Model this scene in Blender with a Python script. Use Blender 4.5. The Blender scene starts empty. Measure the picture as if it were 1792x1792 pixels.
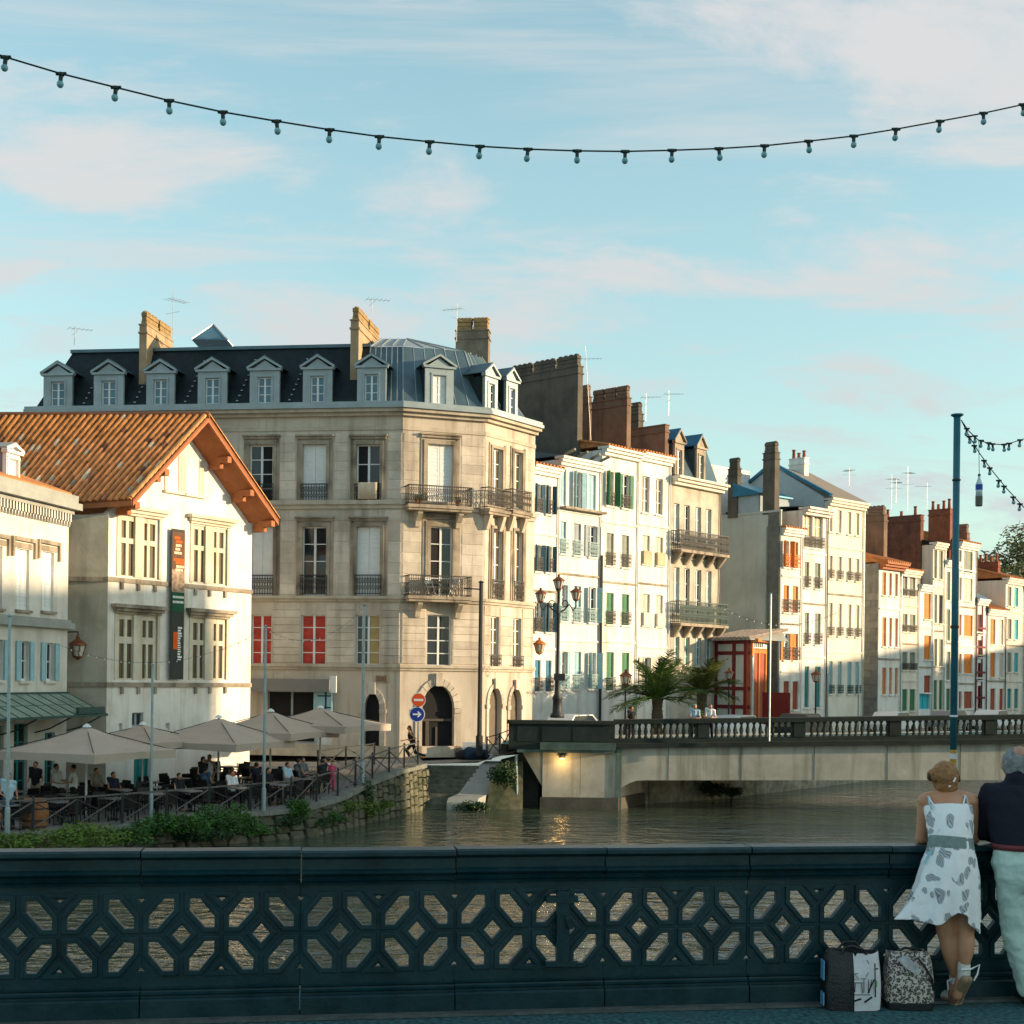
import bpy, bmesh, math, random
from mathutils import Vector, Matrix
random.seed(11)
sc = bpy.context.scene
COL = sc.collection
V = Vector
PI = math.pi
# ------------------------------------------------------------------ camera, sky, sun, exposure
F, CU, HV, ROLL, EYE = 2400.0, 896.0, 1190.0, 0.0115, 2.05     # focal length and principal point on a 1792 px frame, eye height
cam_d = bpy.data.cameras.new('camera'); cam = bpy.data.objects.new('camera', cam_d); COL.objects.link(cam)
cam_d.sensor_width = 36; cam_d.lens = F/1792*36; cam_d.shift_y = (HV-896)/1792
cam_d.clip_start = 0.1; cam_d.clip_end = 2000
cam.matrix_world = Matrix.Translation((0, 0, EYE)) @ Matrix.Rotation(math.radians(90), 4, 'X') @ Matrix.Rotation(ROLL, 4, 'Z')
sc.camera = cam
SUN_EL = math.radians(10.0); SUN_XY = V((0.993, -0.115))         # direction towards the sun, in plan
SUN_AZ = math.atan2(SUN_XY.x, SUN_XY.y)                          # clockwise from +Y
w = bpy.data.worlds.new('World'); sc.world = w; w.use_nodes = True
nt = w.node_tree; nt.nodes.clear()
def N(t, **k):
    n = nt.nodes.new(t)
    for a, b in k.items(): setattr(n, a, b)
    return n
L = lambda a, b: nt.links.new(a, b)
out = N('ShaderNodeOutputWorld'); bg = N('ShaderNodeBackground'); L(bg.outputs[0], out.inputs[0])
sky = N('ShaderNodeTexSky', sky_type='NISHITA', sun_disc=False)
sky.sun_elevation = SUN_EL; sky.sun_rotation = SUN_AZ
sky.altitude = 0; sky.air_density = 1.0; sky.dust_density = 0.6; sky.ozone_density = 2.0
tint = N('ShaderNodeMix', data_type='RGBA', blend_type='MULTIPLY'); tint.inputs[0].default_value = 1
L(sky.outputs[0], tint.inputs[6]); tint.inputs[7].default_value = (0.95, 1.00, 0.76, 1)
tc = N('ShaderNodeTexCoord'); sep = N('ShaderNodeSeparateXYZ'); L(tc.outputs['Generated'], sep.inputs[0])
def M(op, a, b=None, clamp=False):
    n = N('ShaderNodeMath', operation=op, use_clamp=clamp)
    for i, x in enumerate((a, b)):
        if x is None: continue
        if isinstance(x, (int, float)): n.inputs[i].default_value = x
        else: L(x, n.inputs[i])
    return n.outputs[0]
zz = M('ADD', M('MAXIMUM', sep.outputs[2], 0.0), 0.16)           # clouds lie on a high flat layer
cmb = N('ShaderNodeCombineXYZ'); L(M('DIVIDE', sep.outputs[0], zz), cmb.inputs[0]); L(M('DIVIDE', sep.outputs[1], zz), cmb.inputs[1])
mp = N('ShaderNodeMapping'); L(cmb.outputs[0], mp.inputs[0]); mp.inputs['Rotation'].default_value = (0, 0, 0.25); mp.inputs['Scale'].default_value = (1.0, 1.55, 1); mp.inputs['Location'].default_value = (0.3, 2.2, 0)
n1 = N('ShaderNodeTexNoise'); n1.inputs['Scale'].default_value = 1.7; n1.inputs['Detail'].default_value = 10; n1.inputs['Roughness'].default_value = .62; n1.inputs['Distortion'].default_value = .35
L(mp.outputs[0], n1.inputs[0])
cr = N('ShaderNodeValToRGB'); cr.color_ramp.elements[0].position = .46; cr.color_ramp.elements[1].position = .64; cr.color_ramp.interpolation = 'EASE'; L(n1.outputs[0], cr.inputs[0])
mp2 = N('ShaderNodeMapping'); L(cmb.outputs[0], mp2.inputs[0]); mp2.inputs['Rotation'].default_value = (0, 0, -.12); mp2.inputs['Scale'].default_value = (.55, 2.6, 1); mp2.inputs['Location'].default_value = (1.3, 4.1, 0)
n2 = N('ShaderNodeTexNoise'); n2.inputs['Scale'].default_value = 1.5; n2.inputs['Detail'].default_value = 9; n2.inputs['Roughness'].default_value = .6; n2.inputs['Distortion'].default_value = .6; L(mp2.outputs[0], n2.inputs[0])
cr2 = N('ShaderNodeValToRGB'); cr2.color_ramp.elements[0].position = .50; cr2.color_ramp.elements[1].position = .74; cr2.color_ramp.interpolation = 'EASE'; L(n2.outputs[0], cr2.inputs[0])
mx = N('ShaderNodeMix', data_type='RGBA'); L(M('MAXIMUM', M('MULTIPLY', cr.outputs[0], .9), M('MULTIPLY', cr2.outputs[0], .65)), mx.inputs[0]); L(tint.outputs[2], mx.inputs[6]); mx.inputs[7].default_value = (1.95, 1.85, 1.82, 1)
hz = M('POWER', M('SUBTRACT', 1.0, M('MAXIMUM', sep.outputs[2], 0.0), True), 2.6)    # pale band low in the air
mx2 = N('ShaderNodeMix', data_type='RGBA'); L(M('MULTIPLY', hz, .74), mx2.inputs[0]); L(mx.outputs[2], mx2.inputs[6]); mx2.inputs[7].default_value = (1.13, 1.38, 1.46, 1)
L(mx2.outputs[2], bg.inputs[0]); bg.inputs[1].default_value = 0.15
sun_d = bpy.data.lights.new('sun', 'SUN'); sun_d.energy = 2.7; sun_d.angle = math.radians(0.55); sun_d.color = (1, .74, .46)
sun = bpy.data.objects.new('sun', sun_d); COL.objects.link(sun)
to_sun = V((SUN_XY.x*math.cos(SUN_EL), SUN_XY.y*math.cos(SUN_EL), math.sin(SUN_EL)))
sun.rotation_euler = to_sun.to_track_quat('Z', 'Y').to_euler(); sun.location = (60, -14, 40)
vs = sc.view_settings; vs.view_transform = 'Standard'; vs.look = 'None'; vs.gamma = 1; vs.use_curve_mapping = False; vs.exposure = 1.5
# ------------------------------------------------------------------ helpers
cR, sR = math.cos(ROLL), math.sin(ROLL)
def ray(u, v):
    du, dv = u-CU, v-HV
    return (du*cR+dv*sR)/F, -(-du*sR+dv*cR)/F
def P(u, v, D):                       # a measured image position at a chosen distance -> a point in the place
    a, b = ray(u, v); return V((a*D, D, EYE+b*D))
ORG = {}
def tag(o, label, cat, group=None):
    o['label'] = label; o['category'] = cat
    if group: o['group'] = group
    return o
def thing(name, label, cat, loc=(0, 0, 0), group=None):
    o = bpy.data.objects.new(name, None); COL.objects.link(o); o.empty_display_size = .2
    o.location = loc; ORG[o.name] = V(loc)
    return tag(o, label, cat, group)
class MB:
    def __init__(s): s.v = []; s.f = []; s.m = []; s.cur = 0
    def add(s, vs, fs):
        b = len(s.v); s.v += [V(p) for p in vs]
        for f in fs: s.f.append([b+i for i in f]); s.m.append(s.cur)
        return s
    def hexa(s, p):                   # 8 points: bottom ring 0-3, top ring 4-7
        return s.add(p, [(3, 2, 1, 0), (4, 5, 6, 7), (0, 1, 5, 4), (1, 2, 6, 5), (2, 3, 7, 6), (3, 0, 4, 7)])
    def box(s, a, b):
        x0, y0, z0 = a; x1, y1, z1 = b
        return s.hexa([(x0, y0, z0), (x1, y0, z0), (x1, y1, z0), (x0, y1, z0), (x0, y0, z1), (x1, y0, z1), (x1, y1, z1), (x0, y1, z1)])
    def fbox(s, fr, s0, s1, d0, d1, z0, z1):     # box in a facade's own frame
        d0, d1 = sorted((d0, d1)); q = fr.pt
        return s.hexa([q(s0, d1, z0), q(s1, d1, z0), q(s1, d0, z0), q(s0, d0, z0), q(s0, d1, z1), q(s1, d1, z1), q(s1, d0, z1), q(s0, d0, z1)])
    def prism(s, poly, ext):          # planar polygon swept by a vector
        n = len(poly); e = V(ext); a = [V(p) for p in poly]
        s.add(a+[p+e for p in a], [tuple(range(n-1, -1, -1)), tuple(range(n, 2*n))]+[(i, (i+1) % n, n+(i+1) % n, n+i) for i in range(n)])
        return s
    def tube(s, pts, r, n=6, cap=True):
        pts = [V(p) for p in pts]; rs = r if isinstance(r, (list, tuple)) else [r]*len(pts); rings = []
        up = None
        for i, p in enumerate(pts):
            t = (pts[min(i+1, len(pts)-1)]-pts[max(i-1, 0)])
            if t.length < 1e-9: t = V((0, 0, 1))
            t.normalize()
            a = (up-t*up.dot(t)) if up is not None and (up-t*up.dot(t)).length > 1e-4 else (V((0, 0, 1)) if abs(t.z) < .9 else V((1, 0, 0))).cross(t)
            a.normalize(); up = a; b = t.cross(a)
            rings.append([p+a*(rs[i]*math.cos(2*PI*k/n))+b*(rs[i]*math.sin(2*PI*k/n)) for k in range(n)])
        return s.skin(rings, cap)
    def skin(s, rings, cap=True):
        n = len(rings[0]); vs = [p for r in rings for p in r]; fs = []
        for i in range(len(rings)-1):
            for k in range(n): fs.append((i*n+k, i*n+(k+1) % n, (i+1)*n+(k+1) % n, (i+1)*n+k))
        if cap: fs += [tuple(range(n-1, -1, -1)), tuple((len(rings)-1)*n+k for k in range(n))]
        return s.add(vs, fs)
    def bar(s, a, b, wx, wz=None):    # square bar between two points
        wz = wz or wx; a = V(a); b = V(b); t = (b-a).normalized()
        x = t.cross(V((0, 0, 1)));  x = x.normalized() if x.length > 1e-3 else V((1, 0, 0)); y = x.cross(t).normalized()
        x = x*wx/2; y = y*wz/2
        return s.hexa([a-x-y, a+x-y, a+x+y, a-x+y, b-x-y, b+x-y, b+x+y, b-x+y])
    def lathe(s, c, prof, n=12):      # profile of (radius, height)
        c = V(c); return s.skin([[c+V((r*math.cos(2*PI*k/n), r*math.sin(2*PI*k/n), z)) for k in range(n)] for r, z in prof])
    def build(s, name, mat, parent=None, smooth=False, origin=None):
        if not s.v: return None
        lo = V((min(p.x for p in s.v), min(p.y for p in s.v), min(p.z for p in s.v))); hi = V((max(p.x for p in s.v), max(p.y for p in s.v), max(p.z for p in s.v)))
        o3 = V(origin) if origin is not None else V(((lo.x+hi.x)/2, (lo.y+hi.y)/2, lo.z))
        me = bpy.data.meshes.new(name); me.from_pydata([p-o3 for p in s.v], [], s.f)
        ms = mat if isinstance(mat, (list, tuple)) else [mat]
        for m in ms: me.materials.append(m)
        if len(ms) > 1: me.polygons.foreach_set('material_index', s.m)
        if smooth: me.polygons.foreach_set('use_smooth', [True]*len(me.polygons))
        me.update()
        bm = bmesh.new(); bm.from_mesh(me); bmesh.ops.recalc_face_normals(bm, faces=bm.faces); bm.to_mesh(me); bm.free()
        o = bpy.data.objects.new(name, me); COL.objects.link(o)
        if parent is not None: o.parent = parent; o.location = o3-ORG[parent.name]
        else: o.location = o3
        ORG[o.name] = o3
        return o
def struct(o): o['kind'] = 'structure'; return o
def stuff(o): o['kind'] = 'stuff'; return o
class Frame:                          # a facade: origin, along-axis, outward normal
    def __init__(s, A, B):
        s.A = V((A[0], A[1], 0)); d = V((B[0]-A[0], B[1]-A[1], 0)); s.L = d.length; s.e = d.normalized(); s.n = V((s.e.y, -s.e.x, 0))
        s.ang = math.atan2(s.e.y, s.e.x)
    def pt(s, a, d, z): return s.A+s.e*a+s.n*d+V((0, 0, z))
    def px(s, u, v, d=0.0):           # where a measured image position meets the facade plane -> (along, height)
        a, b = ray(u, v); A = s.A+s.n*d
        # (a*D, D) = A + e*t
        D = (A.x*s.e.y-A.y*s.e.x)/(a*s.e.y-s.e.x); X = V((a*D, D, 0))
        return (X-A).dot(s.e), EYE+b*D
    def rect(s, u0, v0, u1, v1, d=0.0):
        um, vm = (u0+u1)/2, (v0+v1)/2
        return s.px(u0, vm, d)[0], s.px(u1, vm, d)[0], s.px(um, v1, d)[1], s.px(um, v0, d)[1]
UNIT = {}
def unit_mesh(kind, mat):
    k = (kind, mat.name)
    if k not in UNIT:
        b = MB()
        if kind == 'box': b.box((-.5, -.5, 0), (.5, .5, 1))
        elif kind == 'block':         # slightly chamfered face
            c = .5; i = .46
            b.add([(-c, c, 0), (c, c, 0), (c, c, 1), (-c, c, 1), (-c, -.2, 0), (c, -.2, 0), (c, -.2, 1), (-c, -.2, 1), (-i, -.5, .05), (i, -.5, .05), (i, -.5, .95), (-i, -.5, .95)],
                  [(0, 1, 2, 3), (0, 1, 5, 4), (1, 2, 6, 5), (2, 3, 7, 6), (3, 0, 4, 7), (4, 5, 9, 8), (5, 6, 10, 9), (6, 7, 11, 10), (7, 4, 8, 11), (8, 9, 10, 11)])
        o = b.build(kind, mat, origin=(0, 0, 0)); UNIT[k] = o.data; bpy.data.objects.remove(o)
    return UNIT[k]
def ubox(name, fr, s0, s1, d0, d1, z0, z1, mat, parent, kind='box'):   # many alike pieces share one mesh
    o = bpy.data.objects.new(name, unit_mesh(kind, mat)); COL.objects.link(o)
    c = fr.pt((s0+s1)/2, (d0+d1)/2, z0)
    o.parent = parent; o.location = c-ORG[parent.name]; o.rotation_euler = (0, 0, fr.ang); o.scale = (abs(s1-s0), abs(d1-d0), z1-z0)
    ORG[o.name] = c
    return o
def copy_tree(o, parent=None):
    c = o.copy(); COL.objects.link(c); c.parent = parent
    for ch in list(o.children): copy_tree(ch, c)
    return c
def put(root, loc, rz=0, sc_=1, label=None, first=[None]):
    c = copy_tree(root); c.location = loc; c.rotation_euler = (0, 0, rz); c.scale = (sc_,)*3
    if label: c['label'] = label
    return c
# ------------------------------------------------------------------ materials
MATS = {}
def mat(name, col, rough=.75, var=.18, scale=2.0, bump=0.0, streak=0.0, dirt=(.12, .11, .09), dirt_amt=0.0, metal=0.0, spec=.35, rnd=0.0, dscale=.6, bscale=None):
    if name in MATS: return MATS[name]
    m = bpy.data.materials.new(name); m.use_nodes = True; t = m.node_tree; b = t.nodes['Principled BSDF']
    lk = lambda a, c: t.links.new(a, c)
    def nd(k, **q):
        n = t.nodes.new(k)
        for a, c in q.items(): setattr(n, a, c)
        return n
    b.inputs['Roughness'].default_value = rough; b.inputs['Metallic'].default_value = metal; b.inputs['Specular IOR Level'].default_value = spec
    g = nd('ShaderNodeNewGeometry')
    def noise(sc_, det=5, vec=None, stretch=None):
        n = nd('ShaderNodeTexNoise'); n.inputs['Scale'].default_value = sc_; n.inputs['Detail'].default_value = det; n.inputs['Roughness'].default_value = .6
        src = g.outputs['Position']
        if stretch:
            mp_ = nd('ShaderNodeMapping'); mp_.inputs['Scale'].default_value = stretch; lk(src, mp_.inputs[0]); src = mp_.outputs[0]
        lk(src, n.inputs['Vector']); return n.outputs[0]
    def ramp(x, a, c):
        r = nd('ShaderNodeMapRange', clamp=True); r.inputs['From Min'].default_value = a; r.inputs['From Max'].default_value = c; lk(x, r.inputs[0]); return r.outputs[0]
    def mixc(fac, a, c, bt='MIX'):
        x = nd('ShaderNodeMix', data_type='RGBA', blend_type=bt)
        (lk(fac, x.inputs[0]) if not isinstance(fac, float) else setattr(x.inputs[0], 'default_value', fac))
        for i, q in ((6, a), (7, c)):
            if isinstance(q, tuple): x.inputs[i].default_value = (*q[:3], 1)
            else: lk(q, x.inputs[i])
        return x.outputs[2]
    def mul(a, k):
        x = nd('ShaderNodeMath', operation='MULTIPLY'); lk(a, x.inputs[0]); x.inputs[1].default_value = k; return x.outputs[0]
    lo = tuple(c*(1-var) for c in col); hi = tuple(min(1, c*(1+var)) for c in col)
    c = mixc(ramp(noise(scale), .3, .7), lo, hi)
    if rnd:
        oi = nd('ShaderNodeObjectInfo'); r = nd('ShaderNodeMapRange'); lk(oi.outputs['Random'], r.inputs[0]); r.inputs['To Min'].default_value = 1-rnd; r.inputs['To Max'].default_value = 1+rnd
        cc = nd('ShaderNodeCombineColor'); [lk(r.outputs[0], cc.inputs[i]) for i in range(3)]
        c = mixc(1.0, c, cc.outputs[0], 'MULTIPLY')
    if dirt_amt: c = mixc(mul(ramp(noise(dscale, 8), .45, .72), dirt_amt), c, dirt)
    if streak: c = mixc(mul(ramp(noise(1.0, 4, stretch=(2.2, 2.2, .16)), .5, .75), streak), c, dirt)
    lk(c, b.inputs['Base Color'])
    if bump:
        bp = nd('ShaderNodeBump'); bp.inputs['Strength'].default_value = bump; bp.inputs['Distance'].default_value = .03
        lk(noise(bscale or scale*6, 6), bp.inputs['Height']); lk(bp.outputs[0], b.inputs['Normal'])
    MATS[name] = m
    return m
STONE = mat('limestone', (.58, .51, .42), .85, .16, 1.2, .25, .6, (.16, .12, .08), .45, rnd=0)
STONEB = mat('limestone_block', (.60, .53, .44), .85, .13, 1.6, .3, .6, (.19, .145, .095), .4, rnd=.13)
STONED = mat('weathered_stone_trim', (.40, .335, .255), .9, .25, 2.2, .35, .8, (.055, .042, .03), .85, dscale=1.1)
PLASTER = mat('white_plaster', (.80, .77, .71), .9, .07, .7, .2, .6, (.38, .32, .23), .42, dscale=.8)
PLASTER2 = mat('cream_plaster', (.74, .68, .57), .9, .08, .8, .15, .5, (.32, .27, .2), .25)
PLASTER3 = mat('pale_grey_plaster', (.72, .72, .69), .9, .08, .8, .15, .5, (.3, .28, .24), .25)
OLDWALL = mat('stained_side_wall', (.38, .35, .27), .95, .25, 1.1, .3, .4, (.17, .155, .11), .8, dscale=.9)
GREYWALL = mat('grey_render', (.47, .50, .46), .95, .15, .4, .2, .3, (.17, .19, .17), .55, dscale=.3)
DARKWALL = mat('sooty_render', (.115, .10, .08), .95, .3, .7, .3, .6, (.035, .03, .025), .5)
BROWNWALL = mat('brown_render', (.20, .13, .09), .95, .25, .8, .3, .5, (.05, .03, .025), .5)
BRICK = mat('red_brick', (.27, .085, .04), .9, .25, 3, .3, .3, (.08, .03, .02), .4)
CHIM = mat('ochre_chimney_render', (.40, .29, .18), .95, .2, 1.0, .3, .4, (.13, .09, .05), .5)
CHIMB = mat('chimney_brick', (.33, .22, .10), .95, .3, 5, .3, .2, (.07, .05, .03), .4)
SLATE = mat('slate', (.010, .020, .024), .6, .35, 2.5, .2, spec=.25)
ZINC = mat('zinc', (.09, .15, .18), .42, .2, 1.0, .05, .3, (.09, .12, .14), .3, metal=.5)
ZINCL = mat('zinc_light', (.30, .36, .38), .5, .15, 1.0, .05, .2, (.15, .17, .18), .2, metal=.3)
TILE = mat('clay_tile', (.54, .215, .075), .85, .2, 3, .2, rnd=.24)
TILED = mat('clay_tile_bed', (.24, .085, .04), .9, .25, 3, .2)
TILEF = mat('far_clay_tile', (.50, .20, .07), .85, .25, 3, .2, dirt_amt=.4, dirt=(.16, .07, .04))
TIMBER = mat('red_brown_timber', (.36, .125, .045), .7, .15, 4, .1)
WHITE = mat('white_paint', (.72, .74, .73), .6, .05, 3, .05, .2, (.45, .45, .42), .12)
CREAMP = mat('cream_paint', (.58, .52, .38), .65, .06, 3, 0)
GLASS = mat('window_glass', (.018, .026, .032), .06, .4, .9, 0, spec=.6)
GLASSB = mat('window_glass_bluish', (.07, .16, .22), .12, .35, 1.3, 0, spec=.6)
BLIND = mat('window_behind_curtain', (.10, .082, .045), .25, .2, 1.5, 0, spec=.5)
DARK = mat('dark_interior', (.010, .010, .011), .8, .3, 1)
REDC = mat('red_curtain', (.42, .035, .022), .5, .35, 2.5, 0, .8, (.16, .012, .008))  # dark vertical streaks paint the shade of the curtain folds
YELC = mat('yellow_curtain', (.40, .29, .12), .5, .2, 2.5)
IRON = mat('wrought_iron', (.022, .024, .026), .55, .3, 6, 0, spec=.4)
IRONT = mat('rusty_balcony_iron', (.045, .038, .03), .6, .35, 6, 0, spec=.4)
IRONG = mat('green_painted_iron', (.015, .06, .055), .5, .3, 6, 0, spec=.4)
IRONW = mat('pale_blue_iron', (.30, .42, .42), .6, .1, 6)
def paint(n, c): return mat(n, c, .6, .12, 3, .05, .25, tuple(x*.6 for x in c), .2)
SHB = paint('pale_blue_paint', (.30, .50, .56)); SHN = paint('navy_blue_paint', (.022, .085, .13)); SHG = paint('green_paint', (.035, .18, .075)); SHGG = paint('grey_green_paint', (.22, .24, .19))
SHC = paint('cream_grey_paint', (.55, .51, .42)); SHO = paint('orange_paint', (.66, .20, .022)); SHR = paint('dark_red_paint', (.16, .012, .012)); SHT = paint('teal_paint', (.02, .22, .21)); SHBL = paint('blue_paint', (.03, .20, .33)); SHTQ = paint('turquoise_paint', (.03, .42, .50)); SHGY = paint('blue_grey_paint', (.28, .33, .35)); SHBR = paint('brick_red_paint', (.33, .07, .03))
ASPH = mat('asphalt', (.035, .12, .135), .9, .85, 28, .5, dirt_amt=.3, dirt=(.09, .10, .10), dscale=3, bscale=220)
PAVE = mat('quay_paving', (.27, .25, .225), .9, .2, 2, .2, dirt_amt=.4)
CONC = mat('bridge_concrete', (.42, .405, .345), .9, .14, .8, .2, .8, (.17, .155, .11), .55)
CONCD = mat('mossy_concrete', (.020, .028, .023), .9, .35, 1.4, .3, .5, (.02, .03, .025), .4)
CONCL = mat('pale_concrete', (.33, .345, .32), .9, .12, 1.5, .2, .3, (.2, .2, .18), .3)
RUBBLE = mat('mossy_rubble_stone', (.125, .12, .085), .95, .4, 3, .6, .3, (.035, .06, .025), .75, rnd=.3, dscale=1.4)
CASTIRON = mat('dark_teal_cast_iron', (.002, .026, .034), .40, .35, 5, .12, .4, (.022, .056, .060), .55, spec=.32, dscale=4)
BLACKM = mat('black_plastic_wicker', (.012, .012, .013), .6, .3, 8)
WOODB = mat('barrel_wood', (.30, .125, .045), .7, .25, 6, .1)
CANV = mat('taupe_canvas', (.44, .36, .295), .9, .06, 1.5, .05)
GALV = mat('galvanised_steel', (.30, .38, .40), .45, .15, 4, metal=.5)
POLEB = mat('blue_green_pole_paint', (.02, .12, .16), .4, .2, 5)
def leafmat(n, c): return mat(n, c, .6, .55, 2.6, spec=.3)
LEAF = leafmat('leaf_green', (.035, .10, .014)); LEAFY = leafmat('leaf_yellow_green', (.085, .14, .018)); PALM = leafmat('palm_green', (.060, .115, .020)); LEAFD = leafmat('leaf_dark_green', (.016, .05, .012))
TRUNK = mat('bark', (.10, .07, .045), .95, .3, 8, .5)
# river water
WATER = bpy.data.materials.new('river_water'); WATER.use_nodes = True
t = WATER.node_tree; b = t.nodes['Principled BSDF']; b.inputs['Base Color'].default_value = (.050, .072, .048, 1); b.inputs['Roughness'].default_value = .055; b.inputs['IOR'].default_value = 1.75
g = t.nodes.new('ShaderNodeNewGeometry'); mpw = t.nodes.new('ShaderNodeMapping'); mpw.inputs['Scale'].default_value = (.55, 1.0, 1); mpw.inputs['Rotation'].default_value = (0, 0, .1); t.links.new(g.outputs['Position'], mpw.inputs[0])
a1 = t.nodes.new('ShaderNodeTexNoise'); a1.inputs['Scale'].default_value = 1.1; a1.inputs['Detail'].default_value = 4; a1.inputs['Distortion'].default_value = .6; t.links.new(mpw.outputs[0], a1.inputs['Vector'])
a2 = t.nodes.new('ShaderNodeTexNoise'); a2.inputs['Scale'].default_value = 5; a2.inputs['Detail'].default_value = 3; t.links.new(mpw.outputs[0], a2.inputs['Vector'])
ad = t.nodes.new('ShaderNodeMath'); ad.operation = 'MULTIPLY_ADD'; t.links.new(a2.outputs[0], ad.inputs[0]); ad.inputs[1].default_value = .22; t.links.new(a1.outputs[0], ad.inputs[2])
bp = t.nodes.new('ShaderNodeBump'); bp.inputs['Strength'].default_value = .9; bp.inputs['Distance'].default_value = .24; t.links.new(ad.outputs[0], bp.inputs['Height']); t.links.new(bp.outputs[0], b.inputs['Normal'])
# ------------------------------------------------------------------ house kit
def unit_louvre(m):
    k = ('louvre', m.name)
    if k not in UNIT:
        b = MB(); b.box((-.5, -.25, 0), (.5, .5, 1))
        for x0, x1 in ((-.5, -.36), (.36, .5)): b.box((x0, -.5, 0), (x1, -.25, 1))
        for z0, z1 in ((0, .06), (.47, .53), (.94, 1)): b.box((-.36, -.5, z0), (.36, -.25, z1))
        for i in range(14):
            z = .075+i*.062
            if .44 < z < .53: continue
            b.add([(-.36, -.25, z), (.36, -.25, z), (.36, -.42, z+.02), (-.36, -.42, z+.02), (-.36, -.25, z+.05), (.36, -.25, z+.05)], [(0, 1, 2, 3), (3, 2, 5, 4)])
        o = b.build('louvre', m, origin=(0, 0, 0)); UNIT[k] = o.data; bpy.data.objects.remove(o)
    return UNIT[k]
def shutter(fr, s0, s1, d0, d1, z0, z1, m, parent, turn=0):
    o = bpy.data.objects.new('shutter', unit_louvre(m)); COL.objects.link(o)
    c = fr.pt((s0+s1)/2, (d0+d1)/2, z0)
    if turn:                           # swung out from the hinge side
        h = fr.pt(s0 if turn > 0 else s1, d1, z0); wdt = abs(s1-s0); a = fr.ang-turn
        c = h+V((math.cos(a), math.sin(a), 0))*(wdt/2 if turn > 0 else -wdt/2); ang = a
    else: ang = fr.ang
    o.parent = parent; o.location = c-ORG[parent.name]; o.rotation_euler = (0, 0, ang); o.scale = (abs(s1-s0), abs(d1-d0), z1-z0); ORG[o.name] = c
    return o
def rail_mesh(b, fr, s0, s1, z0, z1, d, gap=.12, t=.022, deco=True, sides=True):
    b.fbox(fr, s0, s1, d-.03, d+.03, z1-.05, z1); b.fbox(fr, s0, s1, d-.02, d+.02, z0+.05, z0+.09)
    n = max(3, int((s1-s0)/gap))
    for i in range(n+1):
        s = s0+(s1-s0)*i/n; b.fbox(fr, s-t/2, s+t/2, d-t/2, d+t/2, z0, z1-.05)
    if deco:
        h = z1-z0
        for i in range(n):
            s = s0+(s1-s0)*(i+.5)/n; w_ = (s1-s0)/n*.5
            for (a0, b0, a1, b1) in ((-w_, .25, w_, .5), (-w_, .5, w_, .25), (-w_, .55, w_, .8), (-w_, .8, w_, .55)):
                b.bar(fr.pt(s+a0, d, z0+h*b0), fr.pt(s+a1, d, z0+h*b1), t*.8)
        b.fbox(fr, s0, s1, d-.012, d+.012, z0+h*.8, z0+h*.8+.03)
    if sides and d > .12:
        for s in (s0, s1):
            b.bar(fr.pt(s, 0, z1-.025), fr.pt(s, d, z1-.025), .05); b.bar(fr.pt(s, 0, z0+.07), fr.pt(s, d, z0+.07), .04)
            k = max(1, int(d/gap))
            for i in range(k): b.bar(fr.pt(s, d*i/k, z0), fr.pt(s, d*i/k, z1-.03), t)
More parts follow.
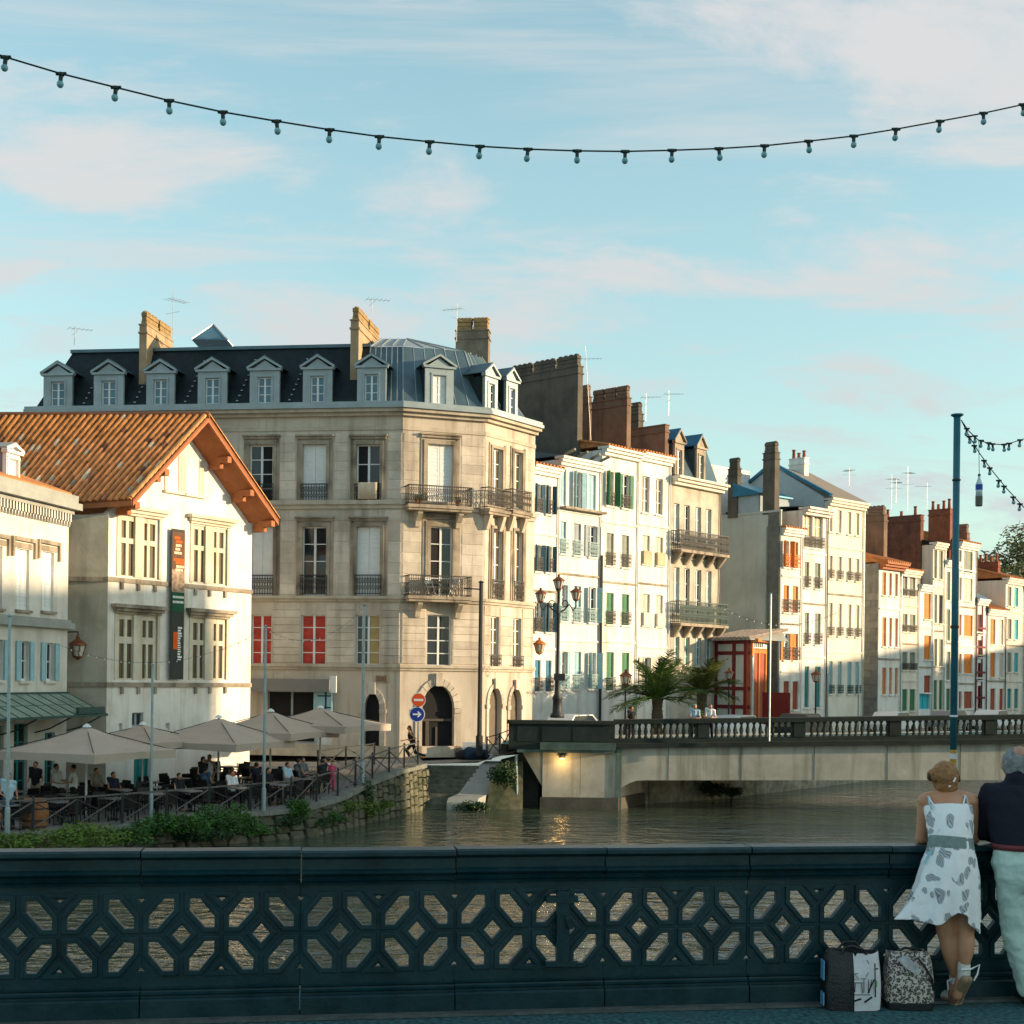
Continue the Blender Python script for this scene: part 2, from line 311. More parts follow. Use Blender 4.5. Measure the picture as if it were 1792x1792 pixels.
class House:
    def __init__(H, name, label, fr, z0, wall=PLASTER, group=None, depth=9.0, cat='house'):
        H.fr = fr; H.z0 = z0; H.wm = wall; H.holes = []; H.depth = depth
        H.root = thing(name, label, cat, fr.pt(fr.L/2, -depth/2, z0), group)
    def part(H, name, b, m, smooth=False): return b.build(name, m, H.root, smooth)
    def win(H, u0, v0, u1, v1, **k):
        s0, s1, z0, z1 = (k.pop('fr', None) or H.fr).rect(u0, v0, u1, v1); return H.wins(s0, s1, z0, z1, **k)
    def wins(H, s0, s1, z0, z1, nx=2, nz=3, glass=GLASS, frame=WHITE, shut=None, sm=SHC, rail=None, railz=.9, raild=.06, sill=True, panes=False, hole=True, fw=.055, fr=None, dep=.17, bars=.035, sillm=None, railout=.12, boxed=None):
        fr = fr or H.fr
        if hole: H.holes.append((fr, s0, s1, z0, z1))
        b = MB(); f0, f1 = -dep-.03, -dep+.04
        if shut != 'closed':
            b.fbox(fr, s0, s0+fw, f0, f1, z0, z1); b.fbox(fr, s1-fw, s1, f0, f1, z0, z1); b.fbox(fr, s0+fw, s1-fw, f0, f1, z1-fw, z1); b.fbox(fr, s0+fw, s1-fw, f0, f1, z0, z0+fw*1.3)
            for i in range(1, nx):
                s = s0+(s1-s0)*i/nx; q = bars*(1.5 if nx == 2 else 1); b.fbox(fr, s-q, s+q, f0, f1-.004, z0+fw*1.3, z1-fw)
            for j in range(1, nz):
                z = z0+(z1-z0)*j/nz
                for i in range(nx):
                    a = s0+(s1-s0)*i/nx+(fw if i == 0 else bars*1.5); c = s0+(s1-s0)*(i+1)/nx-(fw if i == nx-1 else bars*1.5); b.fbox(fr, a, c, f0, f1-.008, z-bars*.6, z+bars*.6)
        else:
            b.fbox(fr, s0, s1, f0, f1-.03, z0, z1)
        W = b.build('window', frame, H.root)
        if shut == 'closed':
            m_ = (s0+s1)/2
            for a, c in ((s0+.01, m_-.008), (m_+.008, s1-.01)): shutter(fr, a, c, -dep+.012, -dep+.06, z0+.01, z1-.01, sm, W)
        else:
            gl = glass if isinstance(glass, (list, tuple)) else [glass]
            if panes:
                for i in range(nx):
                    for j in range(nz):
                        a = s0+(s1-s0)*i/nx; c = s0+(s1-s0)*(i+1)/nx; za = z0+(z1-z0)*j/nz; zb = z0+(z1-z0)*(j+1)/nz
                        ubox('pane', fr, a+.005, c-.005, -dep-.022-.004*random.random(), -dep-.004, za+.005, zb-.005, gl[(i+j*0) % len(gl)], W)
            else: ubox('pane', fr, s0+.01, s1-.01, -dep-.02, -dep-.002, z0+.01, z1-.01, random.choice(gl), W)
        if shut == 'open':
            h = (s1-s0)/2*.96
            shutter(fr, s0-h-.03, s0-.03, .025, .07, z0, z1, sm, W); shutter(fr, s1+.03, s1+h+.03, .025, .07, z0, z1, sm, W)
        elif shut == 'ajar':
            h = (s1-s0)/2*.96
            shutter(fr, s0-h-.01, s0-.01, .02, .065, z0, z1, sm, W, turn=-random.uniform(.5, 1.3)); shutter(fr, s1+.01, s1+h+.01, .02, .065, z0, z1, sm, W, turn=random.uniform(.3, 1.1))
        elif shut == 'left': shutter(fr, s0+.01, (s0+s1)/2, -dep+.012, -dep+.06, z0+.01, z1-.01, sm, W)
        if sill: ubox('sill', fr, s0-.1, s1+.1, -.12, .11, z0-.11, z0-.012, sillm or H.wm, W)
        if rail:
            r = MB(); rail_mesh(r, fr, s0-.06, s1+.06, z0+.02, z0+railz, railout, deco=True, sides=True); r.build('railing', rail, W)
        if boxed:
            ubox('window_guard', fr, s0-.03, s1+.03, .03, .17, z0-.02, z0+railz, boxed, W)
        return W
    def wall(H, ztop, s0=0.0, s1=None, fr=None, gable=None, body=True, name='wall', z0=None, bodytop=None, m=None):
        fr = fr or H.fr; s1 = fr.L if s1 is None else s1; z0 = H.z0 if z0 is None else z0; dep = .30
        hs = [h[1:] for h in H.holes if h[0] is fr and h[2] > s0 and h[1] < s1 and h[3] < ztop]
        ss = sorted({s0, s1, *[min(max(x, s0), s1) for h in hs for x in h[:2]]}); zs = sorted({z0, ztop, *[min(max(x, z0), ztop) for h in hs for x in h[2:]]})
        b = MB()
        for i in range(len(ss)-1):
            for j in range(len(zs)-1):
                cs, cz = (ss[i]+ss[i+1])/2, (zs[j]+zs[j+1])/2
                if any(h[0] < cs < h[1] and h[2] < cz < h[3] for h in hs): continue
                b.add([fr.pt(ss[i], 0, zs[j]), fr.pt(ss[i+1], 0, zs[j]), fr.pt(ss[i+1], 0, zs[j+1]), fr.pt(ss[i], 0, zs[j+1])], [(0, 1, 2, 3)])
        for a, c, za, zb in hs:
            a, c = max(a, s0), min(c, s1)
            q = [fr.pt(a, 0, za), fr.pt(c, 0, za), fr.pt(c, 0, zb), fr.pt(a, 0, zb)]; r = [p-fr.n*dep for p in q]
            b.add(q+r, [(0, 1, 5, 4), (1, 2, 6, 5), (2, 3, 7, 6), (3, 0, 4, 7)])
        for s in (s0, s1): b.add([fr.pt(s, 0, z0), fr.pt(s, -dep, z0), fr.pt(s, -dep, ztop), fr.pt(s, 0, ztop)], [(0, 1, 2, 3)])
        b.add([fr.pt(s0, 0, ztop), fr.pt(s1, 0, ztop), fr.pt(s1, -dep, ztop), fr.pt(s0, -dep, ztop)], [(0, 1, 2, 3)])
        if gable:                      # extra top outline [(s, z), ...] above ztop
            b.prism([fr.pt(s, 0, z) for s, z in gable], -fr.n*dep)
        if body:
            zt = bodytop or ztop
            b.fbox(fr, s0, s1, -dep-.002, -H.depth, z0, zt)
        return b.build(name, m or H.wm, H.root)
def chimney(H, c, wx, wy, z0, z1, ang, m=CHIM, capm=CHIMB, pots=0, caps=1, potm=None, name='chimney'):
    """c: plan centre; wx along the local axis at angle ang, wy across it"""
    e = V((math.cos(ang), math.sin(ang), 0)); f = Frame((c[0]-e.x*wx/2, c[1]-e.y*wx/2), (c[0]+e.x*wx/2, c[1]+e.y*wx/2))
    b = MB(); b.fbox(f, 0, wx, wy/2, -wy/2, z0, z1)
    b.fbox(f, -.05, wx+.05, wy/2+.05, -wy/2-.05, z1-.42, z1-.33); b.fbox(f, -.04, wx+.04, wy/2+.04, -wy/2-.04, z1+.003, z1+.07)
    o = b.build(name, m, H.root if isinstance(H, House) else H)
    long = wx if wx >= wy else wy
    for i in range(caps):
        b2 = MB(); n = 3; h = .62; a0 = long*(i+.06)/caps; a1 = long*(i+.94)/caps
        for j in range(n):
            i_ = .02*(j % 2)
            if wx >= wy: b2.fbox(f, a0+i_, a1-i_, wy/2-.05-i_, -wy/2+.05+i_, z1+.07+h*j/n, z1+.07+h*(j+1)/n-.025)
            else: b2.fbox(f, .05+i_, wx-.05-i_, wy/2-a0-i_, wy/2-a1+i_, z1+.07+h*j/n, z1+.07+h*(j+1)/n-.025)
        for j in range(4):             # clay ridge pieces closing the flue tops
            q = (j+.5)/4
            pc = f.pt(a0+(a1-a0)*q, 0, z1+.07+h-.03) if wx >= wy else f.pt(wx/2, wy/2-(a0+(a1-a0)*q), z1+.07+h-.03)
            b2.lathe(pc, [(.17, 0), (.17, .06), (.1, .12), (.01, .14)], 8)
        b2.build('chimney_cap', capm, o)
    for i in range(pots):
        q = (i+.5)/pots; pc = f.pt(wx*q, 0, z1+.07) if wx >= wy else f.pt(wx/2, wy/2-wy*q, z1+.07)
        b2 = MB(); hh = random.uniform(.35, .8); b2.lathe(pc, [(.13, 0), (.10, hh*.85), (.14, hh*.88), (.14, hh), (.02, hh+.02)], 10); b2.build('chimney_pot', potm or BRICK, o)
    return o
ALU = mat('antenna_aluminium', (.34, .36, .38), .4, .1, 3, metal=.3)
def antenna(H, base, h, ang=0.3, n=6, ln=.9, tilt=0.0):
    b = MB(); base = V(base); top = base+V((tilt*h, 0, h)); b.tube([base, top], .015, 5)
    d = V((math.cos(ang), math.sin(ang), .05)); p = base+(top-base)*.86
    b.tube([p-d*ln*.35, p+d*ln],  .011, 4); x = V((-d.y, d.x, 0)).normalized()
    for i in range(n):
        q = p+d*(ln*(-.3+1.3*i/(n-1))); b.tube([q-x*(.42-.03*i), q+x*(.42-.03*i)], .008, 4)
    q = base+(top-base)*.6; b.tube([q-x*.5, q+x*.5], .008, 4)
    return b.build('antenna', ALU, H.root if isinstance(H, House) else H)
def miter(pts, p):
    o = []
    for i, q in enumerate(pts):
        ns = []
        for a, c in ((i-1, i), (i, i+1)):
            if a < 0 or c >= len(pts): continue
            d = (pts[c]-pts[a]).normalized(); ns.append(V((d.y, -d.x)))
        if len(ns) == 1: o.append(q+ns[0]*p)
        else: o.append(q+(ns[0]+ns[1])*(p/(1+ns[0].dot(ns[1]))))
    return o
def ring_band(b, pts, p0, p1, z0, z1):
    A, B = miter(pts, p0), miter(pts, p1); z3 = lambda q, z: V((q.x, q.y, z))
    rings = [[z3(A[i], z0), z3(B[i], z0), z3(B[i], z1), z3(A[i], z1)] for i in range(len(pts))]
    b.skin(rings)
def dormer(H, fr, sc_, w_, d, z0, zw, zap, back, front=None, cheek=SLATE, roofm=ZINC, glass=GLASSB, ww=.46, trim=None):
    """gabled dormer: front plane at outward offset d, width w_, wall up to zw, apex zap, running back"""
    front = front or ZINCL; s0, s1 = sc_-w_/2, sc_+w_/2; wz0, wz1 = z0+.12, z0+(zw-z0)*.80; a, c = sc_-w_*ww/2, sc_+w_*ww/2
    b = MB(); t = .16
    b.fbox(fr, s0, a, d-t, d, z0, zw); b.fbox(fr, c, s1, d-t, d, z0, zw); b.fbox(fr, a, c, d-t, d-.01, z0, wz0); b.fbox(fr, a, c, d-t, d-.01, wz1, zw)
    b.prism([fr.pt(s0, d-.01, zw), fr.pt(s1, d-.01, zw), fr.pt(sc_, d-.01, zap-.06)], -fr.n*(t-.02))
    b.fbox(fr, s0-.10, s1+.10, d-t, d+.10, zw-.02, zw+.09)
    b.fbox(fr, a-.09, c+.09, d, d+.05, wz1+.02, wz1+.12); b.fbox(fr, a-.10, c+.10, d, d+.12, wz0-.10, wz0-.01)
    b.fbox(fr, a-.09, a-.005, d, d+.035, wz0, wz1+.02); b.fbox(fr, c+.005, c+.09, d, d+.035, wz0, wz1+.02)
    for sg in (-1, 1):                # raking cornice of the pediment
        e_ = fr.pt(sc_+sg*(w_/2+.14), 0, zw+.05); ap = fr.pt(sc_, 0, zap); nn = fr.n
        b.hexa([e_+nn*(d-.12), e_+nn*(d+.12), ap+nn*(d+.12), ap+nn*(d-.12), e_+nn*(d-.12)+V((0, 0, .11)), e_+nn*(d+.12)+V((0, 0, .11)), ap+nn*(d+.12)+V((0, 0, .11)), ap+nn*(d-.12)+V((0, 0, .11))])
    D = b.build('dormer', front, H.root)
    k = MB(); k.fbox(fr, s0+.02, s0+.1, d-t-.003, -back, z0, zw); k.fbox(fr, s1-.1, s1-.02, d-t-.003, -back, z0, zw); k.build('cheek', cheek, D)
    r = MB()
    for sg in (-1, 1):
        e0 = fr.pt(sc_+sg*(w_/2+.16), d+.10, zw+.12); a0 = fr.pt(sc_, d+.10, zap+.12); bk = -fr.n*(back+d+.1)
        up = V((0, 0, .05)); r.hexa([e0, a0, a0+bk, e0+bk, e0+up, a0+up, a0+bk+up, e0+bk+up])
    r.build('dormer_roof', roofm, D)
    f = MB(); f.fbox(fr, a, c, d-.13, d-.09, wz0, wz0+.05); f.fbox(fr, a, c, d-.13, d-.09, wz1-.05, wz1)
    m_ = (a+c)/2
    for x0, x1 in ((a, a+.05), (c-.05, c), (m_-.045, m_+.045)): f.fbox(fr, x0, x1, d-.128, d-.088, wz0+.05, wz1-.05)
    for j in (1, 2):
        z = wz0+(wz1-wz0)*j/3
        f.fbox(fr, a+.05, m_-.045, d-.126, d-.092, z-.018, z+.018); f.fbox(fr, m_+.045, c-.05, d-.126, d-.092, z-.018, z+.018)
    f.build('window', WHITE, D)
    for x0, x1 in ((a+.03, m_-.03), (m_+.03, c-.03)):
        for j in range(3):
            za, zb = wz0+(wz1-wz0)*j/3, wz0+(wz1-wz0)*(j+1)/3; ubox('pane', fr, x0, x1, d-.119-.003*random.random(), d-.112, za+.01, zb-.01, glass, D)
    return D
# ------------------------------------------------------------------ setting: water, quays, near bridge deck
ZW = -3.75
b = MB(); b.add([(-200, -60, ZW), (300, -60, ZW), (300, 600, ZW), (-200, 600, ZW)], [(0, 1, 2, 3)]); struct(b.build('river_water', WATER))
# quay edge (rail line) and inner line, near to far
E = [P(-140, 1470, 38.6), P(20, 1460, 41), P(150, 1449, 43.5), P(267, 1438, 45.5), P(400, 1425, 47.8), P(530, 1413, 50), P(600, 1392, 53), P(645, 1368, 55.5), P(700, 1347, 58.6), P(742, 1337, 61.5), P(745, 1337.5, 64.2), P(835, 1335, 64.4), P(893, 1318, 64.6)]
I_ = [V((-45, 44, -2.75)), V((-45, 46, -2.73)), V((-45, 52, -2.7)), V((-45, 60, -2.7)), V((-40, 66, -2.65)), V((-36, 72, -2.6)), V((-30, 76, -2.3)), V((-20, 78, -2.05)), V((-12, 80, -1.85)), V((-8, 80, -1.75)), V((-6, 80, -1.7)), V((-2, 80, -1.6)), V((3, 80, -1.2))]
b = MB()
for i in range(len(E)-1):
    b.add([E[i], E[i+1], I_[i+1], I_[i]], [(0, 1, 2, 3)])
struct(b.build('quay_street', PAVE))
# quay retaining wall: backing mass with rubble stones in front of it
Q = thing('quay_wall', 'mossy rubble stone quay wall dropping to the water below the terrace railing', 'wall', E[4]-V((0, 0, 1)))
b = MB()
for i in range(9):
    a, c = E[i], E[i+1]; d = (c-a).normalized(); n = V((d.y, -d.x, 0)).normalized()
    b.hexa([V((a.x, a.y, ZW-.6))+n*.12, V((c.x, c.y, ZW-.6))+n*.12, V((c.x, c.y, ZW-.6))-n*.6, V((a.x, a.y, ZW-.6))-n*.6, a+n*.02-V((0, 0, .16)), c+n*.02-V((0, 0, .16)), c-n*.6-V((0, 0, .16)), a-n*.6-V((0, 0, .16))])
core = b.build('wall_core', mat('wall_core_stone', (.10, .095, .07), .95, .4, 3, .5, .3, (.02, .035, .015), .7), Q)
b = MB()
for i in range(9):
    a, c = E[i], E[i+1]; d = (c-a).normalized(); n = V((d.y, -d.x, 0)).normalized(); L_ = (c-a).length; k = max(1, int(L_/1.3))
    for j in range(k):
        p, q = a+(c-a)*(j/k)+d*.01, a+(c-a)*((j+1)/k)-d*.01; ez = random.uniform(-.012, .012)
        b = MB(); b.hexa([p+n*.16-V((0, 0, .16)), q+n*.16-V((0, 0, .16)), q-n*.4-V((0, 0, .16)), p-n*.4-V((0, 0, .16)), p+n*.16+V((0, 0, .02+ez)), q+n*.16+V((0, 0, .02+ez)), q-n*.4+V((0, 0, .02+ez)), p-n*.4+V((0, 0, .02+ez))])
        b.build('coping_stone', mat('coping', (.20, .205, .18), .9, .3, 3, .3, .2, (.06, .08, .04), .5), Q)
ms = []
for q in range(6):                     # six rubble shapes shared by all the stones
    bm = bmesh.new(); bmesh.ops.create_icosphere(bm, subdivisions=1, radius=.5)
    for v_ in bm.verts: v_.co = V((max(-.42, min(.42, v_.co.x*1.7)), max(-.42, min(.42, v_.co.y*1.7)), max(-.43, min(.43, v_.co.z*1.7))))*random.uniform(.9, 1.1)
    me = bpy.data.meshes.new('stone'); bm.to_mesh(me); bm.free(); me.materials.append(RUBBLE); ms.append(me)
cnt = 0
for i in range(3, 9):
    a, c = E[i], E[i+1]; d = (c-a).normalized(); n = V((d.y, -d.x, 0)).normalized(); L_ = V((c.x-a.x, c.y-a.y)).length; s = 0
    while s < L_:
        wd = random.uniform(.4, .75); p = a+(c-a)*((s+wd/2)/L_); z = ZW-.05; s += wd
        while z < p.z-.2 and cnt < 300:
            h = min(random.uniform(.24, .4), p.z-.16-z)
            if h < .12: break
            o = bpy.data.objects.new('stone', random.choice(ms)); COL.objects.link(o); o.parent = Q
            o.location = V((p.x, p.y, z+h/2))+n*(.12-.1*(z-ZW)/(p.z-ZW)+.02)-ORG[Q.name]; o.scale = (wd*1.08, .3, h*1.08); o.rotation_euler = (0, 0, math.atan2(d.y, d.x)); z += h; cnt += 1
# steps down to the water and their sloping flank wall
ST = thing('quay_steps', 'worn mossy stone steps going down from the street into the river', 'steps', P(760, 1338, 64))
STEPM = mat('mossy_step_stone', (.15, .15, .115), .95, .35, 3, .4, .2, (.02, .045, .02), .6)
n_ = 10
for i in range(n_):
    t = (i+.0)/(n_-1); l = P(744, 1339, 64.2).lerp(P(691, 1413, 61.4), t); r = P(838, 1337, 64.2).lerp(P(792, 1412, 61.4), t); zt = l.z; dpt = (64.2-61.4)/(n_-1)
    b = MB(); w1 = random.uniform(-.02, .02)
    b.hexa([(l.x, l.y-dpt, -4.3), (r.x, r.y-dpt, -4.3), (r.x, 64.9, -4.3), (l.x-.02, 64.9, -4.3), (l.x, l.y-dpt+w1, zt), (r.x, r.y-dpt, zt+w1*.5), (r.x, r.y+.05, zt), (l.x, l.y+.05, zt)]); b.build('step', STEPM, ST)
b = MB(); x0 = lambda y: P(838, 1337, 64.2).x+(y-64.2)*(P(838, 1337, 64.2).x-P(792, 1412, 61.4).x)/2.8
prof = [(64.9, -1.80), (64.2, -1.95), (62.3, -2.95), (61.9, -3.12), (60.9, -3.22), (60.75, -3.4), (60.7, -4.4)]
for (y0, z0), (y1, z1) in zip(prof[:-1], prof[1:]):
    a0, a1 = x0(y0)+.02, x0(y1)+.02
    b.hexa([(a1, y1, -4.5), (a1+1.35, y1, -4.5), (a0+1.35, y0, -4.5), (a0, y0, -4.5), (a1, y1, z1), (a1+1.35, y1, z1), (a0+1.35, y0, z0), (a0, y0, z0)])
SW = b.build('stair_flank_wall', CONCL); tag(SW, 'pale sloping stone flank wall beside the mossy river steps', 'wall')
b = MB(); p0 = P(838, 1400, 61.2)
b.hexa([(p0.x+.25, 61.3, -4.4), (.55, 61.6, -4.4), (.55, 65.2, -4.4), (p0.x+.9, 65.2, -4.4), (p0.x+.5, 61.9, -2.5), (.55, 62.2, -1.75), (.55, 65.2, -1.45), (p0.x+.95, 65.2, -1.72)])
tag(b.build('quay_buttress', mat('overgrown_rubble', (.10, .10, .065), .95, .5, 3, .7, .3, (.02, .05, .015), .8)), 'overgrown rubble bank between the flank wall and the bridge pier', 'wall')
# far quay beyond the bridge
FQ = [(3.2, 64.5), (6.5, 65.2), (9.9, 68), (16.9, 76.5), (27, 90), (42, 106), (70, 128)]
b = MB()
for i in range(len(FQ)-1):
    (xa, ya), (xb, yb) = FQ[i], FQ[i+1]
    b.add([(xa, ya, -1.15), (xb, yb, -1.15), (xb-22, yb+24, -1.15), (xa-22, ya+24, -1.15)], [(0, 1, 2, 3)])
struct(b.build('far_quay_street', PAVE))
b = MB()
for i in range(len(FQ)-1):
    (xa, ya), (xb, yb) = FQ[i], FQ[i+1]; d = V((xb-xa, yb-ya, 0)).normalized(); n = V((d.y, -d.x, 0))
    A0, B0 = V((xa, ya, 0)), V((xb, yb, 0)); Z = lambda p, z: V((p.x, p.y, z))
    b.hexa([Z(A0+n*.2, ZW-.5), Z(B0+n*.2, ZW-.5), Z(B0-n*.6, ZW-.5), Z(A0-n*.6, ZW-.5), Z(A0, -1.05), Z(B0, -1.05), Z(B0-n*.6, -1.05), Z(A0-n*.6, -1.05)])
o = b.build('far_quay_wall', mat('far_rubble', (.30, .28, .22), .95, .5, 2.2, .8, .3, (.05, .07, .03), .5, bscale=5)); tag(o, 'pale rubble stone quay wall seen under the far bridge', 'wall')
# ------------------------------------------------------------------ left stone house with pale blue shutters
fA = Frame((-19.0, 44.0), (-17.2, 53.0)); HA = House('town_house', 'white stone house at the left edge with toothed cornice and pale blue shutters', fA, -2.75, mat('white_ashlar', (.66, .63, .57), .9, .1, 1.0, .2, .35, (.2, .17, .12), .35))
zA = lambda v, u=60: fA.px(u, v)[1]
for (u0, v0, u1, v1) in ((-10, 955, 4, 1064), (29, 961, 51, 1067), (74, 966, 94, 1069)): HA.win(u0, v0, u1, v1, shut='closed', sm=WHITE, frame=WHITE, sillm=STONED)
for (u0, v0, u1, v1) in ((-12, 1119, 5, 1190), (35, 1122, 50, 1191), (79, 1125, 94, 1191)): HA.win(u0, v0, u1, v1, shut='open', sm=SHB, nz=2, glass=[GLASS, DARK])
for (u0, v0, u1, v1) in ((24, 1266, 48, 1400), (78, 1282, 96, 1400), (-16, 1270, 6, 1400)): HA.win(u0, v0, u1, v1, nx=2, nz=4, glass=DARK, frame=SHT, sill=False)
wA = HA.wall(zA(872, 0))
b = MB(); z1 = zA(872, 0)
b.fbox(fA, -.1, fA.L+.15, -.4, .16, z1+.003, z1+.16); b.fbox(fA, -.1, fA.L+.30, -.4, .42, z1+.163, z1+.42); b.fbox(fA, -.1, fA.L+.2, -.4, .30, z1+.423, z1+.72)
b.fbox(fA, -.1, fA.L+.12, 0, .26, zA(1097), zA(1086)); b.fbox(fA, -.1, fA.L+.06, 0, .14, zA(1086)+.003, zA(1086)+.12)
HA.part('cornice', b, [STONED, CONCL][1])
b = MB()
for i in range(58):
    s = .05+i*.20
    if s > fA.L-.05: break
    b.fbox(fA, s, s+.085, .003, .15, z1-.30, z1-.004)
    b.prism([fA.pt(s, .003, z1-.303), fA.pt(s+.085, .003, z1-.303), fA.pt(s+.042, .003, z1-.5)], fA.n*.1)
b0 = MB(); b0.fbox(fA, 0, fA.L, .0015, .0025, z1-.42, z1-.004); HA.part('cornice_shadow_band', b0, mat('shadow_and_soot', (.012, .009, .007), .9, .3, 4))  # dark strip paints shade and soot into the gaps between the teeth
stuff(HA.part('cornice_teeth', b, wA.data.materials[0]))
b = MB()                               # stepped hood mouldings over the upper windows
for (u0, v0, u1, v1) in ((-10, 955, 4, 1064), (29, 961, 51, 1067), (74, 966, 94, 1069)):
    s0, s1, z0, zt = fA.rect(u0, v0, u1, v1); b.fbox(fA, s0-.25, s1+.25, .002, .12, zt+.28, zt+.42); b.fbox(fA, s0-.38, s0-.253, .002, .10, zt-.3, zt+.42); b.fbox(fA, s1+.253, s1+.38, .002, .10, zt-.3, zt+.42); b.fbox(fA, s0-.18, s1+.18, .002, .05, zt+.03, zt+.22)
HA.part('hood_moulding', b, STONED)
b = MB()                               # tiled roof
zr = z1+.72; b.hexa([fA.pt(-.1, .1, zr), fA.pt(fA.L+.1, .1, zr), fA.pt(fA.L+.1, -6, zr+.1), fA.pt(-.1, -6, zr+.1), fA.pt(-.1, .05, zr+.12), fA.pt(fA.L+.1, .05, zr+.12), fA.pt(fA.L-1.5, -3.2, zr+1.35), fA.pt(-.1, -4, zr+2.0)])
HA.part('roof', b, TILEF)
s0, _ = fA.px(33, 850); s1, zd = fA.px(56, 850)
dormer(HA, fA, (s0+s1)/2, s1-s0, -.5, zr+.0, fA.px(45, 793)[1], fA.px(45, 781)[1], 5, front=WHITE, cheek=mat('grey_cheek', (.20, .19, .20), .8, .1), roofm=CONCL, glass=WHITE, ww=.7)
# glazed green canopy over the ground floor
zc_ = zA(1240, 40); CG = thing('glass_canopy', 'green iron and glass canopy over the ground floor of the left stone house', 'canopy', fA.pt(fA.L/2, .1, zc_-.6))
b = MB()
n_ = 12
for i in range(n_+1):
    s = fA.L*i/n_; b.bar(fA.pt(s, .02, zc_+.55), fA.pt(s, 1.7, zc_-.25), .05)
b.bar(fA.pt(0, 1.7, zc_-.27), fA.pt(fA.L, 1.7, zc_-.27), .09); b.bar(fA.pt(0, .06, zc_+.55), fA.pt(fA.L, .06, zc_+.55), .09); b.bar(fA.pt(0, .9, zc_+.12), fA.pt(fA.L, .9, zc_+.12), .05)
for i in range(0, n_+1, 3):
    s = fA.L*i/n_; b.tube([fA.pt(s, .02, zc_-.9), fA.pt(s, .6, zc_-.75), fA.pt(s, 1.5, zc_-.3)], .03, 5)
b.fbox(fA, fA.L-2.2, fA.L-.2, 1.62, 1.72, zc_-.2, zc_+.05)
b.build('canopy_frame', IRONG, CG)
CGL = mat('canopy_glass', (.20, .27, .22), .25, .2, 2, spec=.5)
for i in range(n_):
    a, c = fA.L*i/n_+.03, fA.L*(i+1)/n_-.03; b = MB()
    b.hexa([fA.pt(a, .06, zc_+.53), fA.pt(c, .06, zc_+.53), fA.pt(c, 1.66, zc_-.24), fA.pt(a, 1.66, zc_-.24), fA.pt(a, .06, zc_+.545), fA.pt(c, .06, zc_+.545), fA.pt(c, 1.66, zc_-.225), fA.pt(a, 1.66, zc_-.225)]); b.build('pane', CGL, CG)
# ------------------------------------------------------------------ gabled plaster house with the tiled roof
fB = Frame((-16.07, 54.4), (-11.75, 61.6)); fBL = Frame((-20.5, 54.5), (-16.07, 54.4))
HB = House('gabled_house', 'white plaster house with a wide orange tiled gable roof and cream stone windows', fB, -2.75, PLASTER, depth=5)
OV = 1.2
sa, za = fB.px(365, 727, OV); sl, zl = fB.px(233, 873, OV); sr, zr = fB.px(488, 909, OV)
zb = lambda v, u=300: fB.px(u, v)[1]
def bwin(cols, rows, nm='window'):
    """paired stone cross-windows: cols in pixel pairs, rows in pixel pairs"""
    um = (cols[0][0]+cols[-1][1])/2; vm = (rows[0][0]+rows[-1][1])/2; b = MB(); D0, D1 = -.16, -.05
    S = [[fB.px(x, vm)[0] for x in c] for c in cols]; Zs = [[fB.px(um, y)[1] for y in r] for r in rows]
    s0, s1, zt, z0 = S[0][0]-.16, S[-1][1]+.16, Zs[0][0]+.2, Zs[-1][1]-.06
    HB.holes.append((fB, s0, s1, z0, zt))
    edges = [s0]+[x for c in S for x in c]+[s1]
    for i in range(0, len(edges), 2): b.fbox(fB, edges[i], edges[i+1], D0, D1 if i != 4 else .03, z0, zt)
    ze = [zt]+[x for r in Zs for x in r]+[z0]
    for c in S:
        for i in range(0, len(ze), 2): b.fbox(fB, c[0], c[1], D0, D1-.006, ze[i+1], ze[i])
    b.fbox(fB, s0-.14, s0, -.1, .04, z0, zt+.02); b.fbox(fB, s1, s1+.14, -.1, .04, z0, zt+.02)
    W = b.build(nm, mat('cream_stone', (.64, .575, .45), .8, .1, 2, .1, .35, (.15, .11, .06), .25), HB.root)
    for c in S:
        for r in Zs: ubox('pane', fB, c[0], c[1], -.15, -.135-.004*random.random(), r[1], r[0], BLIND, W)
    return W, s0, s1, zt
for cols, rows in (([(214, 222), (226.5, 236), (251, 259), (263.5, 273)], [(914, 944), (953, 1009)]), ([(341, 348), (353, 359), (373.5, 380), (385, 392.5)], [(929, 957), (965, 1020)]),
                   ([(210, 219), (223.6, 233), (248, 257), (260.6, 269.5)], [(1085, 1115), (1127, 1187)]), ([(339, 347), (351, 358), (372.6, 379.5), (384, 391)], [(1091, 1121), (1129.5, 1187)])):
    W, s0, s1, zt = bwin(cols, rows)
    b = MB(); b.fbox(fB, s0-.16, s1+.16, .0, .10, zt+.02, zt+.12); b.fbox(fB, s0-.24, s1+.24, .0, .20, zt+.123, zt+.25); b.fbox(fB, s0-.34, s1+.34, .0, .32, zt+.253, zt+.40); b.build('window_hood', STONED if rows[0][0] > 1000 else mat('cream_stone', (1, 1, 1)), W)
for cols, rows in (([(297, 302), (306, 312)], [(804, 857)]), ([(330, 336), (341, 348)], [(810, 863)])):
    W, s0, s1, zt = bwin(cols, rows); ubox('sill', fB, s0-.2, s1+.2, -.02, .16, W.location.z+ORG[HB.root.name].z-.12, W.location.z+ORG[HB.root.name].z-.01, PLASTER2, W)
HB.win(231, 1247, 251, 1272, nx=2, nz=1, glass=GLASS, frame=SHGY); HB.win(208, 1266, 214, 1278, nx=1, nz=1, sill=False); HB.win(290, 1265, 297, 1277, nx=1, nz=1, sill=False)
HB.win(234, 1320, 262, 1384, nx=2, nz=1, glass=SHT, frame=SHT, sill=False)
slope = (za-zl)/(sa-sl)
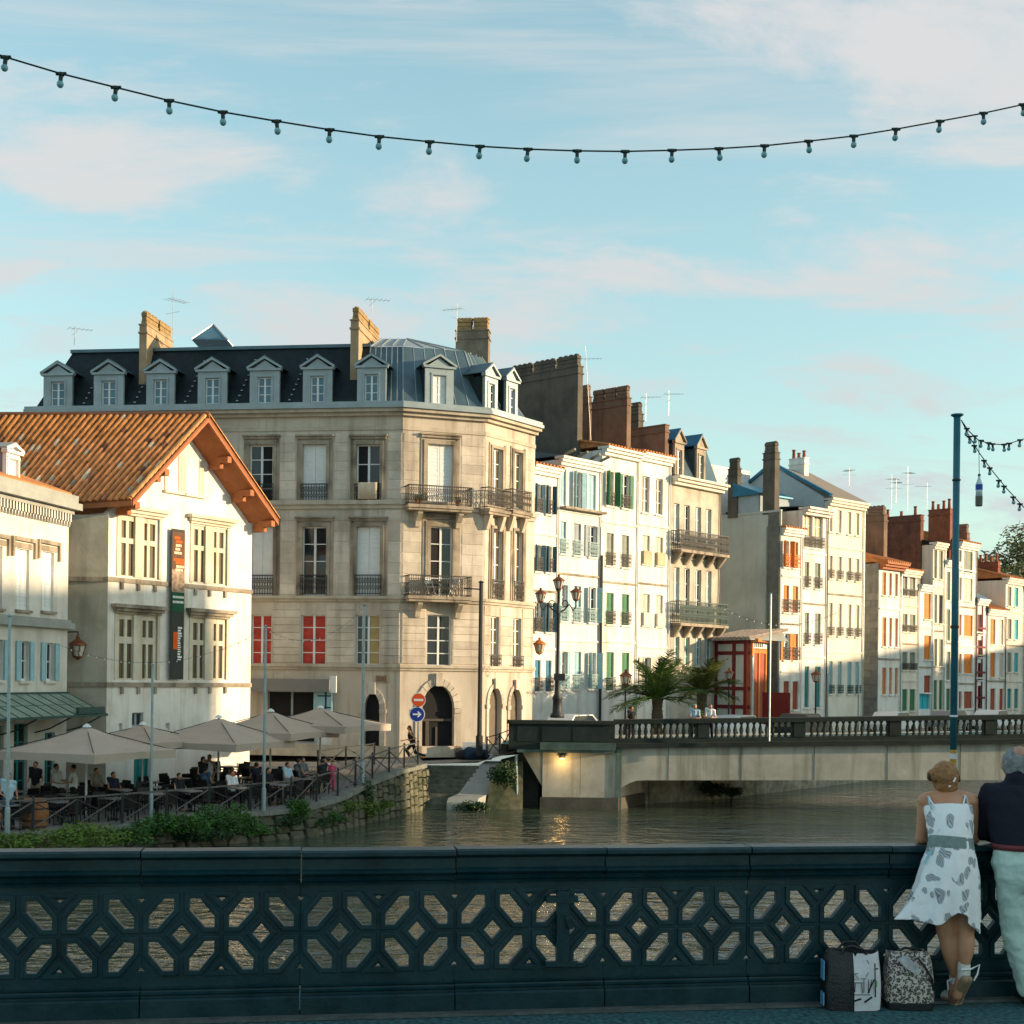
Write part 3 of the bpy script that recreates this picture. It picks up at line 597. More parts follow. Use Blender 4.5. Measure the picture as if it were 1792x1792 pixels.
zt_l = zl-.35+slope*(0-sl); zt_r = zr-.35+(za-zr)/(sr-sa)*(sr-fB.L); zbase = min(zt_l, zt_r)
HB.wall(zbase-.01, gable=[(0, zbase-.008), (fB.L, zbase-.008), (fB.L, zt_r), (sa, za-.5), (0, zt_l)])
H2 = House.__new__(House); H2.__dict__.update(HB.__dict__); H2.depth = 4
H2.wall(zt_l-.1, fr=fBL, name='side_wall', m=OLDWALL if False else mat('stained_plaster_side', (.50, .455, .36), .95, .12, 1.0, .25, .35, (.20, .18, .12), .75, dscale=.55), s1=fBL.L-.01)
b = MB()
for v0, v1, u in ((1010, 1018, 200), (1194, 1202, 200)):
    b.fbox(fB, -.06, fB.L+.02, .0, .07, fB.px(u, v1)[1], fB.px(u, v0)[1])
    b.fbox(fBL, 0, fBL.L-.02, .0, .07, fB.px(190, v1)[1], fB.px(190, v0)[1])
    for u_ in (212, 241, 270, 341, 366, 393): s = fB.px(u_, v0)[0]; b.fbox(fB, s-.06, s+.06, .0, .1, fB.px(u, v1)[1]-.28, fB.px(u, v1)[1]-.003)
HB.part('string_course', b, STONED)
# roof: two slopes, timber verge, tiles
wv = V((-1, .06, 0)).normalized()*13
Rf = fB.pt(sa, OV, za); Ef = fB.pt(sl, OV, zl); Vr = fB.pt(sr, OV, zr); Rb = Rf+wv; Eb = Ef+wv+V((0, 2.2, -.5)); Vb = Vr+wv
b = MB(); dn = V((0, 0, -.10))
bg_ = [[Ef.lerp(Eb, i/14).lerp(Rf.lerp(Rb, i/14), j/6)+V((0, 0, -.03)) for j in range(7)]+[Ef.lerp(Eb, i/14).lerp(Rf.lerp(Rb, i/14), j/6)+V((0, 0, -.12)) for j in range(6, -1, -1)] for i in range(15)]; b.skin(bg_); b.hexa([Rf+dn, Vr+dn, Vb+dn, Rb+dn, Rf, Vr, Vb, Rb])
RB = HB.part('roof', b, TILED)
b = MB(); d2 = V((0, 0, -.103)); d3 = V((0, 0, -.16)); inw = -fB.n*.02
b.skin([[Ef.lerp(Eb, i/14).lerp(Rf.lerp(Rb, i/14), j/6)+V((0, 0, -.125)) for j in range(7)]+[Ef.lerp(Eb, i/14).lerp(Rf.lerp(Rb, i/14), j/6)+V((0, 0, -.17)) for j in range(6, -1, -1)] for i in range(15)]); b.hexa([Rf+d3, Vr+d3, Vb+d3, Rb+d3, Rf+d2, Vr+d2, Vb+d2, Rb+d2])
b.build('soffit_boarding', TIMBER, RB)
for A0, B0 in ((Ef, Rf), (Rf, Vr)):
    for off in (.0, -.62):
        b = MB(); a_, c_ = A0+fB.n*off+V((0, 0, -.17)), B0+fB.n*off+V((0, 0, -.17))
        b.hexa([a_+V((0, 0, -.11)), c_+V((0, 0, -.11)), c_+V((0, 0, -.11))-fB.n*.12, a_+V((0, 0, -.11))-fB.n*.12, a_, c_, c_-fB.n*.12, a_-fB.n*.12]); b.build('rafter', TIMBER, RB)
for q, sd in ((.30, 1), (.62, 1), (.93, 1), (.93, 0), (.55, 0)):
    p = Rf.lerp(Vr if sd else Ef, q)+V((0, 0, -.36)); b = MB(); f_ = Frame((p.x, p.y), (p.x+fB.e.x, p.y+fB.e.y))
    b.fbox(f_, -.12, .12, -.05, -1.15, p.z-.26, p.z); b.fbox(f_, -.10, .10, -.5, -1.15, p.z-.48, p.z-.262); b.build('purlin_end', TIMBER, RB)
b = MB(); q0 = Ef+V((0, 0, -.165))-fB.n*.05; q1 = Eb+V((0, 0, -.165)); b.bar(q0, q1, .08, .2); b.build('eave_board', TIMBER, RB)
def tile_mesh(name, m):
    b = MB(); L_, w0, w1 = .40, .125, .10; rings = []
    for y, w_, z in ((0, w0, .0), (L_, w1, .03)):
        rings.append([V((math.cos(a)*w_, y, math.sin(a)*w_*.85+z)) for a in [PI*k/6 for k in range(7)]])
    n = 7; vs_ = rings[0]+rings[1]; fs = [(k, k+1, n+k+1, n+k) for k in range(n-1)]+[tuple(range(n-1, -1, -1))]
    b.add(vs_, fs); o = b.build(name, m, origin=(0, 0, 0)); me = o.data; bpy.data.objects.remove(o); return me
TM = tile_mesh('roof_tile', TILE); TMK = tile_mesh('roof_tile_old', mat('lichen_tile', (.50, .38, .26), .9, .25, 4, rnd=.5)); TMD = tile_mesh('roof_tile_dark', mat('dark_tile', (.22, .09, .045), .9, .25, 4, rnd=.4))
cands = []; nc = 46; nr = 17
for i in range(nc):
    for j in range(nr):
        fi, fj = (i+.5)/nc, j/nr
        e0, r0 = Ef.lerp(Eb, fi), Rf.lerp(Rb, fi); p = e0.lerp(r0, fj); up = (r0-e0).normalized(); ac = (Eb-Ef).normalized(); nn = ac.cross(up)
        if nn.z < 0: nn = -nn
        ux = up.cross(nn).normalized(); jx = random.uniform(-.012, .012)
        M4 = Matrix(((ux.x, up.x, nn.x, 0), (ux.y, up.y, nn.y, 0), (ux.z, up.z, nn.z, 0), (0, 0, 0, 1))); M4.translation = p+nn*(.02+random.uniform(0, .012))+ux*jx-up*.04
        cands.append((p.y+(20 if p.x < -21.5 else 0), M4))
cands.sort(key=lambda t_: t_[0])
rest = MB(); gT = random.Random(3)
for k, (dd, M4) in enumerate(cands):
    r = gT.random(); me = TMK if r < .05 else (TMD if r < .09 else TM)
    if k < 300:
        o = bpy.data.objects.new('roof_tile', me); COL.objects.link(o); o.parent = RB; o.matrix_local = Matrix.Translation(-ORG[RB.name]) @ M4
    else:
        rest.cur = 0 if me is TM else (1 if me is TMD else 2)
        rest.add([M4 @ v_.co for v_ in me.vertices], [tuple(p_.vertices) for p_ in me.polygons])
rt = rest.build('roof_tiles', [mat('clay_tile_far', (.52, .205, .062), .85, .45, 2.3, .2), TMD.materials[0], TMK.materials[0]], RB); stuff(rt)
TV = tile_mesh('verge_tile', mat('verge_tile_clay', (.60, .30, .11), .85, .2, 4, rnd=.25))
for A0, B0, n_ in ((Ef, Rf, 18), (Vr, Rf, 17)):
    up = (B0-A0).normalized(); nn = fB.n.cross(up); nn = nn if nn.z > 0 else -nn; ux = up.cross(nn).normalized()
    for i in range(n_):
        o = bpy.data.objects.new('verge_tile', TV); COL.objects.link(o); o.parent = RB; p = A0.lerp(B0, i/n_)+nn*.05-fB.n*.08
        M4 = Matrix(((ux.x, up.x, nn.x, 0), (ux.y, up.y, nn.y, 0), (ux.z, up.z, nn.z, 0), (0, 0, 0, 1))); M4.translation = p; o.matrix_local = Matrix.Translation(-ORG[RB.name]) @ M4
b = MB(); b.tube([Rf+fB.n*.05+V((0, 0, .02)), Rb+V((0, 0, .02))], .13, 8); b.build('ridge_tiles', TMD.materials[0], RB)
# banner on the gabled house
s0, s1, z0, z1 = fB.rect(299, 926, 322, 1189, .18); bn = thing('banner', 'tall narrow dark banner with orange and white print on the gabled house', 'banner', fB.pt((s0+s1)/2, .18, z0))
b = MB(); b.fbox(fB, s0, s1, .16, .19, z0, z1); b.build('cloth', mat('banner_dark', (.045, .05, .042), .8, .1, 2), bn)
H_ = z1-z0; bz = lambda q: z1-H_*q
def flat(nm, q0, q1, x0, x1, m, d=.192, par=None): return ubox(nm, fB, s0+(s1-s0)*x0, s0+(s1-s0)*x1, d, d+.006, bz(q1), bz(q0), m, par or bn)
flat('picture_print', .02, .27, .05, 1, mat('banner_brown', (.12, .055, .03), .8, .2, 3)); flat('picture_print', .27, .42, .05, 1, mat('banner_sepia', (.36, .25, .18), .8, .6, 6)); flat('green_band', .42, .55, .05, 1, mat('banner_green', (.01, .09, .045), .8, .1))
OR_ = mat('banner_orange', (.75, .12, .012), .8, .1); CRm = mat('banner_cream', (.75, .60, .42), .8, .1); WHm = mat('banner_white', (.8, .8, .78), .8, .05)
for q, x0, x1, m in ((.05, .22, .62, OR_), (.075, .3, .78, OR_), (.10, .3, .72, CRm), (.125, .28, .62, CRm), (.15, .2, .75, CRm), (.195, .15, .9, OR_), (.215, .3, .95, OR_), (.24, .35, .95, CRm), (.262, .3, .85, CRm)):
    x = x0
    while x < x1: wd = random.uniform(.06, .12); flat('lettering', q, q+.017, x, min(x+wd, x1), m, .2); x += wd+.03
for q in (.444, .477):
    x = .12
    while x < .95: wd = random.uniform(.05, .1); flat('lettering', q, q+.016, x, x+wd, WHm, .2); x += wd+.03
flat('orange_block', .685, .80, .18, .52, OR_, .2)
q = .65
while q < .87: hh = random.uniform(.006, .014); flat('lettering', q, q+hh, .52, random.uniform(.68, .86), WHm, .2); q += hh+.006
# wall lantern on the side wall
wl = thing('wall_lantern', 'brown hanging wall lantern on the stained side wall of the gabled house', 'lantern', P(135, 1120, 54.0))
c = P(136, 1160, 54.0); COPP = mat('copper_lantern', (.20, .065, .03), .5, .3, 5, metal=.4); LGL = mat('lantern_glass', (.55, .50, .42), .2, .15, 6, spec=.5)
def lantern_head(parent, c, s=1.0, cap=COPP, glass=LGL):
    b = MB(); b.lathe(c, [(.03*s, .62*s), (.06*s, .58*s), (.05*s, .52*s), (.26*s, .38*s), (.28*s, .33*s), (.22*s, .32*s)], 10); h = b.build('lantern_cap', cap, parent)
    b = MB(); b.lathe(c, [(.13*s, 0), (.22*s, .32*s)], 8); b.build('lantern_glass', glass, h)
    b = MB()
    for k in range(6): a = 2*PI*k/6; b.bar(c+V((math.cos(a)*.135*s, math.sin(a)*.135*s, 0)), c+V((math.cos(a)*.225*s, math.sin(a)*.225*s, .32*s)), .022*s)
    b.lathe(c, [(.02*s, -.1*s), (.07*s, -.06*s), (.145*s, -.02*s), (.145*s, .015*s)], 8); b.build('lantern_cage', cap, h)
lantern_head(wl, c+V((0, 0, .25)), 1.35)
b = MB(); b.tube([c+V((-.0, 0, 1.08)), c+V((0, 0, 1.22)), c+V((-.35, .15, 1.22)), c+V((-.75, .42, 1.2))], .03, 6); b.build('bracket', IRON, wl)
# ------------------------------------------------------------------ stone corner building with mansard roof
K1 = V((-5.39, 66.0)); K0 = V((ray(50, 722)[0]*68.5, 68.5)); K2 = V((ray(850, 722)[0]*67.4, 67.4)); K3 = V((ray(937, 745)[0]*71.0, 71.0))
cL, cC, cRt = Frame(K0, K1), Frame(K1, K2), Frame(K2, K3)
zS = -1.75
HC = House('corner_building', 'long limestone corner building with dark mansard roof, dormers and iron balconies', cL, zS, STONE, depth=11, cat='building')
zl_ = lambda v: cL.px(690, v)[1]
zc = zl_(727); zc2 = zl_(712)
Z3 = (zl_(890), zl_(876)); Z2 = (zl_(1053), zl_(1044)); Z1 = (zl_(1173), zl_(1164))
BL = {'nx': 2, 'nz': 4, 'panes': True, 'sill': False}
# left face
w31 = HC.win(437, 779, 477, 880, glass=[GLASS, DARK], rail=IRON, railz=.92, **BL); HC.win(530, 778, 572, 881, shut='closed', sm=WHITE, rail=IRON, railz=.95, sill=False); w33 = HC.win(624, 778, 665, 880, glass=[DARK, GLASS], rail=IRON, railz=.92, nx=2, nz=3, panes=True, sill=False)
HC.win(440, 922, 477, 1042, shut='closed', sm=WHITE, rail=IRON, railz=1.0, sill=False); HC.win(529, 922, 571, 1042, rail=IRON, railz=1.0, **BL); HC.win(624, 922, 666, 1042, shut='closed', sm=WHITE, rail=IRON, railz=1.0, sill=False)
HC.win(440, 1076, 475, 1164, glass=REDC, **BL); HC.win(527, 1076, 570, 1164, glass=REDC, **BL); HC.win(623, 1076, 665, 1164, glass=[GLASS, YELC], **BL)
for u0 in (347, 257, 168, 80): HC.win(u0, 778, u0+40, 880, shut='closed', sm=WHITE, sill=False)
HC.win(468, 1209, 551, 1300, nx=2, nz=2, glass=DARK, frame=SHGY, sill=False); HC.win(553, 1245, 580, 1322, nx=1, nz=1, glass=WHITE, frame=WHITE, sill=False)
def arch(fr, u0, u1, vtop, vsp, vbase, surround=.28, door=None, deep=.3, m=None):
    um = (u0+u1)/2; s0, s1, _, _ = fr.rect(u0, vsp, u1, vbase); zt = fr.px(um, vtop)[1]; zs = fr.px(um, vsp)[1]; zb_ = zS
    HC.holes.append((fr, s0, s1, zb_, zt)); r = (s1-s0)/2; cs = (s0+s1)/2; n = 12
    arc = [(cs-r*math.cos(PI*k/n), zs+(zt-zs)*math.sin(PI*k/n)) for k in range(n+1)]
    b = MB()
    for half in (arc[:n//2+1], arc[n//2:]):
        corner = (s0, zt) if half[0][0] < cs-.01 else (s1, zt)
        poly = [corner]+half if corner[0] == s0 else half+[corner]
        poly = [q for i, q in enumerate(poly) if i == 0 or (abs(q[0]-poly[i-1][0])+abs(q[1]-poly[i-1][1])) > 1e-4]
        b.prism([fr.pt(s, -.002, z) for s, z in poly], -fr.n*deep)
    b.build('arch_spandrel', STONE, HC.root)
    for k in range(n):                 # voussoirs
        b = MB(); a0, a1 = PI*k/n+.012, PI*(k+1)/n-.012; q = []
        for a in (a0, a1):
            for rr in (1.0, 1+surround/r): q.append((cs-r*rr*math.cos(a), zs+(zt-zs)*(1+surround/(zt-zs)*(rr > 1))*math.sin(a)))
        pts = [q[0], q[1], q[3], q[2]]; b.prism([fr.pt(s, .0, z) for s, z in pts], fr.n*.07); b.build('voussoir', STONEB, HC.root)
    b = MB(); b.fbox(fr, s0-surround, s0-.003, .0, .06, zb_, zs-.22); b.fbox(fr, s1+.003, s1+surround, .0, .06, zb_, zs-.22); b.fbox(fr, s0-surround-.05, s0+.0, .0, .12, zs-.217, zs-.01); b.fbox(fr, s1, s1+surround+.05, .0, .12, zs-.217, zs-.01)
    b.fbox(fr, cs-.16, cs+.16, .06, .18, zt-.05, zt+surround+.25); b.build('arch_surround', STONEB, HC.root)
    return s0, s1, zs, zt
aL = arch(cL, 638, 664, 1213, 1240, 1328); aC = arch(cC, 738, 794, 1199, 1240, 1328, .34); aR1 = arch(cRt, 854, 876, 1203, 1232, 1330, .2); aR2 = arch(cRt, 891, 911, 1205, 1234, 1330, .2)
for fr, (s0, s1, zs, zt) in ((cL, aL), (cRt, aR1), (cRt, aR2)):
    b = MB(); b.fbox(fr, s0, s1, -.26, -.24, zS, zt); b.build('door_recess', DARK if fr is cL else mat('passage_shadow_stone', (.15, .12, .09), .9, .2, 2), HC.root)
# the passage behind the big arch, with a dark door leaf and lighter jamb
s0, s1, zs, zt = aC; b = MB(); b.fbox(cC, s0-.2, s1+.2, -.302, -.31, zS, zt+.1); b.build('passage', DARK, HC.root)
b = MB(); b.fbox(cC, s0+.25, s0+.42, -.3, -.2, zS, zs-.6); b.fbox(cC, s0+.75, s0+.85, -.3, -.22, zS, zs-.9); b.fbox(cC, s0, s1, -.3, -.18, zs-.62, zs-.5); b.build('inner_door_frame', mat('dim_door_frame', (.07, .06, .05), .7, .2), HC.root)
# chamfer and right face openings
HC.win(748, 778, 791, 880, fr=None, shut='closed', sm=WHITE, sill=False) if False else None
def cw(fr, u0, v0, u1, v1, **k): s0, s1, z0, z1 = fr.rect(u0, v0, u1, v1); return HC.wins(s0, s1, z0, z1, fr=fr, **k)
cw(cC, 748, 778, 792, 880, shut='closed', sm=WHITE, sill=False); cw(cC, 753, 922, 791, 1042, glass=[DARK, GLASS], **BL); cw(cC, 747, 1076, 789, 1166, glass=[GLASS, GLASS], **BL)
for (u0, v0, u1, v1) in ((861, 786, 878, 888), (898, 792, 913, 890)): cw(cRt, u0, v0, u1, v1, nx=2, nz=4, glass=BLIND, sill=False)
for (u0, v0, u1, v1) in ((861, 926, 878, 1050), (899, 930, 913, 1052)): cw(cRt, u0, v0, u1, v1, nx=2, nz=4, glass=BLIND, rail=IRONT, railz=1.0, sill=False)
for (u0, v0, u1, v1) in ((859, 1079, 873, 1170), (898, 1082, 912, 1172)): cw(cRt, u0, v0, u1, v1, nx=2, nz=4, glass=BLIND, rail=IRONT, railz=.7, sill=False)
wl_ = HC.wall(zc, fr=cL, body=False); wc_ = HC.wall(zc, fr=cC, body=False); wr_ = HC.wall(zc, fr=cRt, body=False)
pts = [K0, K1, K2, K3]; inn = miter(pts, -.31); back = [K3+V((-.9, .3))*8, V((-22, 84))]
b = MB(); poly = [V((q.x, q.y, zS)) for q in inn+back]; b.prism(poly, (0, 0, zc-zS)); HC.part('building_core', b, STONED)
# cornices, bands
TR = mat('limestone_trim', (.52, .455, .36), .85, .15, 1.5, .2, .4, (.15, .12, .08), .4)
b = MB()
ring_band(b, pts, .002, .20, zc-.02, zc+.14); ring_band(b, pts, .002, .42, zc+.143, zc+.30); b2 = MB(); ring_band(b2, pts, -.5, .55, zc+.303, zc2+.05); ring_band(b2, pts, -.5, .46, zc2+.053, zc2+.2); HC.part('gutter', b2, ZINCL)
ring_band(b, pts, .002, .05, zl_(752), zl_(745))
for z0, z1 in (Z3, Z2, Z1):
    ring_band(b, pts, .002, .10, z0, (z0+z1)/2); ring_band(b, pts, .002, .20, (z0+z1)/2+.003, z1+.02)
ring_band(b, pts, .002, .06, zS, zS+.55)
HC.part('cornice', b, TR)
# window surrounds
b = MB()
def surround(fr, u0, v0, u1, v1, t=.16, hood=True):
    s0, s1, z0, z1 = fr.rect(u0, v0, u1, v1)
    for a, c in ((s0-t, s0-.004), (s1+.004, s1+t)): b.fbox(fr, a, c, .001, .09, z0, z1+.0)
    b.fbox(fr, s0-t, s1+t, .001, .10, z1+.004, z1+t)
    b.fbox(fr, s0-t-.14, s0-t-.003, .001, .045, z0, z1+t+.1); b.fbox(fr, s1+t+.003, s1+t+.14, .001, .045, z0, z1+t+.1)
    if hood: b.fbox(fr, s0-t-.14, s1+t+.14, .001, .14, z1+t+.10, z1+t+.22); b.fbox(fr, s0-t-.2, s1+t+.2, .001, .22, z1+t+.222, z1+t+.3)
for u in (437, 530, 624): surround(cL, u, 778, u+41, 880); surround(cL, u, 922, u+41, 1042, .18)
surround(cC, 748, 778, 792, 880, .2); surround(cC, 753, 922, 791, 1042, .26)
for (u0, v0, u1, v1) in ((861, 786, 878, 888), (898, 792, 913, 890), (861, 926, 878, 1050), (899, 930, 913, 1052)): surround(cRt, u0, v0, u1, v1, .15, hood=False)
HC.part('window_surround', b, STONED)
# ashlar blocks
def blocks(fr, wall, s0, s1, z0, z1, rows, holes_pad=.36, cols=1.0, rust=False):
    hs = [h for h in HC.holes if h[0] is fr]
    for j in range(rows):
        za, zb_ = z0+(z1-z0)*j/rows, z0+(z1-z0)*(j+1)/rows; ints = [(s0, s1)]
        for h in hs:
            if h[3] < zb_+.02 and h[4] > za-.30:
                nxt = []
                for a, c in ints:
                    if h[2]+holes_pad <= a or h[1]-holes_pad >= c: nxt.append((a, c)); continue
                    if h[1]-holes_pad-a > .12: nxt.append((a, h[1]-holes_pad))
                    if c-h[2]-holes_pad > .12: nxt.append((h[2]+holes_pad, c))
                ints = nxt
        for a, c in ints:
            n = max(1, round((c-a)/cols)); off = .0 if n == 1 else (.18 if j % 2 else -.18)/n
            cut = [a]+[a+(c-a)*(i/n+off) for i in range(1, n)]+[c]
            for i in range(n):
                p = .012+random.random()*.012+(.02 if rust else 0)
                ubox('stone_block', fr, cut[i]+.008, cut[i+1]-.008, -.02, p, za+.008, zb_-.008, STONEB, wall, 'block')
ssL = cL.px(440, 950)[0]
blocks(cL, wl_, ssL, cL.L-.03, Z3[1]+.08, zl_(757), 7); blocks(cL, wl_, ssL, cL.L-.03, Z2[1]+.08, Z3[0]-.06, 8); blocks(cL, wl_, ssL, cL.L-.03, Z1[1]+.08, Z2[0]-.06, 8, .05, 1.6, True)
blocks(cC, wc_, .03, cC.L-.03, Z3[1]+.08, zl_(757), 7, .42); blocks(cC, wc_, .03, cC.L-.03, Z2[1]+.08, Z3[0]-.06, 8, .46); blocks(cC, wc_, .03, cC.L-.03, Z1[1]+.08, Z2[0]-.06, 8, .05, 1.6, True)
blocks(cRt, wr_, .03, cRt.L-.03, Z3[1]+.08, zl_(757), 6, .32); blocks(cRt, wr_, .03, cRt.L-.03, Z2[1]+.08, Z3[0]-.06, 6, .32); blocks(cRt, wr_, .03, cRt.L-.03, Z1[1]+.08, Z2[0]-.06, 6, .05, 1.6, True)
# balconies on the chamfer and the right face
def balcony(fr, u0, u1, vt, vb, out_, brackets, m=IRONT):
    s0, s1, z0, z1 = fr.rect(u0, vt, u1, vb, out_); b = MB(); b.fbox(fr, s0-.05, s1+.05, .0, out_+.08, z0-.16, z0-.01); b.fbox(fr, s0, s1, .0, out_, z0-.28, z0-.163)
    B = b.build('balcony', STONED, HC.root); r = MB(); rail_mesh(r, fr, s0, s1, z0, z1, out_, .11, .02); r.build('railing', m, B)
    for s in brackets:
        k = MB(); q = s0+(s1-s0)*s; k.prism([fr.pt(q-.12, .001, z0-.283), fr.pt(q-.12, out_*.85, z0-.283), fr.pt(q-.12, out_*.8, z0-.42), fr.pt(q-.12, .28, z0-.75), fr.pt(q-.12, .18, z0-1.0), fr.pt(q-.12, .001, z0-1.02)], fr.e*.24); k.build('bracket', TR, B)
    return B, s0, s1, z0, z1
B3 = balcony(cC, 716, 826, 850, 884, .85, (.2, .85)); B2 = balcony(cC, 716, 825, 1007, 1043, .85, (.2, .85)); balcony(cRt, 856, 892, 855, 892, .5, (.2, .85)); balcony(cRt, 897, 930, 858, 895, .5, (.2, .85))
# mansard roof
base = [K0+V((-.6, 11)), K0, K1, K2, K3, K3+V((-9, 3))]; zt_ = P(660, 604, 67.6).z; zb0 = zc2+.21
b = MB(); A, B = miter(base, -.25), miter(base, -1.75); t3 = lambda q, z: V((q.x, q.y, z))
sl0 = .905                              # slate, then zinc near the corner
Am, Bm = A[1].lerp(A[2], sl0), B[1].lerp(B[2], sl0)
b.add([t3(A[0], zb0), t3(A[1], zb0), t3(B[1], zt_), t3(B[0], zt_)], [(0, 1, 2, 3)]); b.add([t3(A[1], zb0), t3(Am, zb0), t3(Bm, zt_), t3(B[1], zt_)], [(0, 1, 2, 3)])
b.cur = 1
b.add([t3(Am, zb0), t3(A[2], zb0), t3(B[2], zt_), t3(Bm, zt_)], [(0, 1, 2, 3)])
for i in (2, 3, 4): b.add([t3(A[i], zb0), t3(A[i+1], zb0), t3(B[i+1], zt_), t3(B[i], zt_)], [(0, 1, 2, 3)])
pk = P(705, 592, 70.5); b.add([t3(q, zt_) for q in B[1:]]+[t3(B[0], zt_)], [tuple(range(len(B)))])
RC = HC.part('roof', b, [SLATE, ZINC])
b = MB(); ring_band(b, [B[0], B[1], Bm], -.3, .10, zt_, zt_+.16); b.build('ridge_flashing', ZINC, RC)
# zinc hipped cap over the corner
b = MB(); h0 = [Bm, B[2], B[3], B[4]]; zt2 = zt_+.02; c1, c2 = P(668, 598, 70.0), P(712, 598, 70.5); c3 = V((-3.0, 75.5, c2.z-.2))
b.add([t3(h0[0], zt2), t3(h0[1], zt2), t3(h0[2], zt2), t3(h0[3], zt2), c1+V((0, 0, .15)), c2+V((0, 0, .15)), c3], [(0, 1, 5, 4), (1, 2, 5), (2, 3, 6, 5)]); b.build('zinc_cap', ZINCL, RC)
b = MB()
for i in range(4):                     # standing seams
    q = i/3; b.bar(t3(h0[0].lerp(h0[1], q), zt2+.02), (c1.lerp(c2, q))+V((0, 0, .17)), .05); b.bar(t3(h0[1].lerp(h0[2], q), zt2+.03), c2+V((0, 0, .17)), .045); b.bar(t3(h0[2].lerp(h0[3], q), zt2+.03), (c2+V((0, 0, .15))).lerp(c3, q)+V((0, 0, .02)), .05)
for i in range(7):
    q = i/6; b.bar(t3(A[2].lerp(A[3], q), zb0+.02), t3(B[2].lerp(B[3], q), zt_+.02), .03); b.bar(t3(Am.lerp(A[2], q), zb0+.02), t3(Bm.lerp(B[2], q), zt_+.02), .04); b.bar(t3(A[3].lerp(A[4], q), zb0+.02), t3(B[3].lerp(B[4], q), zt_+.02), .04)
b.build('standing_seams', ZINCL, RC)
def dpx(fr, u0, u1, vb, vw, va, **k):
    um = (u0+u1)/2; d = -.12; s0, s1 = fr.px(u0, vw+30, d)[0], fr.px(u1, vw+30, d)[0]; dormer(HC, fr, (s0+s1)/2, s1-s0, d, zb0-.02, fr.px(um, vw, d)[1], fr.px(um, va, d)[1], 1.8, **k)
for u0, u1, vw, va in ((76, 126, 657, 637), (164, 216, 655, 634), (256, 305, 653, 633), (346, 397, 650, 630), (437, 489, 648, 628), (530, 581, 646, 625), (625, 675, 643, 623)): dpx(cL, u0, u1, 717, vw, va, glass=GLASSB)
dpx(cC, 744, 794, 712, 644, 624, front=ZINCL, glass=WHITE); dpx(cRt, 849, 871, 722, 660, 640, glass=GLASS); dpx(cRt, 886, 906, 730, 668, 648, glass=GLASS)
b = MB()
for q in (1/6.2, 2/6.2):
    pass
# step rungs climbing the slate slope beside each dormer
for u in (140, 229, 318, 409, 501):
    s = cL.px(u, 690)[0]
    for i in range(9): z = zb0+.25+i*.28; dd = -.25-(z-zb0)/(zt_-zb0)*1.5; ubox('roof_step', cL, s+.02+i*.07, s+.12+i*.07, dd, dd+.08, z, z+.05, ZINCL, RC)
# chimneys: narrow end to the street, long lit flank to the right
def cchim(u0, um, u1, vt, vb, D, **k):
    pt = P((u0+um)/2, vt, D); wx = (um-u0)/F*D/.96; vd = V((u1, 0)); n = cL.n; e = cL.e
    # depth so that the flank ends at u1
    c0 = V((ray(um, vt)[0]*D, D)); a1 = ray(u1, vt)[0]; dep = (a1*c0.y-c0.x)/(-n.x+a1*n.y)
    ctr = c0-V((e.x, e.y))*wx/2-V((n.x, n.y))*dep/2
    return chimney(HC, (ctr.x, ctr.y), wx, dep, P(um, vb, D).z, pt.z-.05, cL.ang, **k)
cchim(244, 257, 303, 567, 700, 68.6, m=CHIM, caps=2); cchim(614, 628, 667, 559, 680, 67.2, m=CHIM, caps=2)
p3 = P(828, 580, 73); chimney(HC, (p3.x, p3.y), 1.75, .7, p3.z-4, P(828, 582, 73).z, cL.ang, m=mat('grey_brown_chimney', (.20, .17, .13), .95, .25, 1.5, .3, .4, (.08, .07, .05), .4), caps=2)
pl = P(373, 602, 69.5); b = MB(); b.add([pl+V((-.9, -.9, 0)), pl+V((.9, -.9, 0)), pl+V((.9, .9, 0)), pl+V((-.9, .9, 0)), pl+V((0, 0, 1.0))], [(0, 1, 4), (1, 2, 4), (2, 3, 4), (3, 0, 4), (0, 1, 2, 3)]); sk = b.build('roof_lantern', GLASSB, RC)
b = MB(); [b.bar(pl+V((x, y, 0)), pl+V((0, 0, 1.0)), .06) for x in (-.9, .9) for y in (-.9, .9)]; b.build('glazing_bars', ALU, RC)
for q in ((302, 600, 71, 2.6, 1.0), (130, 604, 71, 1.0, .6), (651, 548, 69, .8, .4), (799, 598, 72, 2.0, 2.6)): antenna(HC, P(*q[:3]), q[3], q[4])
# shop awning, wall sign, lit box, cloth over the balcony rail, things on the balcony
s0, s1, z0, z1 = cL.rect(441, 1189, 583, 1207); AW = thing('shop_awning', 'flat grey awning box over the shop on the stone corner building', 'awning', cL.pt((s0+s1)/2, .2, z0)); b = MB(); b.fbox(cL, s0, s1, .12, .7, z0, z1); b.fbox(cL, s0, s1, .702, .74, z0-.08, z1+.03); b.build('awning_box', mat('grey_awning', (.20, .195, .19), .8, .06), AW)
s0, s1, z0, z1 = cL.rect(551, 1208, 583, 1247); SG = thing('shop_sign', 'white square wall sign with dark cross lines by the shop window', 'sign', cL.pt((s0+s1)/2, .3, z0)); b = MB(); b.fbox(cL, s0, s1, .14, .24, z0, z1); b.build('panel', SHB, SG)
DKB = mat('sign_dark_blue', (.01, .04, .06), .6, .1)
ubox('mark', cL, s0+.62*(s1-s0), s0+.72*(s1-s0), .243, .25, z0+.1, z1-.04, DKB, SG); ubox('mark', cL, s0+.2*(s1-s0), s0+.95*(s1-s0), .251, .256, z1-.3, z1-.24, DKB, SG); ubox('mark', cL, s0+.2*(s1-s0), s0+.95*(s1-s0), .251, .256, z0+.22, z0+.28, DKB, SG)
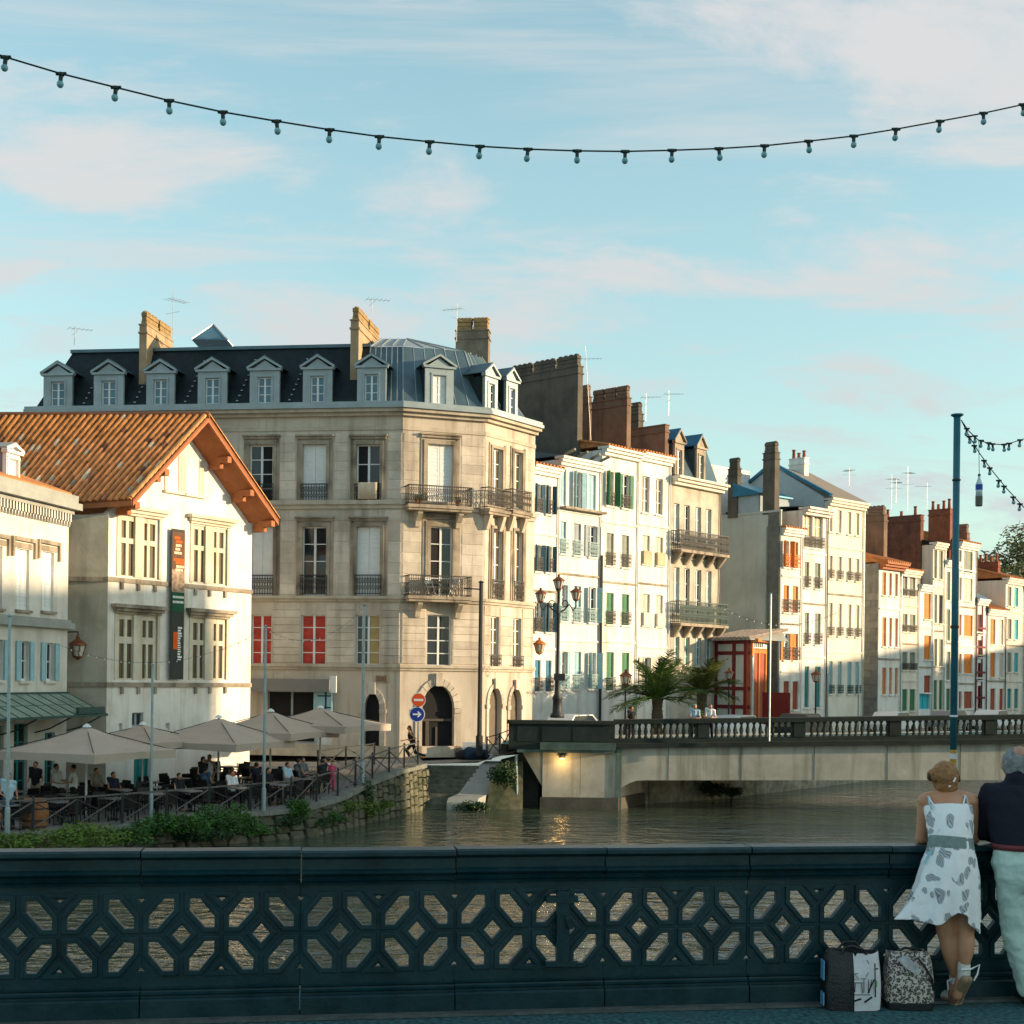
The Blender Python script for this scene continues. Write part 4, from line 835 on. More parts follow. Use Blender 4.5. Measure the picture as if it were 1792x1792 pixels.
s0, s1, z0, z1 = cL.rect(583, 1183, 594, 1212); b = MB(); b.fbox(cL, s0, s1, .5, .62, z0, z1); b.bar(cL.pt((s0+s1)/2, 0, z1-.1), cL.pt((s0+s1)/2, .5, z1-.1), .04); tag(b.build('projecting_sign', WHITE), 'small white box sign projecting beside the grey shop awning', 'sign')
s0, s1, z0, z1 = cL.rect(658, 1182, 679, 1194); pq = thing('street_plaque', 'small framed street name plaque on the stone wall above the arched door', 'plaque', cL.pt((s0+s1)/2, .1, z0)); b = MB(); b.fbox(cL, s0, s1, .06, .1, z0, z1); b.build('frame', STONED, pq); ubox('plate', cL, s0+.06, s1-.06, .1, .115, z0+.05, z1-.05, mat('plaque_brown', (.22, .13, .07), .6, .3, 8), pq)
s0, s1, z0, z1 = cL.rect(626, 845, 659, 873, .22); b = MB(); rings = []
for i in range(9):
    s = s0+(s1-s0)*i/8; w1 = .015*math.sin(i*1.9); rings.append([cL.pt(s, .08, z1-.3), cL.pt(s, .1, z1+.03), cL.pt(s, .15, z1+.035), cL.pt(s, .19+w1, z1), cL.pt(s+.01, .2+w1, z0), cL.pt(s+.01, .185+w1, z0), cL.pt(s, .17+w1, z1), cL.pt(s, .15, z1+.015)])
b.skin(rings); tag(b.build('cloth', mat('beige_cloth', (.55, .45, .33), .9, .05, 3), smooth=True), 'beige cloth hung over the top floor window railing of the corner building', 'cloth')
fC2 = B2[1]+.55; zfl = B2[3]
def folding_chair(m=WHITE):
    r = thing('folding_chair', '', 'chair'); b = MB(); b.box((-.2, -.2, .43), (.2, .2, .46)); b.build('seat', m, r); b = MB(); b.box((-.2, .17, .6), (.2, .2, .9)); b.build('backrest', m, r)
    for x in (-.19, .19):
        b = MB(); b.bar((x, -.2, 0), (x, .2, .9), .03); b.build('leg', m, r); b = MB(); b.bar((x, .2, 0), (x, -.18, .44), .03); b.build('leg', m, r)
    return r
fc = folding_chair(); fc['label'] = 'left white folding chair on the lower corner balcony'; fc.location = cC.pt(B2[1]+1.15, .45, zfl); fc.rotation_euler = (0, 0, .7)
f2 = put(fc, cC.pt(B2[1]+2.35, .42, zfl), -.9, label='right white folding chair on the lower corner balcony')
tb = thing('balcony_table', 'small teal folding table between the chairs on the lower corner balcony', 'table', cC.pt(B2[1]+1.75, .45, zfl)); b = MB(); o_ = ORG[tb.name]; b.lathe(o_, [(.02, .68), (.32, .68), (.32, .71), (.02, .71)], 16); b.build('table_top', SHT, tb); b = MB(); b.bar(o_+V((-.25, -.1, 0)), o_+V((.25, .1, .68)), .03); b.bar(o_+V((.25, -.1, 0)), o_+V((-.25, .1, .68)), .03); b.build('leg', SHT, tb)
for i, q in enumerate((.45, .62, 2.5)):
    o_ = cC.pt(B3[1]+q, .6, B3[3]); b = MB(); b.lathe(o_, [(.09, 0), (.13, .22), (.13, .24), (.02, .24)], 10); pt_ = thing('flower_pot', ('first', 'second', 'last')[i]+' small flower pot along the upper corner balcony', 'pot', o_, 'pots on the upper balcony'); b.build('pot', BRICK, pt_)
    b = MB()
    for k in range(60): a = random.uniform(0, 6.3); r = random.uniform(.02, .16); c = o_+V((math.cos(a)*r, math.sin(a)*r, .24+random.uniform(0, .22))); d = V((random.gauss(0, 1), random.gauss(0, 1), random.gauss(0, 1))).normalized()*.06; e_ = d.orthogonal().normalized()*.03; b.add([c-d, c+e_, c+d, c-e_], [(0, 1, 2, 3)])
    b.build('foliage', LEAF, pt_)
# ------------------------------------------------------------------ the row of narrow houses along the far quay
def fpt(u, v, D): return (ray(u, v)[0]*D, D)
GQ = 'narrow houses along the far quay'
def row(name, label, u0, D0, u1, D1, ve, floors, wins, wall=PLASTER, sm=SHC, shut='open', rail=None, roofm=TILEF, rise=1.2, depth=8, glass=GLASS, cornice=.35, z0=-1.15, railz=.75, side=None, nz=3, over=None, boxed=None, ground=None, cm=None, frame=WHITE):
    fr = Frame(fpt(u0, 1050, D0), fpt(u1, 1050, D1)); H = House(name, label, fr, z0, wall, GQ, depth)
    um = wins[0][0] if wins else (u0+u1)/2
    for k, (v0, v1) in enumerate(floors):
        zt, zb_ = fr.px(um, v0)[1], fr.px(um, v1)[1]; o = (over or {}).get(k, {})
        ws = o.get('wins', wins)
        for j, (a, c) in enumerate(ws):
            s0, s1 = fr.px(a, (v0+v1)/2)[0], fr.px(c, (v0+v1)/2)[0]; sh = o.get('shut', shut); sh = sh[j % len(sh)] if isinstance(sh, (list, tuple)) else sh
            m_ = o.get('sm', sm); m_ = m_[j % len(m_)] if isinstance(m_, (list, tuple)) else m_
            s0, s1 = max(s0, .06), min(s1, fr.L-.06)
            H.wins(s0, s1, zb_, zt, shut=sh, sm=m_, rail=o.get('rail', rail), railz=o.get('railz', railz), glass=o.get('glass', glass), nz=nz, boxed=o.get('boxed', boxed), bars=.03, fw=.05, frame=o.get('frame', frame))
    ze = fr.px(u0, ve)[1]; H.ze = ze
    if ground:
        for a, c, va, vb, m_ in ground:
            s0, s1 = fr.px(a, va)[0], fr.px(c, va)[0]; H.wins(max(s0, .06), min(s1, fr.L-.06), fr.px(a, vb)[1], fr.px(a, va)[1], glass=m_, frame=m_, sill=False, nz=1)
    wobj = H.wall(ze, s0=.01, s1=fr.L-.01)
    b = MB()
    if cornice:
        b.fbox(fr, .0, fr.L, .002, cornice*.45, ze-.3, ze-.12); b.fbox(fr, -.02, fr.L+.02, .002, cornice*.75, ze-.117, ze+.05); b.fbox(fr, -.03, fr.L+.03, -.3, cornice, ze+.053, ze+.2); H.part('cornice', b, cm or wall)
    b = MB(); zr_ = ze+.21; dp = depth/2
    b.add([fr.pt(0, cornice-.05, zr_), fr.pt(fr.L, cornice-.05, zr_), fr.pt(fr.L, -dp, zr_+rise), fr.pt(0, -dp, zr_+rise), fr.pt(0, -depth, zr_), fr.pt(fr.L, -depth, zr_), fr.pt(0, cornice-.05, zr_-.06), fr.pt(fr.L, cornice-.05, zr_-.06)],
          [(0, 1, 2, 3), (3, 2, 5, 4), (0, 3, 4), (1, 5, 2), (0, 1, 7, 6), (0, 4, 5, 1)]); H.roof = H.part('roof', b, roofm)
    if roofm is TILEF:                  # visible rows of round tiles
        b = MB(); n = max(4, int(fr.L/.27))
        for i in range(n+1): s = fr.L*i/n; b.tube([fr.pt(s, cornice+.02, zr_+.03), fr.pt(s, -dp, zr_+rise+.03)], .085, 6)
        stuff(b.build('roof_tile_rows', TILEF, H.roof))
    f2b = MB(); f2b.tube([fr.pt(fr.L-.09, .09, z0), fr.pt(fr.L-.09, .09, ze-.05)], .045, 6); H.part('downpipe', f2b, random.choice([GALV, IRON, PLASTER3]))
    for k, (v0, v1) in enumerate(floors[1:]):
        zz_ = fr.px(um, v0)[1]+.55; ubox('string_course', fr, .02, fr.L-.16, .002, .07, zz_, zz_+.11, STONED if k % 2 else wall, H.root)
    if side:
        m_, t1, zt = side; ubox('side_wall', fr, -.03, .008, -.0, -t1, z0, ze+zt, m_, H.root)
    return H
def party(H, s, t0, t1, v, m=DARKWALL, thick=.4, caps=2, zb=None, pots=0, capm=None, uref=None):
    c = H.fr.pt(s, -(t0+t1)/2, 0); D = c.y; u = CU+c.x/D*F; zt = P(u, v, D).z
    return chimney(H, (c.x, c.y), t1-t0, thick, zb if zb is not None else H.ze-.3, zt, math.atan2(-H.fr.n.y, -H.fr.n.x), m=m, caps=caps, capm=capm or m, pots=pots)
R1 = row('narrow_house', 'white quay house next to the stone corner building with dark blue shutters', 928, 73, 976, 74.8, 818, [(846, 896), (953, 999), (1053, 1105), (1155, 1210)], [(936, 946), (955, 965)], PLASTER, [SHN, SHN], 'ajar', IRON, TILEF, 1.0, over={3: {'shut': 'closed', 'sm': SHBL}})
R2 = row('narrow_house', 'bowed white quay house with pale blue shutters and a shuttered loggia under the roof', 976, 74.8, 1050, 77.6, 803, [(820, 884), (912, 968), (1023, 1086), (1140, 1205)], [(981, 991), (1004, 1017), (1030, 1043)], PLASTER3, SHB, ['open', 'closed', 'ajar'], IRONW, ZINC, .8, railz=.8, over={0: {'shut': ['closed', 'ajar', 'closed'], 'rail': None}, 1: {'sm': [SHB, SHGY, SHGY], 'shut': ['closed', 'closed', 'open']}})
b = MB(); f = R2.fr; zz_ = f.px(980, 886)[1]; b.fbox(f, .1, f.L, .003, .45, zz_-.12, zz_); [b.bar(f.pt(s, .02, zz_+2.9), f.pt(s, .7, zz_+3.1), .12) for s in (.5, 1.6, 2.7, 3.6)]; R2.part('loggia_ledge', b, STONED)
R3 = row('narrow_house', 'white quay house with deep green shutters and scrolled iron window guards', 1051, 77.6, 1115, 80.2, 786, [(824, 884), (932, 989), (1037, 1092), (1141, 1208)], [(1061, 1074), (1088, 1101)], PLASTER, SHG, ['ajar', 'open'], IRONT, TILEF, .9, over={1: {'sm': SHGG, 'shut': 'closed', 'rail': IRONT}, 2: {'sm': SHG, 'shut': 'closed', 'rail': IRON}, 3: {'sm': SHG, 'shut': 'closed', 'rail': IRONG}}, cornice=.5)
R4 = row('narrow_house', 'bright white quay house with cream shutters left of the stone balcony house', 1116, 80.2, 1171, 82.5, 796, [(832, 896), (936, 986), (1039, 1094), (1150, 1210)], [(1124, 1137), (1148, 1160)], PLASTER, SHC, ['open', 'open'], None, TILEF, .8, over={0: {'shut': None, 'glass': BLIND}, 1: {'shut': 'closed', 'boxed': mat('cream_guard', (.5, .42, .27), .8, .2)}, 2: {'shut': 'closed', 'boxed': PLASTER2}}, cornice=.4)
R5 = row('narrow_house', 'weathered stone quay house with long dark green balconies and two dormers', 1172, 82.5, 1259, 86.5, 838, [(880, 948), (992, 1073), (1114, 1165)], [(1179, 1189), (1197, 1207), (1217, 1227), (1235, 1245)], mat('grey_beige_stone', (.50, .46, .38), .9, .15, 1.4, .2, .5, (.14, .12, .09), .5), SHGY, None, None, SLATE, .6, glass=[GLASS, SHGY], over={2: {'glass': SHT}}, cornice=.7, cm=PLASTER2)
for v0, v1, m_ in ((934, 966, IRON), (1055, 1092, IRONG)):
    f = R5.fr; s0, s1, z0, z1 = f.rect(1175, v0, 1257, v1); b = MB(); b.fbox(f, .1, f.L-.05, .002, .75, z0-.2, z0-.03); B_ = b.build('balcony', STONED, R5.root); r = MB(); rail_mesh(r, f, .12, f.L-.08, z0-.02, z1, .7, .13, .03); r.build('railing', m_, B_)
    for i in range(5): s = .3+(f.L-.6)*i/4; k = MB(); k.prism([f.pt(s-.1, .002, z0-.203), f.pt(s-.1, .68, z0-.203), f.pt(s-.1, .55, z0-.4), f.pt(s-.1, .15, z0-.85), f.pt(s-.1, .002, z0-.9)], f.e*.2); k.build('bracket', STONED, B_)
f = R5.fr; zd = R5.ze+.2
b = MB(); q = [f.pt(.1, -.1, zd), f.pt(f.L-.1, -.1, zd), f.pt(f.L-.1, -1.3, zd+2.9), f.pt(.1, -1.3, zd+2.9), f.pt(f.L-.1, -5, zd+2.9), f.pt(.1, -5, zd+2.9)]; b.add(q, [(0, 1, 2, 3), (3, 2, 4, 5)]); b.add([f.pt(.1, -.1, zd), f.pt(.1, -1.3, zd+2.9), f.pt(.1, -5, zd+2.9), f.pt(.1, -5, zd)], [(0, 1, 2, 3)]); R5.part('mansard_roof', b, ZINC)
GW = STONED
for u, v in ((1188, 746), (1226, 756)):
    s = f.px(u, 800, -.1)[0]; dormer(R5, f, s, .95, -.05, zd, f.px(u, v+30, -.1)[1], f.px(u, v+8, -.1)[1], 2.2, front=GW, cheek=mat('lead_cheek', (.06, .085, .085), .7, .2), roofm=mat('blue_zinc_roof', (.02, .13, .22), .4, .2, 2, metal=.3), glass=GLASS, ww=.5)
party(R2, R2.fr.L, 1.6, 6.9, 653, DARKWALL, .45, 3, zb=6.0); party(R3, R3.fr.L, 3.7, 4.6, 697, BROWNWALL, .4, 1); party(R3, R3.fr.L, .75, 3.4, 702, BROWNWALL, .4, 3); party(R4, R4.fr.L, .3, 3.6, 750, BROWNWALL, .4, 0)
p_ = R5.fr.pt(.3, -4, 0); party(R5, .4, 2.6, 4.3, 728, DARKWALL, .5, 2)
antenna(R2, P(1034, 770, 80), 5.5, .1, tilt=-.07); antenna(R4, P(1130, 737, 84), 1.7, .1); antenna(R5, P(1170, 728, 86), 1.6, .2)
# projecting house with the blank grey flank, its orange front, and neighbours
G1 = row('narrow_house', 'slim house with bright orange shutters and a huge blank grey flank wall', 1367, 88.5, 1403, 90, 928, [(946, 992), (1024, 1071), (1108, 1155), (1192, 1242)], [(1371, 1381), (1387, 1397)], PLASTER, SHO, 'closed', IRONT, TILEF, .3, over={0: {'shut': ['ajar', 'closed'], 'rail': SHO}, 2: {'shut': ['open', 'closed']}, 3: {'sm': SHBR, 'rail': None}}, railz=.85, side=None, depth=9)
f = G1.fr; b = MB(); zt = P(1310, 903, 91).z; b.fbox(f, -.12, -.004, .0, -8.5, -1.15, zt); b.fbox(f, -.16, -.0, .02, -8.6, zt+.003, zt+.14); G1.part('flank_wall', b, GREYWALL)
ubox('flank_pilaster', f, -.20, -.125, -.05, -.95, -1.15, zt-.02, mat('grey_block_strip', (.16, .17, .155), .95, .2, 3, .3, .3, (.07, .07, .06), .4), G1.root); b = MB(); b.tube([f.pt(-.22, -1.05, -1), f.pt(-.22, -1.05, zt-.9)], .05, 6); G1.part('drain_pipe', b, GALV)
party(G1, 0.1, .5, 1.45, 794, DARKWALL, .5, 1, zb=zt-.1); party(G1, 0.0, 3.5, 4.3, 822, DARKWALL, .4, 1, zb=zt-.1)
b = MB(); p0 = f.pt(.0, -4.2, zt+.15); b.fbox(f, -.1, 3.2, -1.8, -3.6, zt+.14, zt+1.25); G1.part('roof_cabin', b, mat('cabin_blue_grey', (.33, .40, .44), .8, .1)); b = MB(); b.hexa([f.pt(-.3, -1.6, zt+1.26), f.pt(3.4, -1.6, zt+1.26), f.pt(3.4, -3.8, zt+1.26), f.pt(-.3, -3.8, zt+1.26), f.pt(-.3, -1.6, zt+1.36), f.pt(3.4, -1.6, zt+1.36), f.pt(3.4, -3.8, zt+2.2), f.pt(-.3, -3.8, zt+2.2)]); G1.part('cabin_roof', b, mat('blue_zinc_roof', (1, 1, 1)))
b = MB(); b.fbox(f, -.3, 5, -6.5, -11, 8, P(1285, 822, 96).z); b.fbox(f, -.2, 5, -6.3, -6.5, 8, P(1285, 845, 96).z); G1.part('rear_house', b, PLASTER3)
G2 = row('narrow_house', 'cream white house with a railed roof loggia, right of the orange shuttered house', 1403, 90, 1447, 92, 892, [(899, 957), (983, 1028), (1072, 1127), (1166, 1238)], [(1408, 1416), (1426, 1436)], PLASTER, SHGG, 'closed', IRONT, SLATE, .3, over={0: {'shut': None, 'glass': YELC, 'rail': IRONT, 'wins': [(1407, 1422), (1425, 1440)]}, 3: {'sm': SHT, 'rail': None}}, railz=.75, cornice=.6)
G3 = row('narrow_house', 'tall four-bay white house with grey half-gable roof above its neighbours', 1447, 92, 1511, 95, 876, [(890, 930), (972, 1012), (1055, 1112), (1157, 1214)], [(1450.5, 1457), (1466, 1473), (1483, 1490), (1497, 1504)], mat('warm_white_plaster', (.76, .71, .60), .9, .06, 1, .1, .3, (.4, .33, .22), .25), SHC, 'closed', IRONT, mat('grey_tile_roof', (.22, .19, .16), .9, .15, 4), 2.6, depth=9, over={0: {'rail': None}, 3: {'sm': SHB, 'rail': IRONG}}, railz=.6, cornice=.45)
f = G3.fr; ze = G3.ze; b = MB(); b.prism([f.pt(-.02, -.3, ze-2), f.pt(-.02, -.3, ze+.3), f.pt(-.02, -4.5, ze+2.85), f.pt(-.02, -9, ze+.3), f.pt(-.02, -9, ze-2)], f.e*-.06); G3.part('gable_flank', b, mat('pale_blue_render', (.46, .53, .55), .9, .06)); b = MB(); b.bar(f.pt(-.1, .3, ze+.35), f.pt(-.1, -4.5, ze+3.0), .3, .2); b.bar(f.pt(-.1, -4.5, ze+3.0), f.pt(-.1, -9, ze+.35), .3, .2); G3.part('barge_board', b, mat('blue_zinc_roof', (1, 1, 1)))
party(G3, f.L*.6, 3.6, 4.9, 804, PLASTER3, .5, 0, pots=3)
J = row('narrow_house', 'low white house with grey stone flank, tiled roof and narrow orange windows', 1538, 97, 1577, 99.2, 988, [(1001, 1041), (1080, 1131), (1168, 1215)], [(1544, 1551), (1556, 1561), (1566, 1571.5)], PLASTER, SHO, 'closed', None, TILEF, 1.3, depth=8, cornice=.7, cm=TIMBER)
f = J.fr; b = MB(); b.fbox(f, -.1, -.003, .0, -6, -1.15, J.ze+.1)
fl = J.part('flank_wall', b, mat('grey_ashlar_flank', (.24, .24, .225), .95, .2, 2, .3, .4, (.1, .1, .09), .4))
Fk = Frame(f.pt(-.1, -5.8, 0)[:2], f.pt(-.1, 0, 0)[:2])
for j in range(20):
    n = 5; off = .5*(j % 2)
    for i in range(n): ubox('stone_block', Fk, 5.8*max(0, i-off)/n+.02, 5.8*min(n, i+1-off)/n-.02, .0, .02+.015*random.random(), -1.0+j*.5+.02, -1.0+(j+1)*.5-.02, mat('grey_flank_block', (.26, .26, .24), .95, .2, 2, .3, rnd=.12), fl)
Kk = row('narrow_house', 'greyish cream house with planted window boxes, right of the orange-windowed low house', 1577, 99.2, 1608, 101, 1001, [(1004, 1042), (1074, 1105), (1141, 1172), (1206, 1244)], [(1579, 1588), (1592, 1602)], PLASTER2, SHGG, 'closed', IRONT, TILEF, .6, railz=.5, over={3: {'sm': SHG, 'rail': None}})
L1 = row('narrow_house', 'thin pale house with one column of orange shutters and a turquoise shop front', 1608, 101, 1632, 102.6, 1027, [(1038, 1083), (1112, 1154), (1182, 1212)], [(1617, 1629)], PLASTER3, SHO, 'closed', None, SLATE, .5, ground=[(1609, 1628, 1214, 1241, SHTQ)], over={2: {'sm': SHBR}})
M1 = row('narrow_house', 'narrow cream house with a tall gabled attic storey beside the turquoise shop', 1632, 102.6, 1653, 104, 953, [(962, 1012), (1040, 1090), (1118, 1165), (1190, 1242)], [(1634, 1640), (1643.5, 1650)], PLASTER2, SHGG, 'closed', None, SLATE, .8, over={1: {'sm': [SHGY, DARK], 'shut': 'closed'}, 3: {'sm': SHG}})
N1 = row('narrow_house', 'narrow white house with grey green shutters half behind the blue pole', 1653, 104, 1677, 105.6, 985, [(1000, 1050), (1066, 1121), (1140, 1190), (1205, 1245)], [(1656, 1663), (1668, 1675)], PLASTER, SHGG, 'closed', None, ZINC, 1.6, over={3: {'sm': SHG}})
O1 = row('narrow_house', 'white house with big square orange shutters just right of the blue pole', 1677, 105.6, 1708, 108, 952, [(962, 1000), (1010, 1050), (1075, 1112), (1144, 1178), (1210, 1240)], [(1678, 1683), (1687, 1702)], PLASTER, SHO, 'closed', None, TILEF, 1.2, over={0: {'sm': SHGG}, 1: {'sm': SHC}, 4: {'sm': SHBR}})
P1 = row('narrow_house', 'dark red half-timbered slice of a house between white quay houses', 1708, 108, 1727, 109.5, 1052, [(1075, 1110), (1120, 1150), (1160, 1190), (1200, 1240)], [(1711, 1718)], PLASTER3, SHR, 'closed', None, mat('blue_roof_sheet', (.12, .22, .32), .4, .2, 2), 2.2)
f = P1.fr; b = MB(); [b.fbox(f, s, s+.16, .003, .06, -1.1, P1.ze) for s in (.05, f.L*.55)]; [b.fbox(f, .05, f.L-.2, .003, .05, z, z+.16) for z in (1, 3, 5, 6.5)]; P1.part('timber_frame', b, SHR)
Q1 = row('narrow_house', 'white house with slim orange shutters and an orange eave near the right edge', 1727, 109.5, 1760, 112, 1070, [(1083, 1127), (1142, 1185), (1205, 1243)], [(1733, 1742), (1749, 1756)], PLASTER, [SHO, SHC], 'closed', None, TILEF, 1.4, over={2: {'sm': SHBR}})
S1 = row('narrow_house', 'tall cream house with flowered balcony and blue shutter at the right edge', 1760, 112, 1792, 114.8, 1015, [(1026, 1060), (1083, 1118), (1142, 1176), (1205, 1240)], [(1763, 1770), (1775, 1782)], PLASTER2, [SHGG, SHTQ], 'closed', None, TILEF, 1.2, over={3: {'sm': SHT}})
T1 = row('narrow_house', 'last house cut by the right edge of the view, with brown shutters', 1792, 114.8, 1840, 119, 1030, [(1050, 1080), (1105, 1140), (1165, 1195), (1210, 1240)], [(1797, 1806), (1815, 1825)], PLASTER, SHBR, 'closed', None, TILEF, 1.2)
party(J, J.fr.L-.2, 1.2, 4.2, 905, BROWNWALL, .5, 2, zb=7); party(L1, L1.fr.L, .9, 4.3, 905, mat('brown_brick_stack', (.16, .07, .045), .95, .3, 2, .4, .5, (.05, .025, .02), .5), .5, 0, zb=6, pots=3); party(N1, N1.fr.L-.2, .5, 2.3, 893, BRICK, .6, 0, zb=8, pots=4); party(O1, O1.fr.L-.2, .6, 2.2, 935, BROWNWALL, .5, 2); party(P1, P1.fr.L, 1, 2.6, 965, DARKWALL, .5, 0, zb=5); party(S1, 1.5, 1.2, 3.5, 985, BRICK, .5, 0, pots=5, zb=7)
b = MB(); c = P(1735, 948, 125); b.box((c.x-1, c.y, c.z-1.5), (c.x+1, c.y+2, c.z)); 
for (u, v, D, h) in ((1486, 850, 99, 1.3), (1560, 890, 104, 2.6), (1588, 895, 104, 3.4), (1622, 890, 106, 2.0), (1568, 880, 104, 1.8)): antenna(L1, P(u, v, D), h, random.uniform(0, 3))
# drain pipe on the bowed house
b = MB(); b.tube([R2.fr.pt(R2.fr.L-.05, .12, -1), R2.fr.pt(R2.fr.L-.05, .12, P(1051, 972, 77.5).z)], .09, 8); R2.part('drain_pipe', b, IRON)
# low half-timbered house against the grey flank
fk = Frame(fpt(1251, 1180, 86.2), fpt(1314, 1180, 83.9)); KH = House('timbered_house', 'low dark red half-timbered house under a tiled roof against the grey flank wall', fk, -1.15, mat('timber_infill', (.52, .54, .51), .9, .08, 1, .1, .2, (.3, .3, .27), .2), GQ, 5)
ft = Frame(fpt(1314, 1180, 83.9), fpt(1340, 1180, 85.8)); zt = fk.px(1300, 1122)[1]
KH.wall(zt, s1=fk.L-.01, body=False); KH.wall(zt, fr=ft, name='front_wall', m=SHBR, s0=.01, body=False)
b = MB(); kb = [fk.pt(.02, -.31, -1.15), fk.pt(fk.L-.3, -.31, -1.15), ft.pt(ft.L-.02, -.31, -1.15), ft.pt(ft.L-.02, -2.2, -1.15), fk.pt(.02, -2.2, -1.15)]; b.prism(kb, (0, 0, zt+1.14)); KH.part('house_core', b, SHR)
b = MB()
def tb(fr, s0, s1, z0, z1): b.fbox(fr, s0, s1, .004, .07, z0, z1)
zz = [fk.px(1285, v)[1] for v in (1250, 1237, 1205, 1143, 1124)]
for s in (.0, fk.L*.5, fk.L*.82): tb(fk, s, s+.24, -1.1, zt)
for z in zz[1:]: b.fbox(fk, .245, fk.L-.03, .004, .062, z-.1, z+.12)
KH.part('timber_frame', b, SHR)
b = MB()
for s in (.02, ft.L*.45, ft.L-.2): b.fbox(ft, s, s+.16, .004, .08, -1.1, zt)
b.fbox(ft, .02, ft.L, .004, .07, zz[3], zz[3]+.25); b.fbox(ft, -.1, ft.L+.2, .004, .5, zt-.05, zt+.15); KH.part('front_timbers', b, SHO)
b = MB(); b.fbox(ft, .1, ft.L-.1, .085, .1, zz[3]+.3, zz[3]+.75); KH.part('sign_board', b, WHITE)
for i in range(5): ubox('sign_letter', ft, .25+i*.28, .4+i*.28, .101, .11, zz[3]+.38, zz[3]+.66, DARK, KH.root)
b = MB(); b.hexa([fk.pt(-.4, .55, zt+.05), fk.pt(fk.L+.4, .55, zt+.05), fk.pt(fk.L+.4, -3, zt+.05), fk.pt(-.4, -3, zt+.05), fk.pt(-.4, .5, zt+.18), fk.pt(fk.L+.4, .5, zt+.18), fk.pt(fk.L-.2, -3, zt+.75), fk.pt(-.4, -3, zt+.75)]); KR = KH.part('roof', b, CONCL)
b = MB(); n = 11
for i in range(n): s = -.3+(fk.L+.6)*i/(n-1); b.tube([fk.pt(s, .62, zt+.17), fk.pt(s, -3, zt+.78)], .11, 6)
stuff(b.build('roof_tile_rows', mat('grey_old_tile', (.34, .27, .22), .9, .3, 3), KR))
b = MB(); b.fbox(fk, fk.L+.5, fk.L+2.6, -.6, -.5, -1.1, zz[2]-.2); KH.part('red_fence', b, SHR)
# a dark red sheet-covered stall roof line and shop awning strips on the quay
# ------------------------------------------------------------------ houses of the right bank, outside the picture, that keep the river in evening shade
GB = 'houses on the sunny-side bank'
def bank(label, x, y0, y1, h, m):
    H = thing('quay_house', label, 'house', (x+5, (y0+y1)/2, -1), GB)
    b = MB(); b.box((x, y0, -1), (x+10, y1, h)); w_ = b.build('wall', m, H)
    b = MB(); b.prism([(x-.5, y0, h), (x+10.5, y0, h), (x+5, y0, h+2.6)], (0, y1-y0, 0)); b.build('roof', TILEF, H)
    fr = Frame((x, y1), (x, y0))
    for i in range(int((y1-y0)/3)):
        for j in range(int(h/3.2)): ubox('window', fr, 1+i*3, 2.1+i*3, -.05, .03, .4+j*3.2, 2.3+j*3.2, GLASS, H)
BK = [(74, -34, -14, 19, 'cream'), (75, -14, 6, 20.5, 'white'), (75, 6, 22, 20.5, 'pale'), (76, 22, 48.3, 20.3, 'ochre'), (80, 63, 76, 13.2, 'white'), (85, 76, 96, 13.0, 'cream'), (92, 96, 118, 12.6, 'pale'), (100, 118, 146, 12.5, 'white')]
for i, (x, y0, y1, h, nm) in enumerate(BK): bank('%s %s house of the right bank row, %s from the near bridge' % ({'cream': 'cream', 'white': 'white', 'pale': 'pale grey', 'ochre': 'warm plaster'}[nm], 'tiled', ('first', 'second', 'third', 'fourth', 'fifth', 'sixth', 'seventh', 'eighth')[i]), x, y0, y1, h, [PLASTER, PLASTER2, PLASTER3][i % 3])
# ------------------------------------------------------------------ the far bridge
yB = 62.0; bu = lambda u: ray(u, 1280)[0]*yB
def ztop(x): return P(890, 1262, yB).z+(x-bu(890))/(bu(1792)-bu(890))*(P(1792, 1251, yB).z-P(890, 1262, yB).z)
FB = thing('far_bridge', 'low concrete bridge with dark mossy parapet and stone balusters across the river', 'bridge', (8, yB+4, ZW))
xL, xM, xR = bu(890), bu(1076), bu(1980)
b = MB()                               # deck with gently arched soffit
n = 40
def soff(x):
    x0 = bu(1085); q = (x-x0)
    z0 = P(1120, 1366, yB).z; zr = z0+max(0, q)*.012
    return zr-max(0, (1.0-q))**2*.42 if q < 1.0 else zr
xs = [bu(1085)+(xR-bu(1085))*(i/n)**1.3 for i in range(n+1)]
rings = []
for x in xs: rings.append([V((x, yB, soff(x))), V((x, yB+8, soff(x))), V((x, yB+8, ztop(x)-1.02)), V((x, yB, ztop(x)-1.26))])
b.skin(rings); b.build('beam', CONC, FB)
for i in range(7):
    x = bu(1085)+2.2+i*3.3; jb = MB(); jb.box((x-.02, yB-.012, soff(x)+.02), (x+.02, yB-.002, ztop(x)-1.3)); jb.build('joint', mat('joint_stain', (.16, .15, .12), .9, .3, 3), FB)
b = MB(); b.add([(xL-.3, yB+.1, ztop(xL)-1.05), (xR, yB+.1, ztop(xR)-1.03), (xR, yB+8, ztop(xR)-1.03), (xL+3, yB+9, ztop(xL)-1.03), (xL-.3, yB+5, ztop(xL)-1.1)], [(0, 1, 2, 3, 4)]); b.build('roadway', ASPH, FB)
b = MB()
rings = []
for x in [bu(1074)]+xs[1:]:
    zt = ztop(x); rings.append([V((x, yB-.28, zt-1.28)), V((x, yB+.25, zt-1.28)), V((x, yB+.25, zt-.86)), V((x, yB-.10, zt-.86)), V((x, yB-.12, zt-1.05)), V((x, yB-.28, zt-1.08))])
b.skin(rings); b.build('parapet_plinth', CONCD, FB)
b = MB(); rings = []
